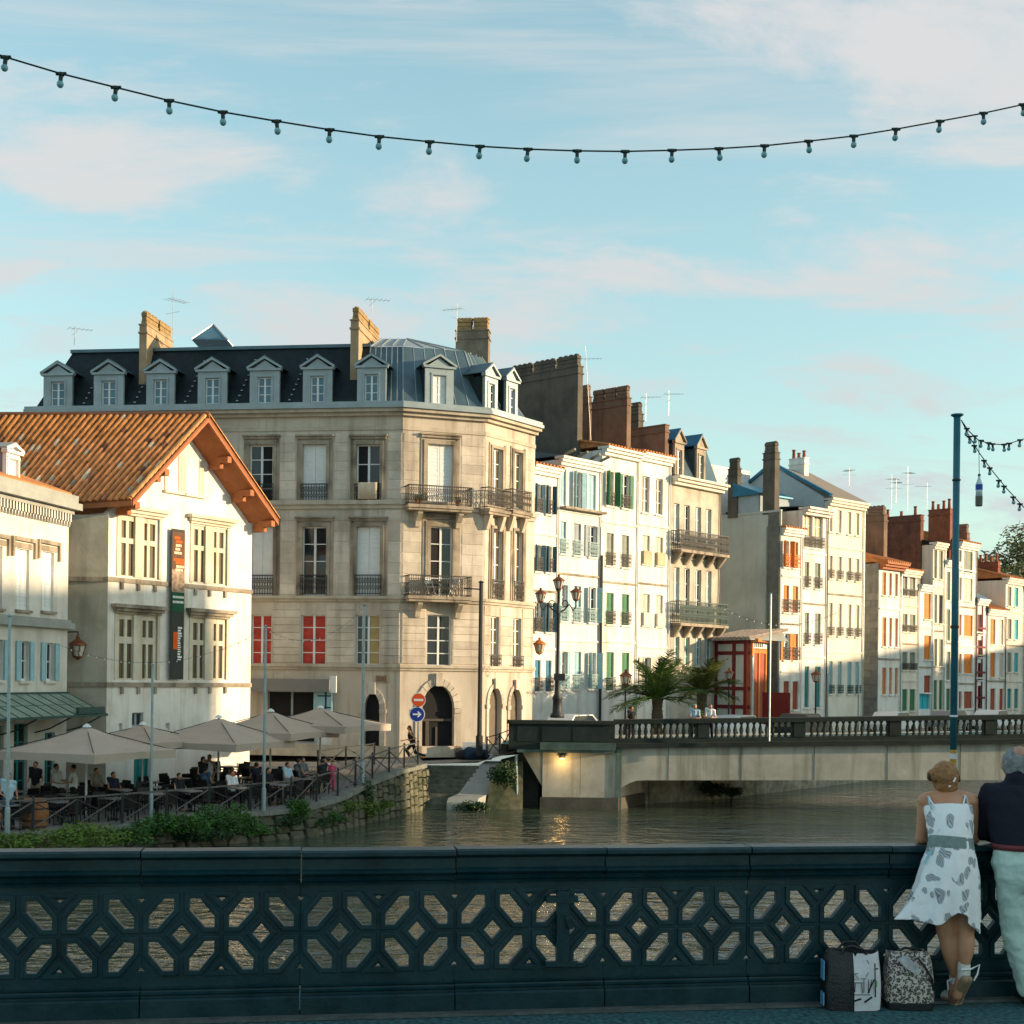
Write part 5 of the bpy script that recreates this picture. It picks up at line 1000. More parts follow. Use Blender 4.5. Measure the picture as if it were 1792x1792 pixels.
for x in [bu(1074)]+xs[1:]:
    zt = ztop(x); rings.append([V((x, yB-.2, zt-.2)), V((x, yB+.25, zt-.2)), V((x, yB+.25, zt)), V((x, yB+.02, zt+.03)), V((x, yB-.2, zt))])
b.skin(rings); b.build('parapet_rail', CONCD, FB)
BALM = mat('baluster_stone', (.045, .046, .035), .9, .3, 3, .3, rnd=.2)
bal = MB(); bal.lathe((0, 0, 0), [(.09, 0), (.09, .08), (.055, .12), (.085, .24), (.095, .34), (.05, .52), (.05, .58), (.085, .6), (.085, .66)], 8); bo = bal.build('baluster', BALM, origin=(0, 0, 0)); bme = bo.data; bpy.data.objects.remove(bo)
x = bu(1086); k = 0
while x < bu(1800):
    zt = ztop(x)
    if k % 14 == 13:
        q = MB(); q.box((x-.22, yB-.14, zt-.86), (x+.3, yB+.2, zt-.2)); q.build('parapet_pier', CONCD, FB); x += .62
    else:
        o = bpy.data.objects.new('baluster', bme); COL.objects.link(o); o.parent = FB; o.location = V((x, yB+.03, zt-.862))-ORG[FB.name]; x += .285
    k += 1
# solid end block of the parapet, pier, corbel
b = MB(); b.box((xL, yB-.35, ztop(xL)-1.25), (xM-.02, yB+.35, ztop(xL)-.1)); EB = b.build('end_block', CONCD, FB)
b = MB(); b.box((xL-.08, yB-.45, ztop(xL)-.097), (xM+.05, yB+.42, ztop(xL)+.06)); b.build('block_capping', CONCD, EB)
b = MB(); b.box((bu(945), yB-.52, ztop(xL)-1.25), (xM+.02, yB-.352, ztop(xL)-.92)); b.box((bu(905), yB-.44, ztop(xL)-1.38), (xM-.01, yB+.3, ztop(xL)-1.253)); b.build('block_plinth', mat('verdigris_stone', (.07, .11, .095), .9, .3, 2, .3, .3, (.03, .05, .04), .4), EB)
for u0, u1 in ((905, 938), (948, 998), (1002, 1066)): q = MB(); q.box((bu(u0), yB-.37, ztop(xL)-.88), (bu(u1), yB-.352, ztop(xL)-.2)); q.build('recessed_panel', mat('dark_green_stone', (.018, .030, .028), .9, .3, 2, .2, .4, (.008, .012, .012), .4), EB)
zp0, zp1 = P(1000, 1395, yB).z, ztop(xL)-1.39
back = V((4.5, 9.5, 0)).normalized()*11
def skew(b, xa, xb, y, z0, z1): b.hexa([(xa, y, z0), (xb, y, z0), V((xb, y, z0))+back, V((xa, y, z0))+back, (xa, y, z1), (xb, y, z1), V((xb, y, z1))+back, V((xa, y, z1))+back])
b = MB(); skew(b, bu(950), bu(1016)-.012, yB-.06, zp0, zp1); skew(b, bu(1016)+.012, bu(1079), yB-.06, zp0, zp1); skew(b, bu(952), bu(1077), yB-.02, zp0, zp1-.002); PR = b.build('pier', CONC, FB)
b = MB(); skew(b, bu(946), bu(1083), yB-.2, ZW-1, zp0-.003); b.build('pier_foot', mat('wet_stone', (.07, .065, .05), .6, .3, 2, .3), FB)
b = MB(); b.box((bu(1079), yB-.12, ZW-1), (bu(1088), yB+.5, ztop(xM)-1.3)); b.build('pier_rib', mat('stained_rib', (.12, .17, .145), .9, .3, 2, .3, .5, (.05, .08, .06), .5), FB)
b = MB(); rings = []
for i in range(7):
    a = PI/2*i/6; r = 1.05; rings.append([V((bu(950)-.02-r*math.sin(a)*.85, y, zp1-.02-(1-math.cos(a))*0-r*(1-math.sin(a))*0-1.5*(1-math.sin(a)))) for y in (yB+.0, yB+3)]+[V((bu(950)-.02-r*math.sin(a)*.85, y, zp1-.01)) for y in (yB+3, yB+.0)])
b.skin(rings); b.build('corbel', OLDWALL, FB)
b = MB(); skew(b, bu(908), bu(944), yB+1.2, ZW-1, zp1); b.build('abutment', mat('dark_abutment', (.05, .055, .045), .95, .3, 2, .4), FB)
b = MB(); b.tube([(bu(904), yB-.1, zp1-.1), (bu(904), yB-.1, zp1-.5), (bu(907), yB-.1, ZW)], .06, 8); b.build('drain_pipe', GALV, FB)
b = MB(); skew(b, bu(1180), bu(1197), yB+7.4, ZW-1, soff(bu(1180))-.02); b.build('rear_pile', mat('dark_abutment', (1, 1, 1)), FB)
# lit lamp under the parapet
p = P(984, 1318, yB-.25); LP = thing('bridge_lamp', 'small lit lamp under the bridge parapet throwing a warm glow on the pier', 'lamp', p)
b = MB(); b.lathe(p+V((0, 0, -.12)), [(.05, -.08), (.13, -.1), (.14, .02), (.05, .16), (.04, .3)], 10); b.build('lamp_housing', IRON, LP)
EMB = bpy.data.materials.new('lit_lamp_glass'); EMB.use_nodes = True; q = EMB.node_tree.nodes['Principled BSDF']; q.inputs['Emission Color'].default_value = (1, .62, .2, 1); q.inputs['Emission Strength'].default_value = 3
b = MB(); b.lathe(p+V((0, 0, -.235)), [(.01, -.03), (.08, -.02), (.09, 0.01)], 10); b.build('lamp_glass', EMB, LP)
ld = bpy.data.lights.new('bridge_lamp_light', 'POINT'); ld.energy = 11; ld.color = (1, .58, .18); ld.shadow_soft_size = .08; lo = bpy.data.objects.new('bridge_lamp_light', ld); COL.objects.link(lo); lo.location = p+V((0, -.25, -.38))
# ------------------------------------------------------------------ triple street lamp on the bridge end
c = P(975, 1256, yB+.05); LT = thing('street_lamp', 'tall black street lamp with three copper-topped lanterns on the bridge end', 'street lamp', c)
zt = P(975, 1030, yB).z; h = zt-c.z
b = MB(); b.lathe(c, [(.32, 0), (.32, .12), (.22, .25), (.20, .8), (.24, .85), (.14, 1.1), (.11, 1.6), (.13, 1.65), (.085, 1.8), (.075, h*.8), (.11, h*.8+.05), (.07, h*.8+.15), (.06, h-.15), (.12, h-.05)], 12); b.build('post', IRON, LT, smooth=True)
za = P(975, 1062, yB).z
for sg, uu, vv in ((-1, 946, 1053), (1, 1008, 1050)):
    e = P(uu, vv, yB); b = MB(); b.tube([V((c.x, c.y, za-.3)), V((c.x+sg*.3, c.y, za-.1)), V((c.x+sg*.5, c.y, za+.12)), V((e.x-sg*.12, c.y, za-.15)), V((e.x, c.y, za+.0)), V((e.x, c.y, e.z))], .04, 6)
    b.tube([V((c.x+sg*.3+.14*math.cos(a), c.y, za+.15+.14*math.sin(a))) for a in [k*PI/5 for k in range(11)]], .025, 5); b.build('arm', IRON, LT)
    lantern_head(LT, V((e.x, c.y, e.z+.02)), 1.0)
lantern_head(LT, V((c.x, c.y, zt)), 1.05)
q = P(979, 1185, yB-.1); b = MB(); b.box((q.x-.25, q.y-.05, q.z-.16), (q.x+.25, q.y, q.z+.16)); b.build('notice_box', IRON, LT)
def quay_lamp(c, h, label, s=1.0):
    t = thing('quay_lamp', label, 'street lamp', c, 'copper-topped lamps on the far quay'); b = MB(); b.lathe(c, [(.12, 0), (.1, .8), (.05, 1.0), (.045, h)], 8); b.build('post', IRON, t); lantern_head(t, c+V((0, 0, h)), s)
c = P(1094, 1262, 72); quay_lamp(V((c.x, 72, -1.15)), P(1094, 1197, 72).z+1.15, 'copper-topped lamp left of the near palm tree', 1.25)
c = P(1275, 1262, 76); quay_lamp(V((c.x, 76, -1.15)), P(1276, 1188, 76).z+1.15, 'dark-capped lamp in front of the timbered house')
c = P(1427, 1262, 84); quay_lamp(V((c.x, 84, -1.15)), P(1425, 1192, 84).z+1.15, 'copper-topped lamp before the loggia house with teal doors', 1.2)
fw = R1.fr; hl = thing('wall_lantern', 'orange-capped lantern bracketed on the wall of the blue shuttered house', 'lantern', P(944, 1150, 72.5)); lantern_head(hl, P(944, 1142, 72.3), 1.3, mat('orange_copper', (.55, .16, .03), .5, .2))
b = MB(); e = P(944, 1122, 72.3); b.bar(e, fw.pt(fw.px(944, 1120)[0], 0, e.z+.1), .04); b.build('bracket', IRON, hl)
# ------------------------------------------------------------------ palms
def palm(c, h, R, nf, label, seed, m=PALM):
    rg = random.Random(seed); t = thing('palm_tree', label, 'palm tree', c, 'palms on the far quay'); c = V(c)
    b = MB(); b.tube([c+V((0, 0, h*i/5)) for i in range(6)], [.26+.05*(i % 2) for i in range(6)], 9)
    for i in range(60): a = rg.uniform(0, 6.28); z = rg.uniform(.1, 1)*h; p = c+V((math.cos(a)*.27, math.sin(a)*.27, z)); b.add([p+V((-.05*math.sin(a), .05*math.cos(a), 0)), p+V((.05*math.sin(a), -.05*math.cos(a), 0)), p+V((math.cos(a)*.12, math.sin(a)*.12, .18))], [(0, 1, 2)])
    b.build('trunk', TRUNK, t); top = c+V((0, 0, h))
    for i in range(nf):
        a = 2*PI*i/nf*2.4+rg.uniform(-.3, .3); el = rg.uniform(.05, 1.35); L_ = R*rg.uniform(.85, 1.12); d = V((math.cos(a), math.sin(a), 0)); b = MB(); N_ = 16; pts = []
        p = top.copy(); an = el
        for k in range(N_+1): pts.append(p.copy()); p = p+(d*math.cos(an)+V((0, 0, math.sin(an))))*(L_/N_); an -= (.03+.05*k/N_)*(1.25 if el < .7 else .9)
        b.tube(pts, [.035*(1-.8*k/N_) for k in range(N_+1)], 4); x = V((-d.y, d.x, 0))
        for k in range(2, N_*2):
            q = k/(N_*2); i0 = min(int(q*N_), N_-1); pp = pts[i0].lerp(pts[i0+1], q*N_-i0); tg = (pts[i0+1]-pts[i0]).normalized(); ll = .62*math.sin(PI*min(1, .12+q*.9))**.7*R/2.4+.05
            for sg in (-1, 1):
                e = (x*sg*.75+tg*.65+V((0, 0, .25-.55*rg.random()))).normalized()*ll; w_ = tg*.042; b.add([pp-w_, pp+w_, pp+e*.6+w_*.7, pp+e, pp+e*.6-w_*.7], [(0, 1, 2, 3, 4)])
        b.build('frond', m, t)
c = P(1150, 1250, 72.5); palm((c.x, 72.5, -1.15), P(1150, 1224, 72.5).z+1.15, 3.1, 34, 'near palm tree with spreading dark green fronds behind the bridge parapet', 5)
c = P(1228, 1250, 76); palm((c.x, 76, -1.15), P(1228, 1212, 76).z+1.15, 2.5, 30, 'smaller yellowish palm tree right of the near palm', 8, leafmat('palm_yellow', (.10, .115, .02)))
# slender light masts and cars on the far quay
def car(c, rz, label, m):
    t = thing('parked_car', label, 'car', (0, 0, 0), 'cars on the far quay'); b = MB()
    prof = [(-2.0, .35), (-2.05, .7), (-1.9, .92), (-1.2, 1.0), (-.75, 1.42), (.75, 1.45), (1.35, .98), (1.95, .9), (2.05, .6), (2.0, .35)]
    rings = [[V((x, y*(.8 if z > 1.1 else .86 if y_ == 0 else .86), z)) for x, z in prof] for y_, y in enumerate((-1, -.95, .95, 1))]
    b.skin(rings); b.build('body', m, t, smooth=False)
    b = MB(); b.prism([(-1.05, -.84, 1.02), (-.68, -.84, 1.38), (.68, -.84, 1.4), (1.15, -.84, 1.02)], (0, .01, 0)); b.prism([(-1.05, .83, 1.02), (-.68, .83, 1.38), (.68, .83, 1.4), (1.15, .83, 1.02)], (0, .01, 0)); b.build('side_window', GLASS, t)
    for x in (-1.25, 1.3):
        for y in (-.88, .70): b = MB(); b.tube([(x, y, .32), (x, y+.18, .32)], .32, 14); w_ = b.build('wheel', BLACKM, t); b = MB(); b.tube([(x, y-.01, .32), (x, y+.19, .32)], .18, 10); b.build('rim', GALV, w_)
    t.location = c; t.rotation_euler = (0, 0, rz)
PW = mat('white_car_paint', (.7, .72, .72), .3, .03, 1, spec=.5)
for i, (u, D, m_, l) in enumerate(((1000, 71.5, PW, 'white car parked by the lamp at the bridge end'), (1285, 74, PW, 'white car half hidden behind the balusters near the timbered house'), (1400, 80, mat('dark_car_paint', (.02, .03, .04), .3, .05, 1, spec=.5), 'dark car parked before the orange shuttered house'), (1560, 88, PW, 'white car parked before the low orange-windowed house'), (1660, 94, mat('grey_car_paint', (.2, .22, .23), .3, .05, 1, spec=.5), 'grey car parked behind the blue pole'), (1735, 98, PW, 'white car parked near the right edge of the far quay'))):
    a, _ = ray(u, 1280); car((a*D, D, -1.15), .85, l, m_)
for i, (u, v0, D) in enumerate(((1349, 1040, 61.3), (1317, 1150, 74), (1503, 1160, 90), (1449, 1180, 88))):
    p = P(u, v0, D); zb_ = {0: 0}.get(i) ; zb_ = P(u, 1297, D).z if i == 0 else -1.15
    b = MB(); b.tube([(p.x, D, zb_), (p.x, D, p.z)], .045 if i == 0 else .05, 6); b.lathe((p.x, D, p.z), [(.05, 0), (.07, .03), (.01, .08)], 6); tag(b.build('light_mast', GALV), ('slender pale mast fixed outside the bridge parapet', 'slim mast beside the timbered house front', 'slim mast before the tall four-bay house', 'slim mast between the loggia house and the tall house')[i], 'mast', 'slim masts for light strings')
# strings of bulbs between masts across the far quay (too small to pick apart)
def bulb_string(name, label, p0, p1, sag, n, r, cm=IRON, bm_=None, cr_=.012):
    t = thing(name, label, 'string lights', p0.lerp(p1, .5)-V((0, 0, sag))); b = MB(); pts = [p0.lerp(p1, k/24)-V((0, 0, sag*4*(k/24)*(1-k/24))) for k in range(25)]; b.tube(pts, cr_, 4); b.build('cable', cm, t); b = MB()
    for k in range(n):
        q = (k+.5)/n; p = p0.lerp(p1, q)-V((0, 0, sag*4*q*(1-q))); b.lathe(p+V((0, 0, -r*2.4)), [(.01, 0), (r, r*.8), (r*.7, r*1.7), (r*.5, r*2.4)], 6)
    stuff(b.build('bulbs', bm_ or WHITE, t))
bulb_string('bulb_string', 'faint string of bulbs crossing the grey flank and orange house', P(1262, 1062, 66), P(1468, 1070, 66), .75, 16, .03, cr_=.008)
bulb_string('bulb_string', 'faint string of bulbs along the gabled house front', P(88, 1122, 52), P(450, 1108, 56), 1.0, 26, .026, cr_=.006)
bulb_string('bulb_string', 'faint string of bulbs before the stone corner building', P(466, 1100, 56), P(637, 1062, 58), .9, 12, .026, cr_=.006)
# ------------------------------------------------------------------ distant trees behind the roofs at the right
def leaf_cloud(b, c, R, n, s, rg, flat=.75, shell=.45):
    for i in range(n):
        d = V((rg.gauss(0, 1), rg.gauss(0, 1), rg.gauss(0, 1))).normalized(); r = rg.uniform(shell, 1)**.6; p = c+V((d.x*R[0], d.y*R[1], d.z*R[2]))*r
        a = V((rg.gauss(0, 1), rg.gauss(0, 1), rg.gauss(0, .6))).normalized()*s*rg.uniform(.6, 1.3); e = a.orthogonal().normalized()*s*.45; b.add([p-a, p+e, p+a, p-e], [(0, 1, 2, 3)])
def tree(c, h, R, label, seed, m, n=2600, s=.32):
    rg = random.Random(seed); t = thing('leafy_tree', label, 'tree', c, 'trees behind the far houses'); c = V(c); b = MB(); b.tube([c, c+V((.1, 0, h*.35)), c+V((0, .1, h*.7))], [.4, .3, .15], 8)
    for k in range(6): a = k*1.05; b.tube([c+V((0, 0, h*.4)), c+V((math.cos(a)*R*.5, math.sin(a)*R*.5, h*.72))], [.16, .05], 5)
    b.build('trunk', TRUNK, t); b = MB()
    for k in range(16): d = V((rg.gauss(0, 1), rg.gauss(0, 1), rg.gauss(0, .7))).normalized(); leaf_cloud(b, c+V((0, 0, h*.7))+V((d.x*R, d.y*R, d.z*R*.8))*rg.uniform(.3, .8), (R*.42, R*.42, R*.34), n//16, s, rg)
    b.build('crown', m, t)
c = P(1745, 1000, 150); tree((c.x, 150, -1), P(1745, 930, 150).z+1, 4.2, 'round olive green tree above the roofs at the right, left one', 21, leafmat('leaf_olive', (.10, .105, .03))); c = P(1798, 1000, 158); tree((c.x, 158, -1), P(1798, 905, 158).z+2.5, 6.0, 'larger olive green tree above the roofs, cut by the right edge', 22, leafmat('leaf_olive', (1, 1, 1)), 3600)
# ------------------------------------------------------------------ figures
def cap(b, p0, p1, r0, r1=None, n=10):
    p0, p1 = V(p0), V(p1); r1 = r0 if r1 is None else r1; t = p1-p0; L_ = t.length
    t = t.normalized() if L_ > 1e-6 else V((0, 0, 1)); pts = []; rs = []
    for k in range(4): a = PI/2*k/4; pts.append(p0-t*r0*math.cos(a)); rs.append(max(.002, r0*math.sin(a)))
    pts += [p0, p1]; rs += [r0, r1]
    for k in range(1, 5): a = PI/2*k/4; pts.append(p1+t*r1*math.sin(a)); rs.append(max(.002, r1*math.cos(a)))
    b.tube(pts, rs, n)
def ell(b, c, rx, ry, rz, n=14, m=9):
    c = V(c); b.skin([[c+V((rx*math.sin(PI*(i+.02)/(m-.96))*math.cos(2*PI*k/n), ry*math.sin(PI*(i+.02)/(m-.96))*math.sin(2*PI*k/n), -rz*math.cos(PI*(i+.02)/(m-.96)))) for k in range(n)] for i in range(m)])
def fuse(o, vox, it=4):
    m = o.modifiers.new('fuse', 'REMESH'); m.mode = 'VOXEL'; m.voxel_size = vox; m.use_smooth_shade = True
    s = o.modifiers.new('soften', 'SMOOTH'); s.factor = .5; s.iterations = it
    return o
SKIN = mat('skin', (.44, .22, .13), .55, .08, 8, spec=.35); SKIND = mat('skin_dark', (.16, .08, .05), .55, .08, 8)
HAIRS = {'brown': mat('hair_brown', (.05, .028, .015), .6, .3, 30), 'black': mat('hair_black', (.012, .01, .01), .6, .3, 30), 'grey': mat('hair_grey', (.30, .30, .30), .7, .3, 30), 'fair': mat('hair_fair', (.30, .19, .09), .55, .3, 30)}
def cloth(n, c): return mat('cloth_'+n, c, .9, .12, 6, .1)
CL = {'white': cloth('white', (.68, .70, .71)), 'black': cloth('black', (.014, .014, .017)), 'navy': cloth('navy', (.012, .016, .035)), 'red': cloth('red', (.35, .03, .025)), 'blue': cloth('pale_blue', (.35, .50, .60)), 'pink': cloth('pink', (.62, .08, .16)), 'khaki': cloth('khaki', (.28, .24, .17)), 'grey': cloth('grey', (.15, .15, .16)), 'denim': cloth('denim', (.05, .09, .15))}
POSE = {   # hip height, then joints: (hipL, kneeL, footL, hipR, kneeR, footR, chest, neck, head, elL, haL, elR, haR); the figure faces -Y
    'stand': dict(hip=(0, 0, .92), kl=(.1, 0, .48), fl=(.11, .02, .06), kr=(-.1, 0, .48), fr=(-.11, .02, .06), ch=(0, .0, 1.28), nk=(0, 0, 1.47), hd=(0, -.02, 1.62), el=(.25, .03, 1.12), hl=(.22, -.18, .98), er=(-.25, .03, 1.12), hr=(-.18, -.24, 1.05)),
    'talk': dict(hip=(0, 0, .92), kl=(.1, 0, .48), fl=(.11, .02, .06), kr=(-.1, 0, .48), fr=(-.13, .05, .06), ch=(0, .0, 1.28), nk=(0, 0, 1.47), hd=(0, -.02, 1.62), el=(.26, -.05, 1.15), hl=(.2, -.33, 1.2), er=(-.26, .0, 1.13), hr=(-.22, -.3, 1.1)),
    'sit': dict(hip=(0, .05, .52), kl=(.13, -.38, .5), fl=(.13, -.36, .06), kr=(-.13, -.38, .5), fr=(-.14, -.3, .06), ch=(0, .08, .88), nk=(0, .06, 1.08), hd=(0, .02, 1.22), el=(.25, -.05, .75), hl=(.12, -.32, .77), er=(-.25, -.05, .75), hr=(-.12, -.32, .77)),
    'run': dict(hip=(0, 0, .95), kl=(.08, -.28, .62), fl=(.08, -.12, .22), kr=(-.08, .12, .5), fr=(-.08, .55, .3), ch=(0, -.1, 1.3), nk=(0, -.14, 1.48), hd=(0, -.18, 1.63), el=(.24, .15, 1.18), hl=(.25, -.12, 1.1), er=(-.24, -.2, 1.12), hr=(-.2, -.5, 1.05)),
    'lean': dict(hip=(0, 0, .92), kl=(.1, 0, .48), fl=(.11, .02, .06), kr=(-.1, 0, .48), fr=(-.11, .02, .06), ch=(0, -.1, 1.26), nk=(0, -.17, 1.43), hd=(0, -.22, 1.57), el=(.27, -.2, 1.08), hl=(.08, -.38, 1.06), er=(-.27, -.2, 1.08), hr=(-.06, -.4, 1.06))}
def person(label, loc, rz, pose='stand', shirt='white', legs='black', hair='black', sleeve=True, skin=SKIN, s=1.0, group=None, bare=False, longhair=False):
    q = {k: V(v)*s for k, v in POSE[pose].items()}; t = thing('person', label, 'person', (0, 0, 0), group); hw = V((.09*s, 0, 0)); sh = V((.18*s, 0, -.04*s))
    b = MB()
    for k, f_, h in (('kl', 'fl', hw), ('kr', 'fr', -hw)):
        cap(b, q['hip']+h, q[k], .075*s, .055*s); cap(b, q[k], q[f_]+V((0, 0, .03)), .052*s, .034*s); cap(b, q[f_]+V((0, .03, -.0)), q[f_]+V((0, -.14, -.02)), .042*s, .032*s)
    cap(b, q['hip'], q['ch'], .12*s, .13*s); cap(b, q['ch'], q['nk']+V((0, 0, -.05)), .13*s, .09*s); cap(b, q['nk']+sh, q['nk']-sh, .06*s); cap(b, q['nk'], q['hd'], .05*s, .05*s); ell(b, q['hd']+V((0, 0, .01)), .078*s, .095*s, .115*s); cap(b, q['hd']+V((0, -.09*s, 0)), q['hd']+V((0, -.105*s, -.01)), .015*s)
    for e_, h_, sg in (('el', 'hl', 1), ('er', 'hr', -1)):
        cap(b, q['nk']+sh*sg, q[e_], .045*s, .036*s); cap(b, q[e_], q[h_], .035*s, .026*s); d = (q[h_]-q[e_]).normalized(); cap(b, q[h_], q[h_]+d*.08*s, .035*s, .026*s); cap(b, q[h_]+d*.08*s, q[h_]+d*.16*s, .016*s, .01*s)
    fuse(b.build('body', skin, t, origin=(0, 0, 0)), .022*s)
    b = MB(); cap(b, q['hip']+V((0, 0, .06)), q['ch'], .145*s, .155*s); cap(b, q['ch'], q['nk']+V((0, 0, -.06)), .15*s, .10*s)
    if not bare:
        cap(b, q['nk']+sh, q['nk']-sh, .075*s)
        for e_, sg in (('el', 1), ('er', -1)): cap(b, q['nk']+sh*sg, q['nk'].lerp(q[e_], .75) if sleeve else q['nk']+sh*sg*1.1, .062*s, .055*s)
    fuse(b.build('shirt', CL[shirt], t, origin=(0, 0, 0)), .022*s)
    b = MB()
    for k, f_, h in (('kl', 'fl', hw), ('kr', 'fr', -hw)): cap(b, q['hip']+h, q[k], .098*s, .075*s); cap(b, q[k], q[f_]+V((0, 0, .08)), .072*s, .058*s)
    cap(b, q['hip']+hw*.6, q['hip']-hw*.6, .12*s); fuse(b.build('trousers', CL[legs], t, origin=(0, 0, 0)), .022*s)
    b = MB(); ell(b, q['hd']+V((0, .025, .045))*s, .088*s, .10*s, .098*s)
    if longhair: cap(b, q['hd']+V((0, .06*s, 0)), q['hd']+V((0, .13*s, -.26*s)), .07*s, .045*s)
    fuse(b.build('hair', HAIRS[hair], t, origin=(0, 0, 0)), .02*s)
    t.location = loc; t.rotation_euler = (0, 0, rz)
    return t
# ------------------------------------------------------------------ terrace: ground lookup along the railing line
cum = [0]
for i in range(len(E)-1): cum.append(cum[-1]+V((E[i+1].x-E[i].x, E[i+1].y-E[i].y)).length)
def terr(s, off=0.0):
    i = max(k for k in range(len(E)-1) if cum[k] <= s+1e-6); t = (s-cum[i])/(cum[i+1]-cum[i]); p = E[i].lerp(E[i+1], t); q = I_[i].lerp(I_[i+1], t); d = (E[i+1]-E[i]); d.z = 0; d.normalize(); inn = V((-d.y, d.x, 0))
    L_ = V((q.x-p.x, q.y-p.y)).length; r = p+inn*off; r.z = p.z+(q.z-p.z)*off/L_; return r
# railing with crossed braces
RL = thing('quay_railing', 'dark iron quay railing with diagonal braces along the terrace edge', 'railing', terr(8, .1))
s = .4; prev = None; k = 0
while s < cum[9]-.1:
    p = terr(s, .12); b = MB(); b.bar(p-V((0, 0, .02)), p+V((0, 0, 1.02)), .075); b.lathe(p+V((0, 0, 1.02)), [(.05, 0), (.05, .03), (.01, .08)], 6); b.build('post', IRON, RL)
    if prev is not None:
        b = MB(); b.bar(prev+V((0, 0, .98)), p+V((0, 0, .98)), .06, .05); b.build('top_rail', mat('worn_rail_iron', (.10, .10, .095), .5, .3, 6), RL)
        b = MB(); b.bar(prev+V((0, 0, .12)), p+V((0, 0, .92)), .035); b.build('brace', MATS['worn_rail_iron'], RL); b = MB(); b.bar(prev+V((0, 0, .92)), p+V((0, 0, .12)), .03); b.build('brace', IRON, RL)
    prev = p; s += 1.72; k += 1
R2L = thing('street_railing', 'short iron railing between the steps and the bridge end', 'railing', P(880, 1330, 63)); prev = None
for u, v in ((852, 1326), (874, 1320), (893, 1312)):
    p = P(u, v, 64); b = MB(); b.bar(p, p+V((0, 0, 1.0)), .07); b.build('post', IRON, R2L)
    if prev is not None:
        for za, zb_ in ((.95, .95), (.1, .9), (.9, .1)): b = MB(); b.bar(prev+V((0, 0, za)), p+V((0, 0, zb_)), .045); b.build('rail' if za == zb_ else 'brace', IRON, R2L)
    prev = p
R3L = thing('inner_railing', 'inner ramp railing along the street behind the terrace', 'railing', P(600, 1350, 61)); prev = None
for u, v, D in ((556, 1352, 60.5), (605, 1345, 61.2), (655, 1338, 62)):
    p = P(u, v, D); b = MB(); b.bar(p, p+V((0, 0, 1.0)), .07); b.build('post', IRON, R3L)
    if prev is not None:
        for za, zb_ in ((.95, .95), (.1, .9), (.9, .1)): b = MB(); b.bar(prev+V((0, 0, za)), p+V((0, 0, zb_)), .045); b.build('rail' if za == zb_ else 'brace', IRON, R3L)
    prev = p
# poles along the quay
for i, (u, v0, v1, D, r, m_, l) in enumerate(((17, 1080, 1468, 40.8, .055, GALV, 'tall thin grey pole at the left end of the quay railing'), (267, 1165, 1440, 45.6, .05, GALV, 'thin grey pole before the banner house, second along the railing'), (465, 1098, 1425, 48.8, .055, GALV, 'thin pale pole before the red curtained windows'), (637, 1060, 1375, 55.3, .075, GALV, 'pale blue-grey pole in front of the arched side door'), (842, 1020, 1322, 64.0, .11, IRON, 'tall dark lamp pole beside the corner arch'))):
    a, c = P(u-(v1-1300)*0, v1, D), P(u, v0, D); a.x = c.x; b = MB(); b.tube([a, a+V((0, 0, .9)), a+V((0, 0, .95)), c], [r*1.5, r*1.5, r, r*.8], 8); b.lathe(c, [(r, 0), (r*1.3, .04), (r*.2, .1)], 8); t = thing('light_pole', l, 'pole', a, 'poles along the left quay'); b.build('shaft', m_, t)
    if i == 4: b = MB(); b.tube([c+V((0, 0, -.3)), c+V((-.8, .3, -.25))], .035, 6); b.build('arm', IRON, t)
# parasols
def parasol(u, va, D, half, ve, rot, label, drop=None, m=CANV):
    ap = P(u, va, D); g = min([terr(s_, o_) for s_ in [x*.5 for x in range(int(cum[9]*2))] for o_ in (2, 4, 6)], key=lambda r: (r.x-ap.x)**2+(r.y-ap.y)**2); zg = g.z; ze = P(u, ve, D-half*.8).z
    t = thing('parasol', label, 'parasol', (ap.x, ap.y, zg), 'big parasols over the terrace')
    cs = [V((ap.x+half*math.sin(rot+PI/2*k), ap.y-half*math.cos(rot+PI/2*k), ze)) for k in range(4)]; b = MB(); vv = [ap]
    ring = []
    for k in range(4):
        a, c = cs[k], cs[(k+1) % 4]
        for j in range(8): q = j/8; p = a.lerp(c, q); sag = .10*math.sin(PI*((q*2) % 1.0)); p = p-(p-V((ap.x, ap.y, ze)))*sag*.12; ring.append(p)
    n = len(ring); rows = [[ap.lerp(p, r)-V((0, 0, .10*math.sin(PI*r))) for p in ring] for r in (.06, .3, .55, .8, 1.0)]
    b.skin(rows, cap=False); b.add(rows[0], [tuple(range(n))]); cn = b.build('canopy', m, t, smooth=False)
    b = MB(); vr = [[p for p in ring], [p+V((0, 0, -.26-.03*math.cos(j*PI/4)))-(p-V((ap.x, ap.y, p.z)))*.004 for j, p in enumerate(ring)]]; b.skin(vr, cap=False); b.build('valance', m, cn)
    b = MB(); b.tube([(ap.x, ap.y, zg), (ap.x, ap.y, ap.z-.02)], .04, 8); b.build('pole', mat('white_pole', (.6, .62, .62), .4, .05), t)
    b = MB()
    for k in range(4):
        b.tube([(ap.x, ap.y, ap.z-.75), ap.lerp(cs[k], .5)-V((0, 0, .18))], .018, 5); b.tube([ap-V((0, 0, .06)), cs[k]-V((0, 0, .03))], .016, 5)
    b.build('ribs', IRON, t)
    b = MB(); b.lathe(ap+V((0, 0, -.03)), [(.16, 0), (.12, .06), (.03, .12)], 10); b.build('finial', WHITE, t)
    b = MB(); b.box((ap.x-.4, ap.y-.4, zg), (ap.x+.4, ap.y+.4, zg+.08)); b.build('base', CONCL, t)
    return t
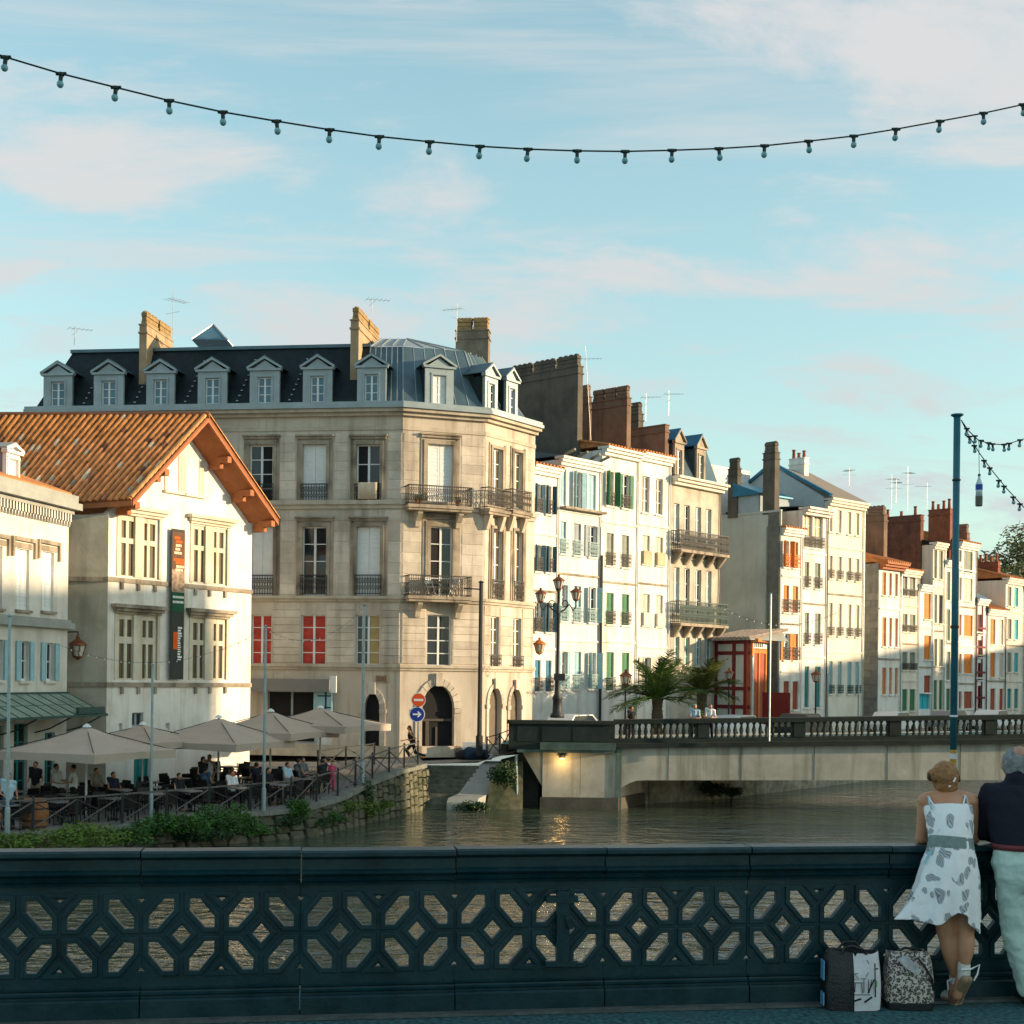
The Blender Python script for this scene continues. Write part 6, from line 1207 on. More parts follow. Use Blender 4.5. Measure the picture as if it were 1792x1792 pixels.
parasol(152, 1271, 46.2, 2.95, 1320, .38, 'large taupe parasol at the left end of the terrace')
parasol(250, 1267, 51.2, 2.5, 1300, .40, 'second taupe parasol, behind the leftmost one', m=CANV)
parasol(383, 1255, 52.5, 3.0, 1302, .42, 'middle taupe parasol before the gabled house corner')
parasol(474, 1244, 55.5, 2.9, 1283, .44, 'fourth parasol from the left, before the shop')
parasol(561, 1238, 58.2, 3.2, 1271, .45, 'rightmost grey parasol reaching toward the arch')
# chairs and tables
def chair_proto():
    r = thing('terrace_chair', 'black wicker terrace chair among the tables under the parasols', 'chair', (0, 0, 0), 'black chairs on the terrace')
    b = MB(); b.box((-.23, -.22, .42), (.23, .22, .47)); b.build('seat', BLACKM, r, origin=(0, 0, 0)); b = MB(); b.hexa([(-.24, .19, .5), (.24, .19, .5), (.24, .24, .5), (-.24, .24, .5), (-.23, .27, .9), (.23, .27, .9), (.23, .31, .88), (-.23, .31, .88)]); b.build('backrest', BLACKM, r, origin=(0, 0, 0))
    for x in (-.21, .21):
        for y in (-.2, .2): b = MB(); b.bar((x*1.05, y*1.08, 0), (x, y, .5 if y > 0 else .64), .035); b.build('leg', BLACKM, r, origin=(0, 0, 0))
        b = MB(); b.box((x-.03, -.22, .63), (x+.03, .24, .66)); b.build('armrest', BLACKM, r, origin=(0, 0, 0))
    return r
def table_proto():
    r = thing('terrace_table', 'small square dark table on the terrace under the parasols', 'table', (0, 0, 0), 'tables on the terrace')
    b = MB(); b.box((-.36, -.36, .72), (.36, .36, .75)); b.build('table_top', mat('table_top_grey', (.22, .21, .2), .4, .1, 3), r, origin=(0, 0, 0)); b = MB(); b.tube([(0, 0, .02), (0, 0, .72)], .035, 8); b.build('column', IRON, r, origin=(0, 0, 0)); b = MB(); b.box((-.25, -.03, 0), (.25, .03, .03)); b.box((-.03, -.25, .031), (.03, .25, .05)); b.build('foot', IRON, r, origin=(0, 0, 0))
    return r
CP, TP = chair_proto(), table_proto(); firstc = [CP]; firstt = [TP]
def place(proto, first, loc, rz):
    if first: o = first.pop()
    else: o = copy_tree(proto)
    o.location = loc; o.rotation_euler = (0, 0, rz); return o
rgt = random.Random(5); seats = []
for off in (1.4, 3.6, 5.6):
    s = 2.4
    while s < 19.5:
        if off > 4 and (s < 6): s += 2.2; continue
        p = terr(s+rgt.uniform(-.2, .2), off+rgt.uniform(-.2, .2)); rz = .9+rgt.uniform(-.15, .15); ot = place(TP, firstt, p, rz); rw = {1.4: 'in the row along the quay railing', 3.6: 'in the middle row under the parasols', 5.6: 'in the back row near the house walls'}[off]; ot['label'] = 'small square dark terrace table '+rw
        for a in ([0, PI/2, PI, -PI/2] if rgt.random() < .75 else [0, PI]):
            d = V((math.sin(rz+a), -math.cos(rz+a), 0)); q = p+d*-.62; oc = place(CP, firstc, q, rz+a+rgt.uniform(-.2, .2)); oc['label'] = 'black wicker terrace chair '+rw; seats.append((q, rz+a))
        s += 1.75
# barrels
for i, (u, D) in enumerate(((75, 42.4), (145, 43.6))):
    p = terr((2.6, 4.45)[i], .75); b = MB(); t = thing('wine_barrel', ('left', 'right')[i]+' wooden barrel standing behind the quay railing', 'barrel', p, 'barrels at the railing'); b.lathe(p, [(.32, 0), (.40, .25), (.43, .48), (.40, .72), (.33, .96), (.30, .96), (.30, .93), (.02, .93)], 18); b.build('staves', WOODB, t, smooth=False)
    for z, r in ((.1, .357), (.3, .413), (.66, .413), (.86, .363)): b = MB(); b.lathe(p, [(r-.012, z-.025), (r+.008, z-.025), (r+.004, z+.025), (r-.015, z+.025)], 18); b.build('hoop', IRON, t)
# people on the terrace, in the street, on the far bridge
def at(u, v, D): return P(u, v, D)
GP = 'people on the terrace'
def ground_near(x, y):
    return min([terr(s_*.4, o_*.5) for s_ in range(int(cum[9]/.4)) for o_ in range(0, 22)], key=lambda r: (r.x-x)**2+(r.y-y)**2)
def standing(u, D, label, **k):
    a = ray(u, 1380)[0]*D; g = ground_near(a, D); return person(label, (a, D, g.z), k.pop('rz', 0), group=GP, **k)
standing(15, 42.6, 'waiter in pale blue shirt and red scarf at the left edge', shirt='blue', legs='denim', rz=.6)
standing(98, 47.5, 'man in a white shirt standing under the left parasol, left one', shirt='white', legs='black', pose='talk', rz=1.2); standing(128, 47.2, 'man in a white shirt with outstretched arm under the left parasol', shirt='white', legs='black', pose='talk', rz=-1.3); standing(62, 48.5, 'person in khaki trousers standing in the shop door', shirt='black', legs='khaki')
standing(355, 51.5, 'dark-haired woman in black standing by the middle parasol pole', shirt='black', legs='black', longhair=True, rz=1.0); standing(366, 52.6, 'woman in a white top behind the dark-haired woman', shirt='white', legs='khaki', bare=True, hair='brown')
standing(581, 53.6, 'child in pink standing at the railing', shirt='pink', legs='pink', s=.68, hair='brown')
sl = [('in a white shirt', 'white', 'black'), ('in a red shirt', 'red', 'denim'), ('with long brown hair in black', 'black', 'black'), ('in a pale blue shirt', 'blue', 'khaki'), ('in grey', 'grey', 'denim'), ('in a second white shirt near the steps', 'white', 'denim'), ('in black by the rightmost parasol', 'black', 'khaki'), ('in navy near the shop', 'navy', 'grey')]
for (txt, sh_, lg), u in zip(sl, (402, 430, 452, 503, 545, 566, 595, 478)):
    D = 50+(u-400)*.026; x = ray(u, 1370)[0]*D; q, rz = min(seats, key=lambda w: abs(w[0].x-x)+abs(w[0].y-D)*.6); seats.remove((q, rz))
    person('seated guest '+txt+' on the terrace', q, rz+PI*0, 'sit', sh_, lg, random.choice(['black', 'brown']), group=GP, longhair='long' in txt)
for i, s_ in enumerate((4, 6, 9, 12, 15)):
    if seats: q, rz = seats.pop(int(len(seats)*s_/20)); person('seated guest %s among the dark chairs' % ('in black at the left', 'in grey left of centre', 'in navy at the centre', 'in dark blue right of centre', 'in khaki at the right')[i], q, rz, 'sit', ('black', 'grey', 'navy', 'denim', 'khaki')[i], 'black', 'black', group=GP)
p = P(722, 1331, 63.2); person('runner with bare arms crossing the street before the arch', (p.x, 63.2, -1.86), -PI/2+.0, 'run', 'black', 'black', 'brown', bare=True, longhair=True, skin=mat('skin_warm', (.55, .26, .12), .55, .08, 8))
GF = 'people on the far bridge'
for u, l, sh_, hr in ((1215, 'grey-haired man in a pale blue shirt leaning on the far bridge parapet', 'blue', 'grey'), (1242, 'woman in a white top leaning on the far bridge parapet', 'white', 'brown')):
    x = ray(u, 1260)[0]*62.75; person(l, (x, 62.75, ztop(x)-1.04), 0, 'lean', sh_, 'navy', hr, group=GF)
x = ray(1105, 1260)[0]*63.4; person('person in black walking on the far bridge near the end block', (x, 63.4, ztop(x)-1.04), .5, 'stand', 'black', 'black', 'black', group=GF, s=.92)
# traffic signs
p = P(731, 1330, 62.6); TS = thing('traffic_sign', 'pole with red no-entry disc above a blue arrow disc before the arch', 'traffic sign', (p.x, 62.6, -1.84)); b = MB(); zt = P(731, 1210, 62.6).z; b.tube([(p.x, 62.6, -1.84), (p.x, 62.6, zt)], .035, 8); b.build('post', GALV, TS)
SRED = mat('sign_red', (.75, .09, .012), .5, .05); SBLU = mat('sign_blue', (.012, .04, .30), .5, .05); SWH = mat('sign_white', (.8, .8, .8), .5, .03)
def disc(c, r, m, nm, par, d=.0, th=.012): b = MB(); c = V(c); b.skin([[c+V((r*math.cos(2*PI*k/24), y, r*math.sin(2*PI*k/24))) for k in range(24)] for y in (-d-th, -d)]); return b.build(nm, m, par)
c1 = P(732.5, 1225, 62.54); c2 = P(730, 1250, 62.54)
D1 = disc(c1, .33, SWH, 'disc', TS); disc(c1, .30, SRED, 'red_field', D1, .0122); b = MB(); b.box((c1.x-.21, c1.y-.035, c1.z-.05), (c1.x+.21, c1.y-.0245, c1.z+.05)); b.build('white_bar', SWH, D1)
D2 = disc(c2, .36, SWH, 'disc', TS); disc(c2, .32, SBLU, 'blue_field', D2, .0122); b = MB(); y0 = c2.y-.036; b.prism([(c2.x-.2, y0, c2.z-.035), (c2.x+.06, y0, c2.z-.035), (c2.x-.0, y0, c2.z-.13), (c2.x+.07, y0, c2.z-.13), (c2.x+.2, y0, c2.z), (c2.x+.07, y0, c2.z+.13), (c2.x, y0, c2.z+.13), (c2.x+.06, y0, c2.z+.035), (c2.x-.2, y0, c2.z+.035)], (0, .011, 0)); b.build('white_arrow', SWH, D2)
# heap of sacks by the pole
rg = random.Random(4)
for i, (u, v, r, m_, l) in enumerate(((812, 1330, .42, cloth('dark_sack', (.012, .014, .02)), 'black rubbish sack at the left of the heap by the lamp pole'), (828, 1326, .55, cloth('blue_sack', (.012, .035, .07)), 'dark blue rubbish sack in the middle of the heap by the lamp pole'), (843, 1327, .45, cloth('dark_sack', (1, 1, 1)), 'black rubbish sack against the lamp pole'), (850, 1318, .34, CL['white'], 'white bundle behind the rubbish sacks'))):
    c = P(u, v, 64.9); c.z = -1.72+r*.45; bm = bmesh.new(); bmesh.ops.create_icosphere(bm, subdivisions=3, radius=r)
    for v_ in bm.verts: v_.co *= 1+rg.uniform(-.06, .06)+.12*math.sin(v_.co.x*9+i)*math.sin(v_.co.z*8); v_.co.z *= .62; v_.co.z = max(v_.co.z, -r*.5)
    me = bpy.data.meshes.new('rubbish_sack'); bm.to_mesh(me); bm.free(); me.materials.append(m_); me.polygons.foreach_set('use_smooth', [True]*len(me.polygons)); o = bpy.data.objects.new('rubbish_sack', me); COL.objects.link(o); o.location = c; tag(o, l, 'sack')
b = MB(); c = P(829, 1308, 66.2); b.box((c.x-.55, c.y, -1.72), (c.x+.55, c.y+.4, c.z+.25)); tag(b.build('white_crate', WHITE), 'low white crate against the wall behind the rubbish sacks', 'crate')
# bushes and weeds along the quay wall and banks
def bush(c, R, n, s, label, seed, m=LEAF, name='bush'):
    rg = random.Random(seed); t = thing(name, label, 'plant', V((c[0], c[1], c[2]-R[2]*.5)), 'plants along the water'); b = MB(); c = V(c)
    for k in range(9): d = V((rg.gauss(0, 1), rg.gauss(0, 1), abs(rg.gauss(0, .8)))).normalized(); leaf_cloud(b, c+V((d.x*R[0], d.y*R[1], d.z*R[2]))*rg.uniform(.2, .75), (R[0]*.45, R[1]*.5, R[2]*.5), n//9, s, rg, shell=.2)
    b.build('foliage', m, t); b = MB()
    for k in range(5): b.tube([c-V((0, 0, R[2]*.6)), c+V((rg.uniform(-.6, .6)*R[0], rg.uniform(-.4, .4)*R[1], rg.uniform(.1, .6)*R[2]))], [.03, .01], 4)
    b.build('stems', TRUNK, t)
for i, (u, v, D, R, n, m_, l) in enumerate(((60, 1475, 39.8, (2.2, .7, .55), 1500, LEAFY, 'low weedy plants at the far left foot of the railing'), (150, 1470, 41.5, (1.5, .6, .5), 1100, LEAFY, 'yellow-green weeds left of the pole foot'), (225, 1468, 43, (1.1, .6, .5), 900, LEAF, 'green weeds under the barrels end of the railing'), (300, 1447, 44.7, (1.3, .7, .7), 1500, LEAF, 'leafy bush on the quay wall left of the round bush'), (400, 1448, 46.6, (1.25, .8, .85), 2400, LEAF, 'dense round green bush on the quay wall'), (350, 1465, 45.2, (1.5, .5, .4), 1000, LEAFD, 'dark overhanging growth below the round bush'), (520, 1422, 49.5, (.7, .4, .7), 700, LEAF, 'small shrub growing from the quay wall right of the round bush'), (632, 1398, 54.8, (.7, .4, .8), 700, LEAFD, 'dark ivy tuft on the wall below the poles'), (670, 1428, 58.5, (.9, .4, .3), 500, LEAFD, 'weeds at the waterline left of the steps'), (725, 1372, 60.8, (.5, .3, .8), 600, LEAFD, 'ivy hanging beside the top of the steps'), (885, 1362, 61.3, (.9, .5, .9), 1100, LEAFD, 'dark ivy on the bank beside the bridge pier'), (835, 1415, 60.6, (1.0, .4, .4), 600, LEAFD, 'weeds at the foot of the flank wall'), (1245, 1384, 67.0, (.9, .6, .6), 900, LEAFD, 'bush at the waterline under the far bridge'), (1280, 1388, 68.8, (.7, .5, .4), 500, LEAFD, 'smaller waterline growth right of the bush under the far bridge'))):
    bush(P(u, v, D), R, n, .075, l, 40+i, m_)
# ivy and weeds scattered down the quay wall
rgv = random.Random(77)
IV = ('low on the wall near the left', 'under the second pole', 'below the middle tables', 'hanging over the coping mid-wall', 'above the waterline mid-wall', 'beside the pale pole', 'under the right tables', 'near the ramp of the street', 'over the stones by the steps', 'at the waterline by the steps')
for i, s_ in enumerate((7.6, 9.3, 11.0, 12.4, 13.6, 15.0, 16.4, 17.8, 19.6, 21.2)):
    p = terr(s_, -.25); h = rgv.uniform(.15, .8); bush((p.x, p.y, ZW+.25+h*(p.z-ZW)*.7), (rgv.uniform(.5, 1.0), .3, rgv.uniform(.3, .55)), 420, .07, 'patch of ivy and weeds '+IV[i], 200+i, rgv.choice([LEAF, LEAFD, LEAFY]), 'ivy')
# ------------------------------------------------------------------ near bridge: pavement, cast iron parapet
fP = Frame((-2.986, 8.06), (3.03, 9.0)); PW_, PS0 = .938, .8025
b = MB(); q = lambda s, d, z: fP.pt(s, d, z)
b.hexa([q(-9, 14, -.7), q(14, 14, -.7), q(14, -.75, -.7), q(-9, -.75, -.7), q(-9, 14, 0), q(14, 14, 0), q(14, -.75, 0), q(-9, -.75, 0)]); struct(b.build('bridge_pavement', ASPH))
b = MB(); b.fbox(fP, -9, 14, -.16, .16, .004, .022); struct(b.build('kerb_strip', mat('kerb_concrete', (.085, .10, .10), .9, .3, 12, .3, dirt_amt=.4, dirt=(.03, .04, .04), dscale=5)))
def offs(poly, d):                     # offset a closed outline (counter-clockwise) outwards
    n = len(poly); o = []
    for i in range(n):
        p0, p1, p2 = V(poly[i-1]), V(poly[i]), V(poly[(i+1) % n]); a = (p1-p0).normalized(); c = (p2-p1).normalized(); n1, n2 = V((a.y, -a.x)), V((c.y, -c.x)); o.append(tuple(p1+(n1+n2)*(d/(1+n1.dot(n2)))))
    return o
def ccw(p):
    s = sum(p[i-1][0]*p[i][1]-p[i][0]*p[i-1][1] for i in range(len(p))); return p if s > 0 else p[::-1]
CZ = .506
hexa_ = [(-.107, .221), (-.040, .221), (-.040, .145), (-.136, .035), (-.198, .035), (-.198, .110)]
holes = []
W2 = PW_/2
for m_ in (-1, 1):
    cx = m_*W2/2
    for sx in (1, -1):
        for sz in (1, -1): holes.append(ccw([(cx+sx*x, CZ+sz*z) for x, z in hexa_]))
    holes.append(ccw([(cx-.06, CZ), (cx, CZ-.068), (cx+.06, CZ), (cx, CZ+.068)]))
for sz in (1, -1): holes.append(ccw([(-.034, CZ+sz*.222), (.034, CZ+sz*.222), (0, CZ+sz*.186)]))
g_ = .0045                              # open joints between the castings
edge = [(-W2+g_, .19), (W2-g_, .19), (W2-g_, CZ-.222), (W2-.034, CZ-.222), (W2-g_, CZ-.190), (W2-g_, CZ+.190), (W2-.034, CZ+.222), (W2-g_, CZ+.222), (W2-g_, .80), (-W2+g_, .80), (-W2+g_, CZ+.222), (-W2+.034, CZ+.222), (-W2+g_, CZ+.190), (-W2+g_, CZ-.190), (-W2+.034, CZ-.222), (-W2+g_, CZ-.222)]
def plate(polys, ext, bev):
    cu = bpy.data.curves.new('outline', 'CURVE'); cu.dimensions = '2D'; cu.fill_mode = 'BOTH'; cu.extrude = ext; cu.bevel_depth = bev; cu.bevel_resolution = 1
    for pl in polys:
        sp = cu.splines.new('POLY'); sp.points.add(len(pl)-1); sp.use_cyclic_u = True
        for i, (x, y) in enumerate(pl): sp.points[i].co = (x, y, 0, 1)
    o = bpy.data.objects.new('outline', cu); COL.objects.link(o); me = bpy.data.meshes.new_from_object(o); bpy.data.objects.remove(o); return me
me1 = plate([edge]+holes, .014, .006)
mes = [(me1, 0.0)]
for h in holes:
    if len(h) > 3: mes.append((plate([offs(h, .020), offs(h, -.001)], .006, .005), .022))
    else: mes.append((plate([offs(h, .026), offs(h, .006)], .005, .004), .020))
PB = thing('bridge_parapet', 'dark teal cast iron bridge parapet with diamond and lozenge openings in the foreground', 'parapet', q(3, 0, 0))
X4 = lambda s: Matrix(((fP.e.x, 0, fP.n.x, 0), (fP.e.y, 0, fP.n.y, 0), (0, 1, 0, 0), (0, 0, 0, 1)))
pm = MB()
for me, d in mes:
    for v_ in me.vertices: pass
    pm.add([X4(0) @ V((v_.co.x, v_.co.y, v_.co.z+d)) for v_ in me.vertices], [tuple(p_.vertices) for p_ in me.polygons])
first = pm.build('panel', CASTIRON, origin=(0, 0, 0)); pme = first.data; bpy.data.objects.remove(first)
def prof_bar(name, prof, s0, s1, parent):   # profile of (outward, height) run along the parapet
    b = MB(); b.prism([fP.pt(s0, d, z) for d, z in prof], fP.e*(s1-s0)); return b.build(name, CASTIRON, parent)
top = [(-.10, .965), (-.10, 1.0), (-.085, 1.012), (.085, 1.012), (.105, 1.0), (.105, .978), (.085, .965), (.055, .955), (.055, .895), (.07, .885), (.085, .872), (.07, .858), (.05, .85), (.045, .835), (.06, .826), (.045, .815), (.04, .80), (-.04, .80), (-.04, .955)]
bot = [(-.05, 0), (.085, 0), (.085, .118), (.075, .128), (.06, .132), (.06, .146), (.07, .155), (.05, .165), (.045, .175), (.055, .184), (.035, .19), (-.04, .19), (-.05, .12)]
rgp = random.Random(9)
for k in range(-2, 8):
    s0 = PS0+PW_*k; sc_ = s0+W2; jx = rgp.uniform(-.004, .004)
    o = bpy.data.objects.new('panel', pme); COL.objects.link(o); o.parent = PB; o.location = q(sc_, jx, 0)-ORG[PB.name]; ORG[o.name] = q(sc_, jx, 0)
    dz = rgp.uniform(-.004, .004)
    prof_bar('top_rail', [(d+jx, z+dz) for d, z in top], s0+.004, s0+PW_-.004, o); prof_bar('base_moulding', [(d+jx, z+dz*.5+.004) for d, z in bot], s0+.004, s0+PW_-.004, o)
# remains of a clamp on the parapet
s, z = fP.px(985, 1575, .1); CLp = thing('pole_clamp', 'dark clamp brackets bolted to the parapet lattice', 'clamp', q(s, .06, z)); b = MB(); b.fbox(fP, s-.10, s+.10, .05, .09, z-.02, z+.02); b.build('upper_clamp', CASTIRON, CLp); b = MB(); b.fbox(fP, s-.10, s+.10, .05, .09, z-.415, z-.38); b.build('lower_clamp', CASTIRON, CLp); b = MB(); b.fbox(fP, s-.03, s+.05, .03, .075, z-.38, z+.05); b.build('clamp_post', CASTIRON, CLp); b = MB(); b.bar(fP.pt(s+.03, .085, z-.1), fP.pt(s+.06, .09, z-.18), .03); b.build('loose_strap', CASTIRON, CLp)
# ------------------------------------------------------------------ string lights over the near bridge and their pole
SOCK = mat('lamp_socket_green', (.006, .028, .024), .5, .2, 9); BULB = mat('unlit_bulb_glass', (.16, .38, .42), .25, .12, 20, spec=.5)
def festoon(name, label, cable, bulbs, r, rc, bulbm=None):
    t = thing(name, label, 'string lights', cable[len(cable)//2]); b = MB(); b.tube(cable, rc, 6); b.build('cable', SOCK, t)
    for p in bulbs:
        b = MB(); tl = random.uniform(-.12, .12); ax = V((tl, 0, -1)).normalized(); b.tube([p+V((0, 0, .004)), p+ax*r*.5, p+ax*r*.6, p+ax*r*2.3], [r*1.0, r*.95, r*.62, r*.6], 10); b.tube([p-V((r*1.5, 0, -.0)), p+V((r*1.5, 0, -.0))], rc*1.9, 6); s_ = b.build('socket', SOCK, t)
        c = p+ax*r*3.05; b = MB(); ell(b, c, r*1.02, r*1.02, r*1.08, 14, 10); b.tube([p+ax*r*2.25, p+ax*r*2.7], r*.55, 10); b.build('bulb', bulbm or BULB, s_, smooth=True)
B0 = [(10, 100), (107, 129), (203, 153), (296, 176), (390, 196), (484, 212), (577, 227), (664, 239), (752, 248), (840, 256), (924, 261), (1010, 264), (1094, 265), (1176, 263), (1258, 260), (1338, 255), (1415, 247), (1494, 238), (1568, 226), (1645, 212), (1721, 198), (1790, 183)]
Df = lambda u: 8.2+2.0*u/1792
pts = [P(u, v, Df(u)) for u, v in [(-190, 28), (-90, 66)]+B0+[(1870, 164), (1960, 142)]]
cab = []
for i in range(len(pts)-1):
    for k in range(4): cab.append(pts[i].lerp(pts[i+1], k/4))
festoon('string_lights', 'long sagging cable of small unlit bulbs across the sky', cab, [P(u, v, Df(u)) for u, v in B0], .021, .0055)
pb = P(1671, 1400, 9.42); pt_ = P(1675, 725, 9.42); NP = thing('festoon_pole', 'slim blue-green steel pole behind the woman carrying the string lights', 'pole', (pb.x, 9.42, 0)); x_ = lambda z: pb.x+(pt_.x-pb.x)*0
zy = P(1671, 1312, 9.42).z; b = MB(); b.tube([(pt_.x, 9.42, zy), (pt_.x, 9.42, pt_.z-.02)], .0235, 12); b.build('shaft', POLEB, NP, smooth=True)
b = MB(); b.tube([(pt_.x, 9.42, 0), (pt_.x, 9.42, zy)], .0237, 12); b.build('yellow_foot', mat('yellow_band_paint', (.42, .24, .03), .6, .3, 9), NP, smooth=True)
b = MB(); b.lathe((pt_.x, 9.42, pt_.z-.02), [(.024, 0), (.042, .012), (.042, .02), (.005, .022)], 14); b.build('cap_flange', POLEB, NP)
for v, hh in ((1100, .02), (842, .012), (1255, .01)): z = P(1673, v, 9.42).z; b = MB(); b.lathe((pt_.x, 9.42, z), [(.0236, 0), (.029, .003), (.029, hh), (.0236, hh+.003)], 12); b.build('clip', IRON if v != 1255 else SWH, NP)
z = P(1673, 1325, 9.42).z; b = MB(); b.tube([(pt_.x, 9.42, z-.012), (pt_.x, 9.42, z+.026)], .0245, 12); b.build('sticker', mat('sticker_white', (.6, .6, .62), .6, .25, 40), NP)
def curve(ps, D0, D1): return [P(u, v, D0+(D1-D0)*i/(len(ps)-1)) for i, (u, v) in enumerate(ps)]
festoon('string_lights', 'short upper bulb string leaving the blue pole toward the right edge', curve([(1682, 735), (1695, 754), (1712, 770), (1730, 776), (1750, 778), (1770, 775), (1792, 768), (1830, 750), (1900, 705)], 9.42, 9.6), curve([(1692, 750), (1706, 763), (1717, 771), (1730, 775), (1737, 777), (1757, 778), (1766, 776), (1785, 770)], 9.43, 9.52), .0125, .0035)
festoon('string_lights', 'lower bulb string falling steeply from the blue pole to the right edge', curve([(1682, 735), (1697, 765), (1714, 793), (1735, 822), (1760, 853), (1790, 886), (1830, 925)], 9.42, 9.7), curve([(1696, 764), (1705, 780), (1722, 806), (1732, 819), (1748, 841), (1757, 851), (1773, 870), (1785, 882)], 9.46, 9.66), .0125, .0035)
c = P(1713, 886, 9.46); BO = thing('hanging_bottle', 'clear plastic bottle lantern with a blue label hanging from the string lights', 'bottle', c); k_ = 9.46/2400
b = MB(); b.lathe(c, [(.02, 0), (.024, .004), (.025, 17*k_)], 14); b.build('dark_liquid', mat('dark_liquid', (.09, .085, .07), .3, .3, 20, spec=.5), BO)
CLR = mat('clear_plastic', (.55, .66, .70), .15, .05, 10, spec=.6); b = MB(); b.lathe(c, [(.0235, 17*k_+.001), (.022, 28*k_), (.023, 39*k_), (.018, 43*k_), (.008, 49*k_), (.008, 53*k_)], 14); b.build('bottle_body', CLR, BO, smooth=True)
b = MB(); b.lathe(c, [(.0232, 28.5*k_), (.0242, 28.6*k_), (.0242, 38*k_), (.0232, 38.2*k_)], 14); b.build('blue_label', mat('label_blue', (.01, .06, .36), .4, .1), BO); b = MB(); b.lathe(c, [(.009, 53*k_), (.010, 53.2*k_), (.010, 56*k_), (.002, 57*k_)], 10); b.build('bottle_cap', IRON, BO); b = MB(); b.tube([c+V((0, 0, 57*k_)), P(1713, 772, 9.44)], .0022, 4); b.build('cord', IRON, BO)
# ------------------------------------------------------------------ woman leaning on the parapet, seen from behind
SKW = mat('tanned_skin', (.50, .25, .145), .5, .10, 14, spec=.4); Wm = thing('person', 'woman in a white leaf-print dress leaning on the parapet beside the pole', 'person', (P(1672, 1750, 8.8).x, 8.8, 0))
w_ = lambda u, v, D: P(u, v, D)
b = MB()
HL, HR = w_(1645, 1545, 8.74), w_(1684, 1545, 8.74); KL, KR = w_(1656, 1634, 8.76), w_(1689, 1628, 8.72); AL, AR = w_(1672, 1712, 8.82), w_(1687, 1694, 8.70)
def limb(b, a, c, rs, bend=None):
    n = len(rs); pts = [a.lerp(c, i/(n-1))+(bend*math.sin(PI*i/(n-1)) if bend else V((0, 0, 0))) for i in range(n)]; cap(b, pts[0], pts[0]+V((0, 0, .001)), rs[0]); cap(b, pts[-1], pts[-1]+V((0, 0, .001)), rs[-1]); b.tube(pts, rs, 14)
limb(b, HL, KL, [.088, .083, .075, .065, .058]); limb(b, HR, KR, [.088, .083, .075, .065, .058])
limb(b, KL, AL, [.053, .056, .057, .052, .043, .035, .031], V((0, -.018, 0))); limb(b, KR, AR, [.053, .056, .058, .054, .045, .036, .031], V((0, -.018, 0)))
FLt, FRt = V((AL.x-.07, 8.98, .025)), V((AR.x-.03, 8.80, .025)); limb(b, AL, V((AL.x-.01, AL.y, .05)), [.034, .038, .036]); cap(b, V((AL.x-.01, AL.y, .045)), FLt, .034, .024); cap(b, AR, FRt+V((0, -.06, .05)), .034, .034); cap(b, FRt+V((0, -.06, .05)), FRt, .034, .024)
spine = [(w_(1663, 1535, 8.73), .165, .13), (w_(1663, 1500, 8.74), .145, .115), (w_(1664, 1474, 8.77), .118, .095), (w_(1662, 1450, 8.80), .122, .095), (w_(1660, 1425, 8.86), .135, .10), (w_(1659, 1405, 8.92), .150, .085), (w_(1659, 1394, 8.96), .120, .065), (w_(1660, 1385, 8.985), .06, .055)]
b.skin([[c+V((rx*math.cos(2*PI*k/18), ry*math.sin(2*PI*k/18)*.9, ry*math.sin(2*PI*k/18)*-.3)) for k in range(18)] for c, rx, ry in spine])
SL, SR = w_(1621, 1402, 8.95), w_(1697, 1402, 8.95); EL, ER = w_(1612, 1467, 9.0), w_(1704, 1468, 9.0)
cap(b, SL, w_(1640, 1398, 8.96), .058, .06); cap(b, SR, w_(1680, 1398, 8.96), .058, .06); limb(b, SL, EL, [.054, .052, .046, .041, .038]); limb(b, SR, ER, [.054, .052, .046, .041, .038])
HaL, HaR = w_(1672, 1470, 9.10), w_(1628, 1468, 9.07); limb(b, EL, HaL, [.04, .04, .034, .026]); limb(b, ER, HaR, [.04, .04, .034, .026])
palmc = w_(1620, 1465, 9.06); cap(b, HaR, palmc, .027, .03)
for i in range(4): f0 = palmc+V((-.012, -.012, .024-.016*i)); f1 = f0+V((-.03, -.012, .004-.003*i)); f2 = f1+V((-.014-.003*(i % 2), -.022, -.006)); cap(b, f0, f1, .0085, .008, 8); cap(b, f1, f2, .008, .0065, 8)
cap(b, palmc+V((.01, -.01, .03)), palmc+V((-.01, -.03, .045)), .009, .008, 8)
cap(b, w_(1660, 1394, 8.96), w_(1657, 1374, 9.0), .048, .045); hc = w_(1653, 1362, 9.0); ell(b, hc, .083, .092, .108, 18, 12); cap(b, hc+V((.07, .05, -.02)), hc+V((.09, .06, -.03)), .016, .01); cap(b, hc+V((.055, -.045, -.02)), hc+V((.06, -.05, .01)), .018, .016); cap(b, hc+V((.045, .05, -.06)), hc+V((.055, .06, -.08)), .03, .025)
fuse(b.build('body', SKW, Wm), .0075, 5)
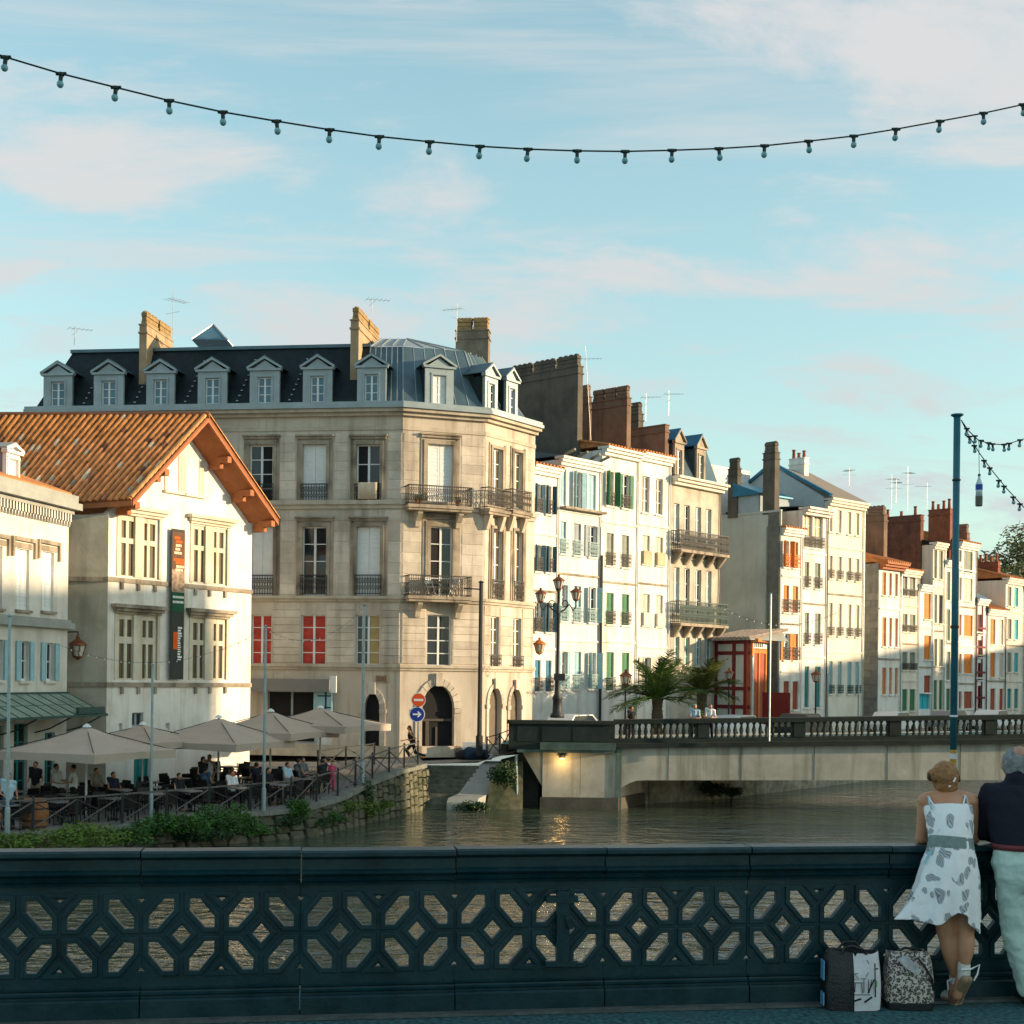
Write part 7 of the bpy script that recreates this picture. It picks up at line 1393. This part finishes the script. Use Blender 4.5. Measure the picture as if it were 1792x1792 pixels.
# hair gathered into a low bun
HW = mat('light_brown_hair', (.32, .155, .06), .5, .35, 38, .5, bscale=90); b = MB(); ell(b, hc+V((-.002, -.016, .016)), .089, .095, .10, 20, 14); ell(b, hc+V((.0, -.035, -.045)), .078, .065, .062, 16, 10); cap(b, hc+V((.01, -.05, -.09)), hc+V((.02, -.05, -.13)), .028, .008); bun = w_(1631, 1357, 8.95); ell(b, bun, .034, .04, .042, 14, 10); ell(b, hc+V((-.07, -.05, .03)), .03, .04, .05, 12, 8)
hh_ = fuse(b.build('hair', HW, Wm), .007, 3); tx = bpy.data.textures.new('strands', 'CLOUDS'); tx.noise_scale = .02; dm = hh_.modifiers.new('strands', 'DISPLACE'); dm.texture = tx; dm.strength = .016; dm.texture_coords = 'LOCAL'
b = MB(); ell(b, bun+V((-.016, -.010, -.006)), .019, .024, .03, 10, 8); b.build('hair_tie', HAIRS['brown'], Wm); b = MB(); cap(b, hc+V((.022, -.118, -.012)), hc+V((.034, -.113, .008)), .006); cap(b, hc+V((-.005, -.115, -.045)), hc+V((.0, -.115, -.043)), .006); b.build('hair_clip', SWH, Wm)
b = MB(); cap(b, hc+V((.084, .0, .005)), hc+V((.098, .045, -.01)), .012, .022); cap(b, hc+V((.075, -.06, .015)), hc+V((.084, .0, .008)), .006); b.build('sunglasses', CL['black'], Wm)
# dress
DR = bpy.data.materials.new('leaf_print_fabric'); DR.use_nodes = True; t = DR.node_tree; bs = t.nodes['Principled BSDF']; bs.inputs['Roughness'].default_value = .85
gm = t.nodes.new('ShaderNodeTexCoord'); mpd = t.nodes.new('ShaderNodeMapping'); mpd.inputs['Scale'].default_value = (1.0, .5, .7); mpd.inputs['Rotation'].default_value = (0, .6, 0); t.links.new(gm.outputs['Object'], mpd.inputs[0])
nz_ = t.nodes.new('ShaderNodeTexNoise'); nz_.inputs['Scale'].default_value = 9; t.links.new(mpd.outputs[0], nz_.inputs['Vector']); vm = t.nodes.new('ShaderNodeMix'); vm.data_type = 'VECTOR'; vm.inputs[0].default_value = .12; t.links.new(mpd.outputs[0], vm.inputs[4]); t.links.new(nz_.outputs['Color'], vm.inputs[5])
vo = t.nodes.new('ShaderNodeTexVoronoi'); vo.inputs['Scale'].default_value = 15; t.links.new(vm.outputs[1], vo.inputs['Vector']); r1 = t.nodes.new('ShaderNodeMapRange'); r1.inputs['From Min'].default_value = .40; r1.inputs['From Max'].default_value = .34; t.links.new(vo.outputs['Distance'], r1.inputs[0])
sp = t.nodes.new('ShaderNodeSeparateColor'); t.links.new(vo.outputs['Color'], sp.inputs[0]); gt = t.nodes.new('ShaderNodeMath'); gt.operation = 'GREATER_THAN'; gt.inputs[1].default_value = .05; t.links.new(sp.outputs[0], gt.inputs[0]); ml = t.nodes.new('ShaderNodeMath'); ml.operation = 'MULTIPLY'; t.links.new(r1.outputs[0], ml.inputs[0]); t.links.new(gt.outputs[0], ml.inputs[1])
wv_ = t.nodes.new('ShaderNodeTexWave'); wv_.inputs['Scale'].default_value = 34; wv_.inputs['Distortion'].default_value = 2; t.links.new(vm.outputs[1], wv_.inputs['Vector']); r2 = t.nodes.new('ShaderNodeMapRange'); r2.inputs['To Min'].default_value = .45; r2.inputs['To Max'].default_value = 1; t.links.new(wv_.outputs[1], r2.inputs[0]); m2 = t.nodes.new('ShaderNodeMath'); m2.operation = 'MULTIPLY'; t.links.new(ml.outputs[0], m2.inputs[0]); t.links.new(r2.outputs[0], m2.inputs[1])
mc = t.nodes.new('ShaderNodeMix'); mc.data_type = 'RGBA'; mc.inputs[6].default_value = (.80, .82, .84, 1); mc.inputs[7].default_value = (.17, .20, .22, 1); t.links.new(m2.outputs[0], mc.inputs[0]); t.links.new(mc.outputs[2], bs.inputs['Base Color'])
rg_ = [(1659, 1411, 8.905, .152, .105), (1660, 1420, 8.88, .150, .112), (1662, 1435, 8.84, .146, .112), (1663, 1452, 8.80, .138, .106), (1664, 1468, 8.77, .133, .105), (1664, 1478, 8.76, .136, .108), (1663, 1495, 8.745, .155, .122), (1662, 1515, 8.735, .175, .138), (1661, 1540, 8.725, .188, .152), (1659, 1562, 8.72, .192, .160), (1657, 1582, 8.72, .198, .166), (1655, 1600, 8.72, .205, .17), (1653, 1618, 8.72, .212, .174)]
ns = 64; rings = []
for i, (u, v, D, rx, ry) in enumerate(rg_):
    c = w_(u, v, D); r = []
    for k in range(ns):
        th = 2*PI*k/ns; fo = max(0, (i-5)/7); kx = 1+.10*fo*math.sin(9*th+.6)+.05*fo*math.sin(16*th+1.3)+.012*math.sin(23*th); x, y = rx*kx*math.cos(th), ry*kx*math.sin(th); z = 0
        lf = max(0, -math.cos(th))**2*max(0, 1-abs(math.sin(th)+.35)*.8); x -= .165*fo**2.2*lf; z += .055*fo**2*lf; y -= .05*fo**2*lf
        if i >= 9: vv = (i-8)/4; d0 = math.atan2(math.sin(th+PI/2-.10), math.cos(th+PI/2-.10)); z += .095*vv*math.exp(-(d0/.42)**2)-.03*vv*math.exp(-((d0-.95)/.35)**2)+.018*vv*math.sin(5*th+1)
        tilt = .45 if i < 4 else .25 if i < 6 else .05
        r.append(c+V((x, y, z-y*tilt*.6)))
    rings.append(r)
b = MB(); b.skin(rings, cap=False); dr = b.build('dress', DR, Wm, smooth=True); sd = dr.modifiers.new('thick', 'SOLIDIFY'); sd.thickness = .004; sd.offset = 1; su = dr.modifiers.new('sub', 'SUBSURF'); su.levels = 2; su.render_levels = 2; t4 = bpy.data.textures.new('dress_folds', 'CLOUDS'); t4.noise_scale = .06; dm = dr.modifiers.new('folds', 'DISPLACE'); dm.texture = t4; dm.strength = .016; dm.texture_coords = 'LOCAL'
b = MB(); rings = []
for v, D, rx, ry in ((1465, 8.775, .139, .112), (1469, 8.77, .1435, .1155), (1474, 8.765, .1425, .1145), (1478, 8.76, .146, .1175), (1485, 8.755, .150, .120)): c = w_(1664, v, D); rings.append([c+V((rx*math.cos(2*PI*k/40), ry*math.sin(2*PI*k/40), -ry*math.sin(2*PI*k/40)*.15-.012*math.cos(2*PI*k/40))) for k in range(40)])
b.skin(rings, cap=False); b.build('sash', mat('sage_knit', (.20, .26, .25), .95, .15, 30, .3), Wm, smooth=True)
AQ = mat('aqua_trim', (.30, .52, .60), .8, .1, 9)
for a_, m1, c_ in (((1626, 1396), (1629, 1402), (1638, 1414)), ((1625, 1396), (1626, 1404), (1630, 1416)), ((1689, 1394), (1687, 1402), (1684, 1414)), ((1691, 1394), (1693, 1404), (1695, 1416))):
    b = MB(); b.tube([w_(*a_, 8.90)+V((0, .04, .012)), w_(*a_, 8.885), w_(*m1, 8.84), w_(*c_, 8.80)], .0052, 6); b.build('strap', SWH if c_[0] in (1638, 1684) else AQ, Wm)
b = MB(); b.add([w_(1632, 1484, 8.66), w_(1624, 1492, 8.66), w_(1615, 1512, 8.66), w_(1620, 1512, 8.655), w_(1630, 1494, 8.655)], [(0, 1, 2, 3, 4)]); b.build('sash_end', AQ, Wm)
# wedge sandals
TAN = mat('cork_wedge', (.30, .21, .13), .8, .25, 30); 
def shoe(an, toe, up, parent, lift):
    d = (toe-an); d.z = 0; d = d.normalized() if d.length > .02 else V((0, 1, 0)); b = MB(); cap(b, V((an.x, an.y, 0.05+lift))-d*.02, toe+V((0, 0, .012)), .040, .030); cap(b, V((an.x, an.y, an.z-.02)), V((an.x, an.y, an.z+.015)), .041, .041); cap(b, V((an.x, an.y, an.z-.03)), V((an.x, an.y, .06+lift))-d*.01, .036, .037)
    s_ = fuse(b.build('shoe', mat('white_canvas_shoe', (.60, .60, .56), .85, .1, 20), parent), .007, 2); b = MB()
    h = V((an.x, an.y, lift))-d*.03; x = V((-d.y, d.x, 0))*.034; tt = V((toe.x, toe.y, 0))+d*.02
    b.hexa([h-x, h+x, tt+x, tt-x, h-x+V((0, 0, .055)), h+x+V((0, 0, .055)), tt+x+V((0, 0, .018)), tt-x+V((0, 0, .018))]); b.build('sole', TAN, s_)
    b = MB(); b.tube([V((an.x+.035, an.y-.03, an.z)), V((an.x+.075, an.y-.04, an.z+.03)), V((an.x+.06, an.y-.045, an.z-.03)), V((an.x+.045, an.y-.04, an.z-.09))], .006, 5); b.tube([V((an.x-.03, an.y-.03, an.z)), V((an.x-.06, an.y-.03, an.z-.01)), V((an.x-.055, an.y-.03, an.z-.07))], .006, 5); b.build('lace', SWH, s_)
shoe(AL, V((AL.x-.09, 8.955, .02)), None, Wm, 0); b = MB()
rt = V((AR.x-.015, 8.83, .03)); cap(b, AR+V((0, -.0, -.05)), rt, .042, .032); cap(b, AR+V((0, 0, -.03)), AR+V((0, 0, .02)), .041, .041); s_ = fuse(b.build('shoe', MATS['white_canvas_shoe'], Wm), .007, 2)
b = MB(); hb, tb_ = AR+V((0, -.05, -.062)), rt+V((0, -.03, .002))
for sx in (-.012, .012): cap(b, hb+V((sx, 0, 0)), tb_+V((sx*1.4, 0, -.0)), .027, .025)
fuse(b.build('sole', TAN, s_), .007, 2); b = MB(); b.tube([AR+V((.035, -.03, .0)), AR+V((.085, -.04, .03)), AR+V((.07, -.045, -.03)), AR+V((.05, -.04, -.07))], .006, 5); b.tube([AR+V((-.03, -.03, 0)), AR+V((-.03, -.045, .0)), AR+V((.03, -.045, .004))], .008, 5); b.build('lace', SWH, s_)
# ------------------------------------------------------------------ man beside her
Mn = thing('person', 'grey-haired man in a navy shirt and pale trousers leaning at the right edge', 'person', (P(1815, 1750, 8.78).x, 8.78, 0))
b = MB(); hc = w_(1779, 1338, 9.02); ell(b, hc, .088, .10, .118, 18, 12); cap(b, w_(1780, 1372, 8.97), w_(1779, 1350, 9.0), .062, .058); cap(b, hc+V((-.086, .0, -.02)), hc+V((-.088, .005, .012)), .018, .018); cap(b, hc+V((.086, .0, -.02)), hc+V((.088, .005, .012)), .018, .018); cap(b, hc+V((0, .095, -.01)), hc+V((0, .11, -.03)), .014)
sp_ = [(w_(1792, 1520, 8.74), .17, .12), (w_(1790, 1480, 8.76), .165, .12), (w_(1785, 1440, 8.83), .18, .12), (w_(1781, 1400, 8.90), .19, .11), (w_(1780, 1376, 8.95), .15, .08)]
b.skin([[c+V((rx*math.cos(2*PI*k/18), ry*math.sin(2*PI*k/18), 0)) for k in range(18)] for c, rx, ry in sp_])
mHL, mHR, mKL, mKR, mAL, mAR = w_(1770, 1525, 8.75), w_(1822, 1525, 8.75), w_(1774, 1635, 8.77), w_(1838, 1635, 8.77), w_(1799, 1728, 8.80), w_(1846, 1728, 8.80)
for h_, k_, a_ in ((mHL, mKL, mAL), (mHR, mKR, mAR)): limb(b, h_, k_, [.085, .08, .07, .06]); limb(b, k_, a_, [.055, .056, .048, .04])
mSL, mSR, mEL, mER = w_(1733, 1390, 8.93), w_(1828, 1390, 8.93), w_(1719, 1455, 8.99), w_(1846, 1455, 8.99); mH1, mH2 = w_(1760, 1470, 9.13), w_(1808, 1470, 9.13)
for s__, e__, h__ in ((mSL, mEL, mH1), (mSR, mER, mH2)):
    limb(b, s__, e__, [.052, .05, .045]); limb(b, e__, h__, [.042, .036, .028]); cap(b, h__, h__+V((.05 if s__ is mSL else -.05, .03, 0)), .03, .028)
    for i in range(4): f0 = h__+V((.06 if s__ is mSL else -.06, .03+.012*i, .02-.008*i)); cap(b, f0, f0+V((.035 if s__ is mSL else -.035, .01, -.012)), .009, .007, 8)
fuse(b.build('body', mat('fair_skin', (.46, .25, .17), .5, .1, 14, spec=.4), Mn), .009, 5)
b = MB(); ell(b, hc+V((0, -.012, .012)), .098, .106, .108, 20, 14); ell(b, hc+V((0, -.05, -.04)), .085, .06, .055, 16, 10); fuse(b.build('hair', mat('salt_pepper_hair', (.22, .235, .25), .7, .45, 26, .6, bscale=80), Mn), .008, 2)
b = MB(); ell(b, hc+V((0, -.05, .074)), .05, .055, .05, 14, 8); b.build('bald_patch', MATS['fair_skin'], Mn, smooth=True)
b = MB(); b.skin([[c+V((rx*math.cos(2*PI*k/24)*1.14, ry*math.sin(2*PI*k/24)*1.2, 0)) for k in range(24)] for c, rx, ry in [(w_(1789, 1478, 8.76), .165, .125)]+sp_[2:]])
for s__, e__, h__ in ((mSL, mEL, mH1), (mSR, mER, mH2)): cap(b, s__, sp_[-1][0]+V((0, 0, -.03)), .075, .07); limb(b, s__, e__, [.078, .072, .066, .062, .060]); limb(b, e__, h__, [.058, .052, .042])
cap(b, w_(1780, 1366, 8.965), w_(1780, 1360, 8.97), .076, .07); wr = fuse(b.build('shirt', cloth('navy_knit', (.006, .008, .018)), Mn), .010, 5); t3_ = bpy.data.textures.new('shirt_folds', 'CLOUDS'); t3_.noise_scale = .1; dm = wr.modifiers.new('folds', 'DISPLACE'); dm.texture = t3_; dm.strength = .03; dm.texture_coords = 'LOCAL'
b = MB(); b.skin([[c+V((rx*math.cos(2*PI*k/24), ry*math.sin(2*PI*k/24), 0)) for k in range(24)] for c, rx, ry in ((w_(1791, 1486, 8.755), .185, .14), (w_(1792, 1510, 8.745), .20, .155), (w_(1794, 1535, 8.74), .188, .15), (w_(1797, 1560, 8.745), .14, .11))])
for h_, k_, a_ in ((mHL, mKL, mAL), (mHR, mKR, mAR)): limb(b, h_, k_, [.108, .104, .096, .088, .082, .077]); limb(b, k_, a_+V((0, 0, -.01)), [.076, .074, .070, .066, .064, .066])
TRO = mat('mint_cotton', (.50, .66, .60), .85, .06, 5, .35, bscale=7); wr = fuse(b.build('trousers', TRO, Mn), .010, 3); t2 = bpy.data.textures.new('folds', 'CLOUDS'); t2.noise_scale = .075; dm = wr.modifiers.new('folds', 'DISPLACE'); dm.texture = t2; dm.strength = .030; dm.texture_coords = 'LOCAL'
b = MB(); c = w_(1790.5, 1481, 8.757); b.skin([[c+V((.195*math.cos(2*PI*k/32), .153*math.sin(2*PI*k/32), z)) for k in range(32)] for z in (-.018, .018)], cap=False); bl = b.build('belt', mat('maroon_leather', (.14, .025, .03), .5, .15, 9), Mn, smooth=True); sd = bl.modifiers.new('thick', 'SOLIDIFY'); sd.thickness = .006
b = MB(); b.box((c.x-.006, c.y-.166, c.z-.03), (c.x+.010, c.y-.157, c.z+.022)); b.build('belt_loop', TRO, Mn)
for a_ in (mAL, mAR): b = MB(); cap(b, V((a_.x, a_.y-.03, .045)), V((a_.x+.02, a_.y+.16, .04)), .042, .036); sh_ = fuse(b.build('shoe', mat('dark_leather_shoe', (.03, .025, .022), .5, .2, 9), Mn), .009, 2)
# ------------------------------------------------------------------ bags standing against the parapet
def bag_mesh(c, wx, wy, h, puff, seed, top=.9, ns=28, nv=9):
    rg = random.Random(seed); rings = []
    for i in range(nv):
        z = h*i/(nv-1); q = i/(nv-1); sx = wx/2*(1-.05*(1-q)**3)*(1+puff*math.sin(PI*q))*(top+(1-top)*(1-q)); sy = wy/2*(1+puff*1.4*math.sin(PI*min(1, q*.9)))*(1-.55*q**2.4); r = []
        for k in range(ns):
            th = 2*PI*k/ns; ct, st = math.cos(th), math.sin(th); e = .45; r.append(c+V((sx*math.copysign(abs(ct)**e, ct), sy*math.copysign(abs(st)**e, st), z+(.012*math.sin(3*th+seed) if i == nv-1 else 0)+rg.uniform(-.003, .003))))
        rings.append(r)
    return rings
c1 = P(1488, 1757, 8.68); c1.z = .006; k1 = 8.68/2400
B1 = thing('shopping_bag', 'black shopping bag with a white side printed with a line-drawn chair', 'bag', c1, 'bags at the parapet'); BLK = mat('black_bag_plastic', (.008, .009, .011), .4, .3, 12, .3, spec=.5)
rr = bag_mesh(c1, 101*k1, .20, 98*k1, .03, 2); b = MB(); b.skin(rr); b.build('bag_body', BLK, B1, smooth=False)
b = MB(); ns = 28; sel = [k for k in range(ns) if 2*PI*k/ns > PI*1.5-.03 or k == 0 or k == 1]; ks = list(range(21, 28))+[0, 1]
def outw(p): d = V((p.x-c1.x, p.y-c1.y, 0)).normalized(); return p+d*.003+V((0, -.002, 0))
b.skin([[outw(rr[i][k]) for k in ks] for i in range(0, 9)][0:9], cap=False) if False else None
vs_ = [outw(rr[i][k]) for i in range(9) for k in ks]; n = len(ks); b.add(vs_, [(i*n+j, i*n+j+1, (i+1)*n+j+1, (i+1)*n+j) for i in range(8) for j in range(n-1)]); wp = b.build('white_side', mat('white_bag_plastic', (.62, .63, .66), .45, .08, 12, .2, bscale=25), B1)
yf = min(p.y for r in rr for p in r)-.006
def ink(pts, r=.0022): b = MB(); b.tube([V((P(u, v, yf).x, yf, P(u, v, yf).z)) for u, v in pts], r, 4); b.build('ink_line', CL['black'], B1)
for pts in ([(1491, 1715), (1491, 1740)], [(1496, 1705), (1503, 1714), (1495, 1714), (1494, 1704), (1502, 1704)], [(1495, 1720), (1510, 1720)], [(1497, 1721), (1496, 1736)], [(1508, 1721), (1509, 1736)], [(1507, 1713), (1516, 1713), (1512, 1713), (1512, 1736), (1508, 1738)], [(1517, 1680), (1521, 1687)], [(1520, 1702), (1515, 1710)], [(1520, 1714), (1520, 1738)], [(1526, 1714), (1521, 1738)], [(1490, 1741), (1523, 1741)]): ink(pts)
for pts in ([(1531, 1686), (1532, 1745)], [(1532, 1696), (1537, 1695)], [(1530, 1714), (1519, 1738)]): ink(pts, .004)
ink([(1494, 1664), (1497, 1672), (1499, 1666)], .008); ink([(1513, 1662), (1515, 1670)], .008); ink([(1495, 1752), (1507, 1748)], .006); ink([(1513, 1754), (1526, 1745)], .006)
b = MB(); b.tube([V((P(1533, v, yf).x, yf-.002, P(1533, v, yf).z)) for v in (1716, 1727)], .006, 6); b.build('green_mark', mat('print_green', (.08, .30, .05), .6, .1), B1)
b = MB(); b.tube([c1+V((-.07, -.05, .345)), c1+V((-.05, -.05, .385)), c1+V((.0, -.05, .395)), c1+V((.06, -.05, .375)), c1+V((.09, -.05, .345))], .009, 6); b.build('handle', BLK, B1); b = MB(); b.tube([c1+V((-.08, .05, .345)), c1+V((-.03, .06, .40)), c1+V((.04, .06, .40)), c1+V((.09, .05, .345))], .009, 6); b.build('handle', BLK, B1)
for z0, z1 in ((.03, .11), (.19, .31)): b = MB(); p = c1+V((-101*k1/2-.004, -.06, 0)); b.box((p.x-.004, p.y-.02, z0), (p.x+.004, p.y+.06, z1)); b.build('blue_edge', mat('bag_edge_blue', (.10, .30, .50), .5, .1), B1)
c2 = P(1588, 1752, 8.72); c2.z = .006
B2_ = thing('shopping_bag', 'leopard-print shopping bag next to the woman standing at the parapet', 'bag', c2, 'bags at the parapet')
LP_ = bpy.data.materials.new('leopard_print'); LP_.use_nodes = True; t = LP_.node_tree; bs = t.nodes['Principled BSDF']; bs.inputs['Roughness'].default_value = .4; gm = t.nodes.new('ShaderNodeTexCoord'); nz_ = t.nodes.new('ShaderNodeTexNoise'); nz_.inputs['Scale'].default_value = 40; t.links.new(gm.outputs['Object'], nz_.inputs['Vector']); vm = t.nodes.new('ShaderNodeMix'); vm.data_type = 'VECTOR'; vm.inputs[0].default_value = .035; t.links.new(gm.outputs['Object'], vm.inputs[4]); t.links.new(nz_.outputs['Color'], vm.inputs[5])
vo = t.nodes.new('ShaderNodeTexVoronoi'); vo.inputs['Scale'].default_value = 62; t.links.new(vm.outputs[1], vo.inputs['Vector']); cr_ = t.nodes.new('ShaderNodeValToRGB'); e = cr_.color_ramp.elements; e[0].position = .22; e[0].color = (.20, .17, .14, 1); e[1].position = .34; e[1].color = (.008, .009, .012, 1); x_ = e.new(.50); x_.color = (.010, .010, .013, 1); x_ = e.new(.58); x_.color = (.52, .47, .41, 1); t.links.new(vo.outputs['Distance'], cr_.inputs[0]); t.links.new(cr_.outputs[0], bs.inputs['Base Color'])
rr = bag_mesh(c2, 86*(8.72/2400), .22, 95*(8.72/2400), .05, 5, .86); b = MB(); b.skin(rr[1:]); b.build('bag_body', LP_, B2_); b = MB(); b.skin([rr[0], [p+V((0, 0, .0)) for p in rr[1]]]); b.build('black_base', BLK, B2_)
b = MB(); b.tube([c2+V((.03, -.10, .33)), c2+V((.07, -.115, .28)), c2+V((.12, -.11, .2)), c2+V((.14, -.09, .12))], .008, 6); b.build('handle', BLK, B2_); b = MB(); b.tube([c2+V((-.10, -.02, .34)), c2+V((-.02, .0, .37)), c2+V((.08, .0, .36)), c2+V((.11, -.01, .33))], .009, 6); b.build('handle', BLK, B2_)
b = MB(); b.add([c2+V((-.10, -.105, .32)), c2+V((-.04, -.108, .345)), c2+V((.05, -.118, .25)), c2+V((.03, -.125, .22)), c2+V((-.04, -.125, .26))], [(0, 1, 2, 3, 4)]); b.build('shiny_fold', mat('crumpled_film', (.45, .46, .48), .25, .3, 30, .5), B2_)
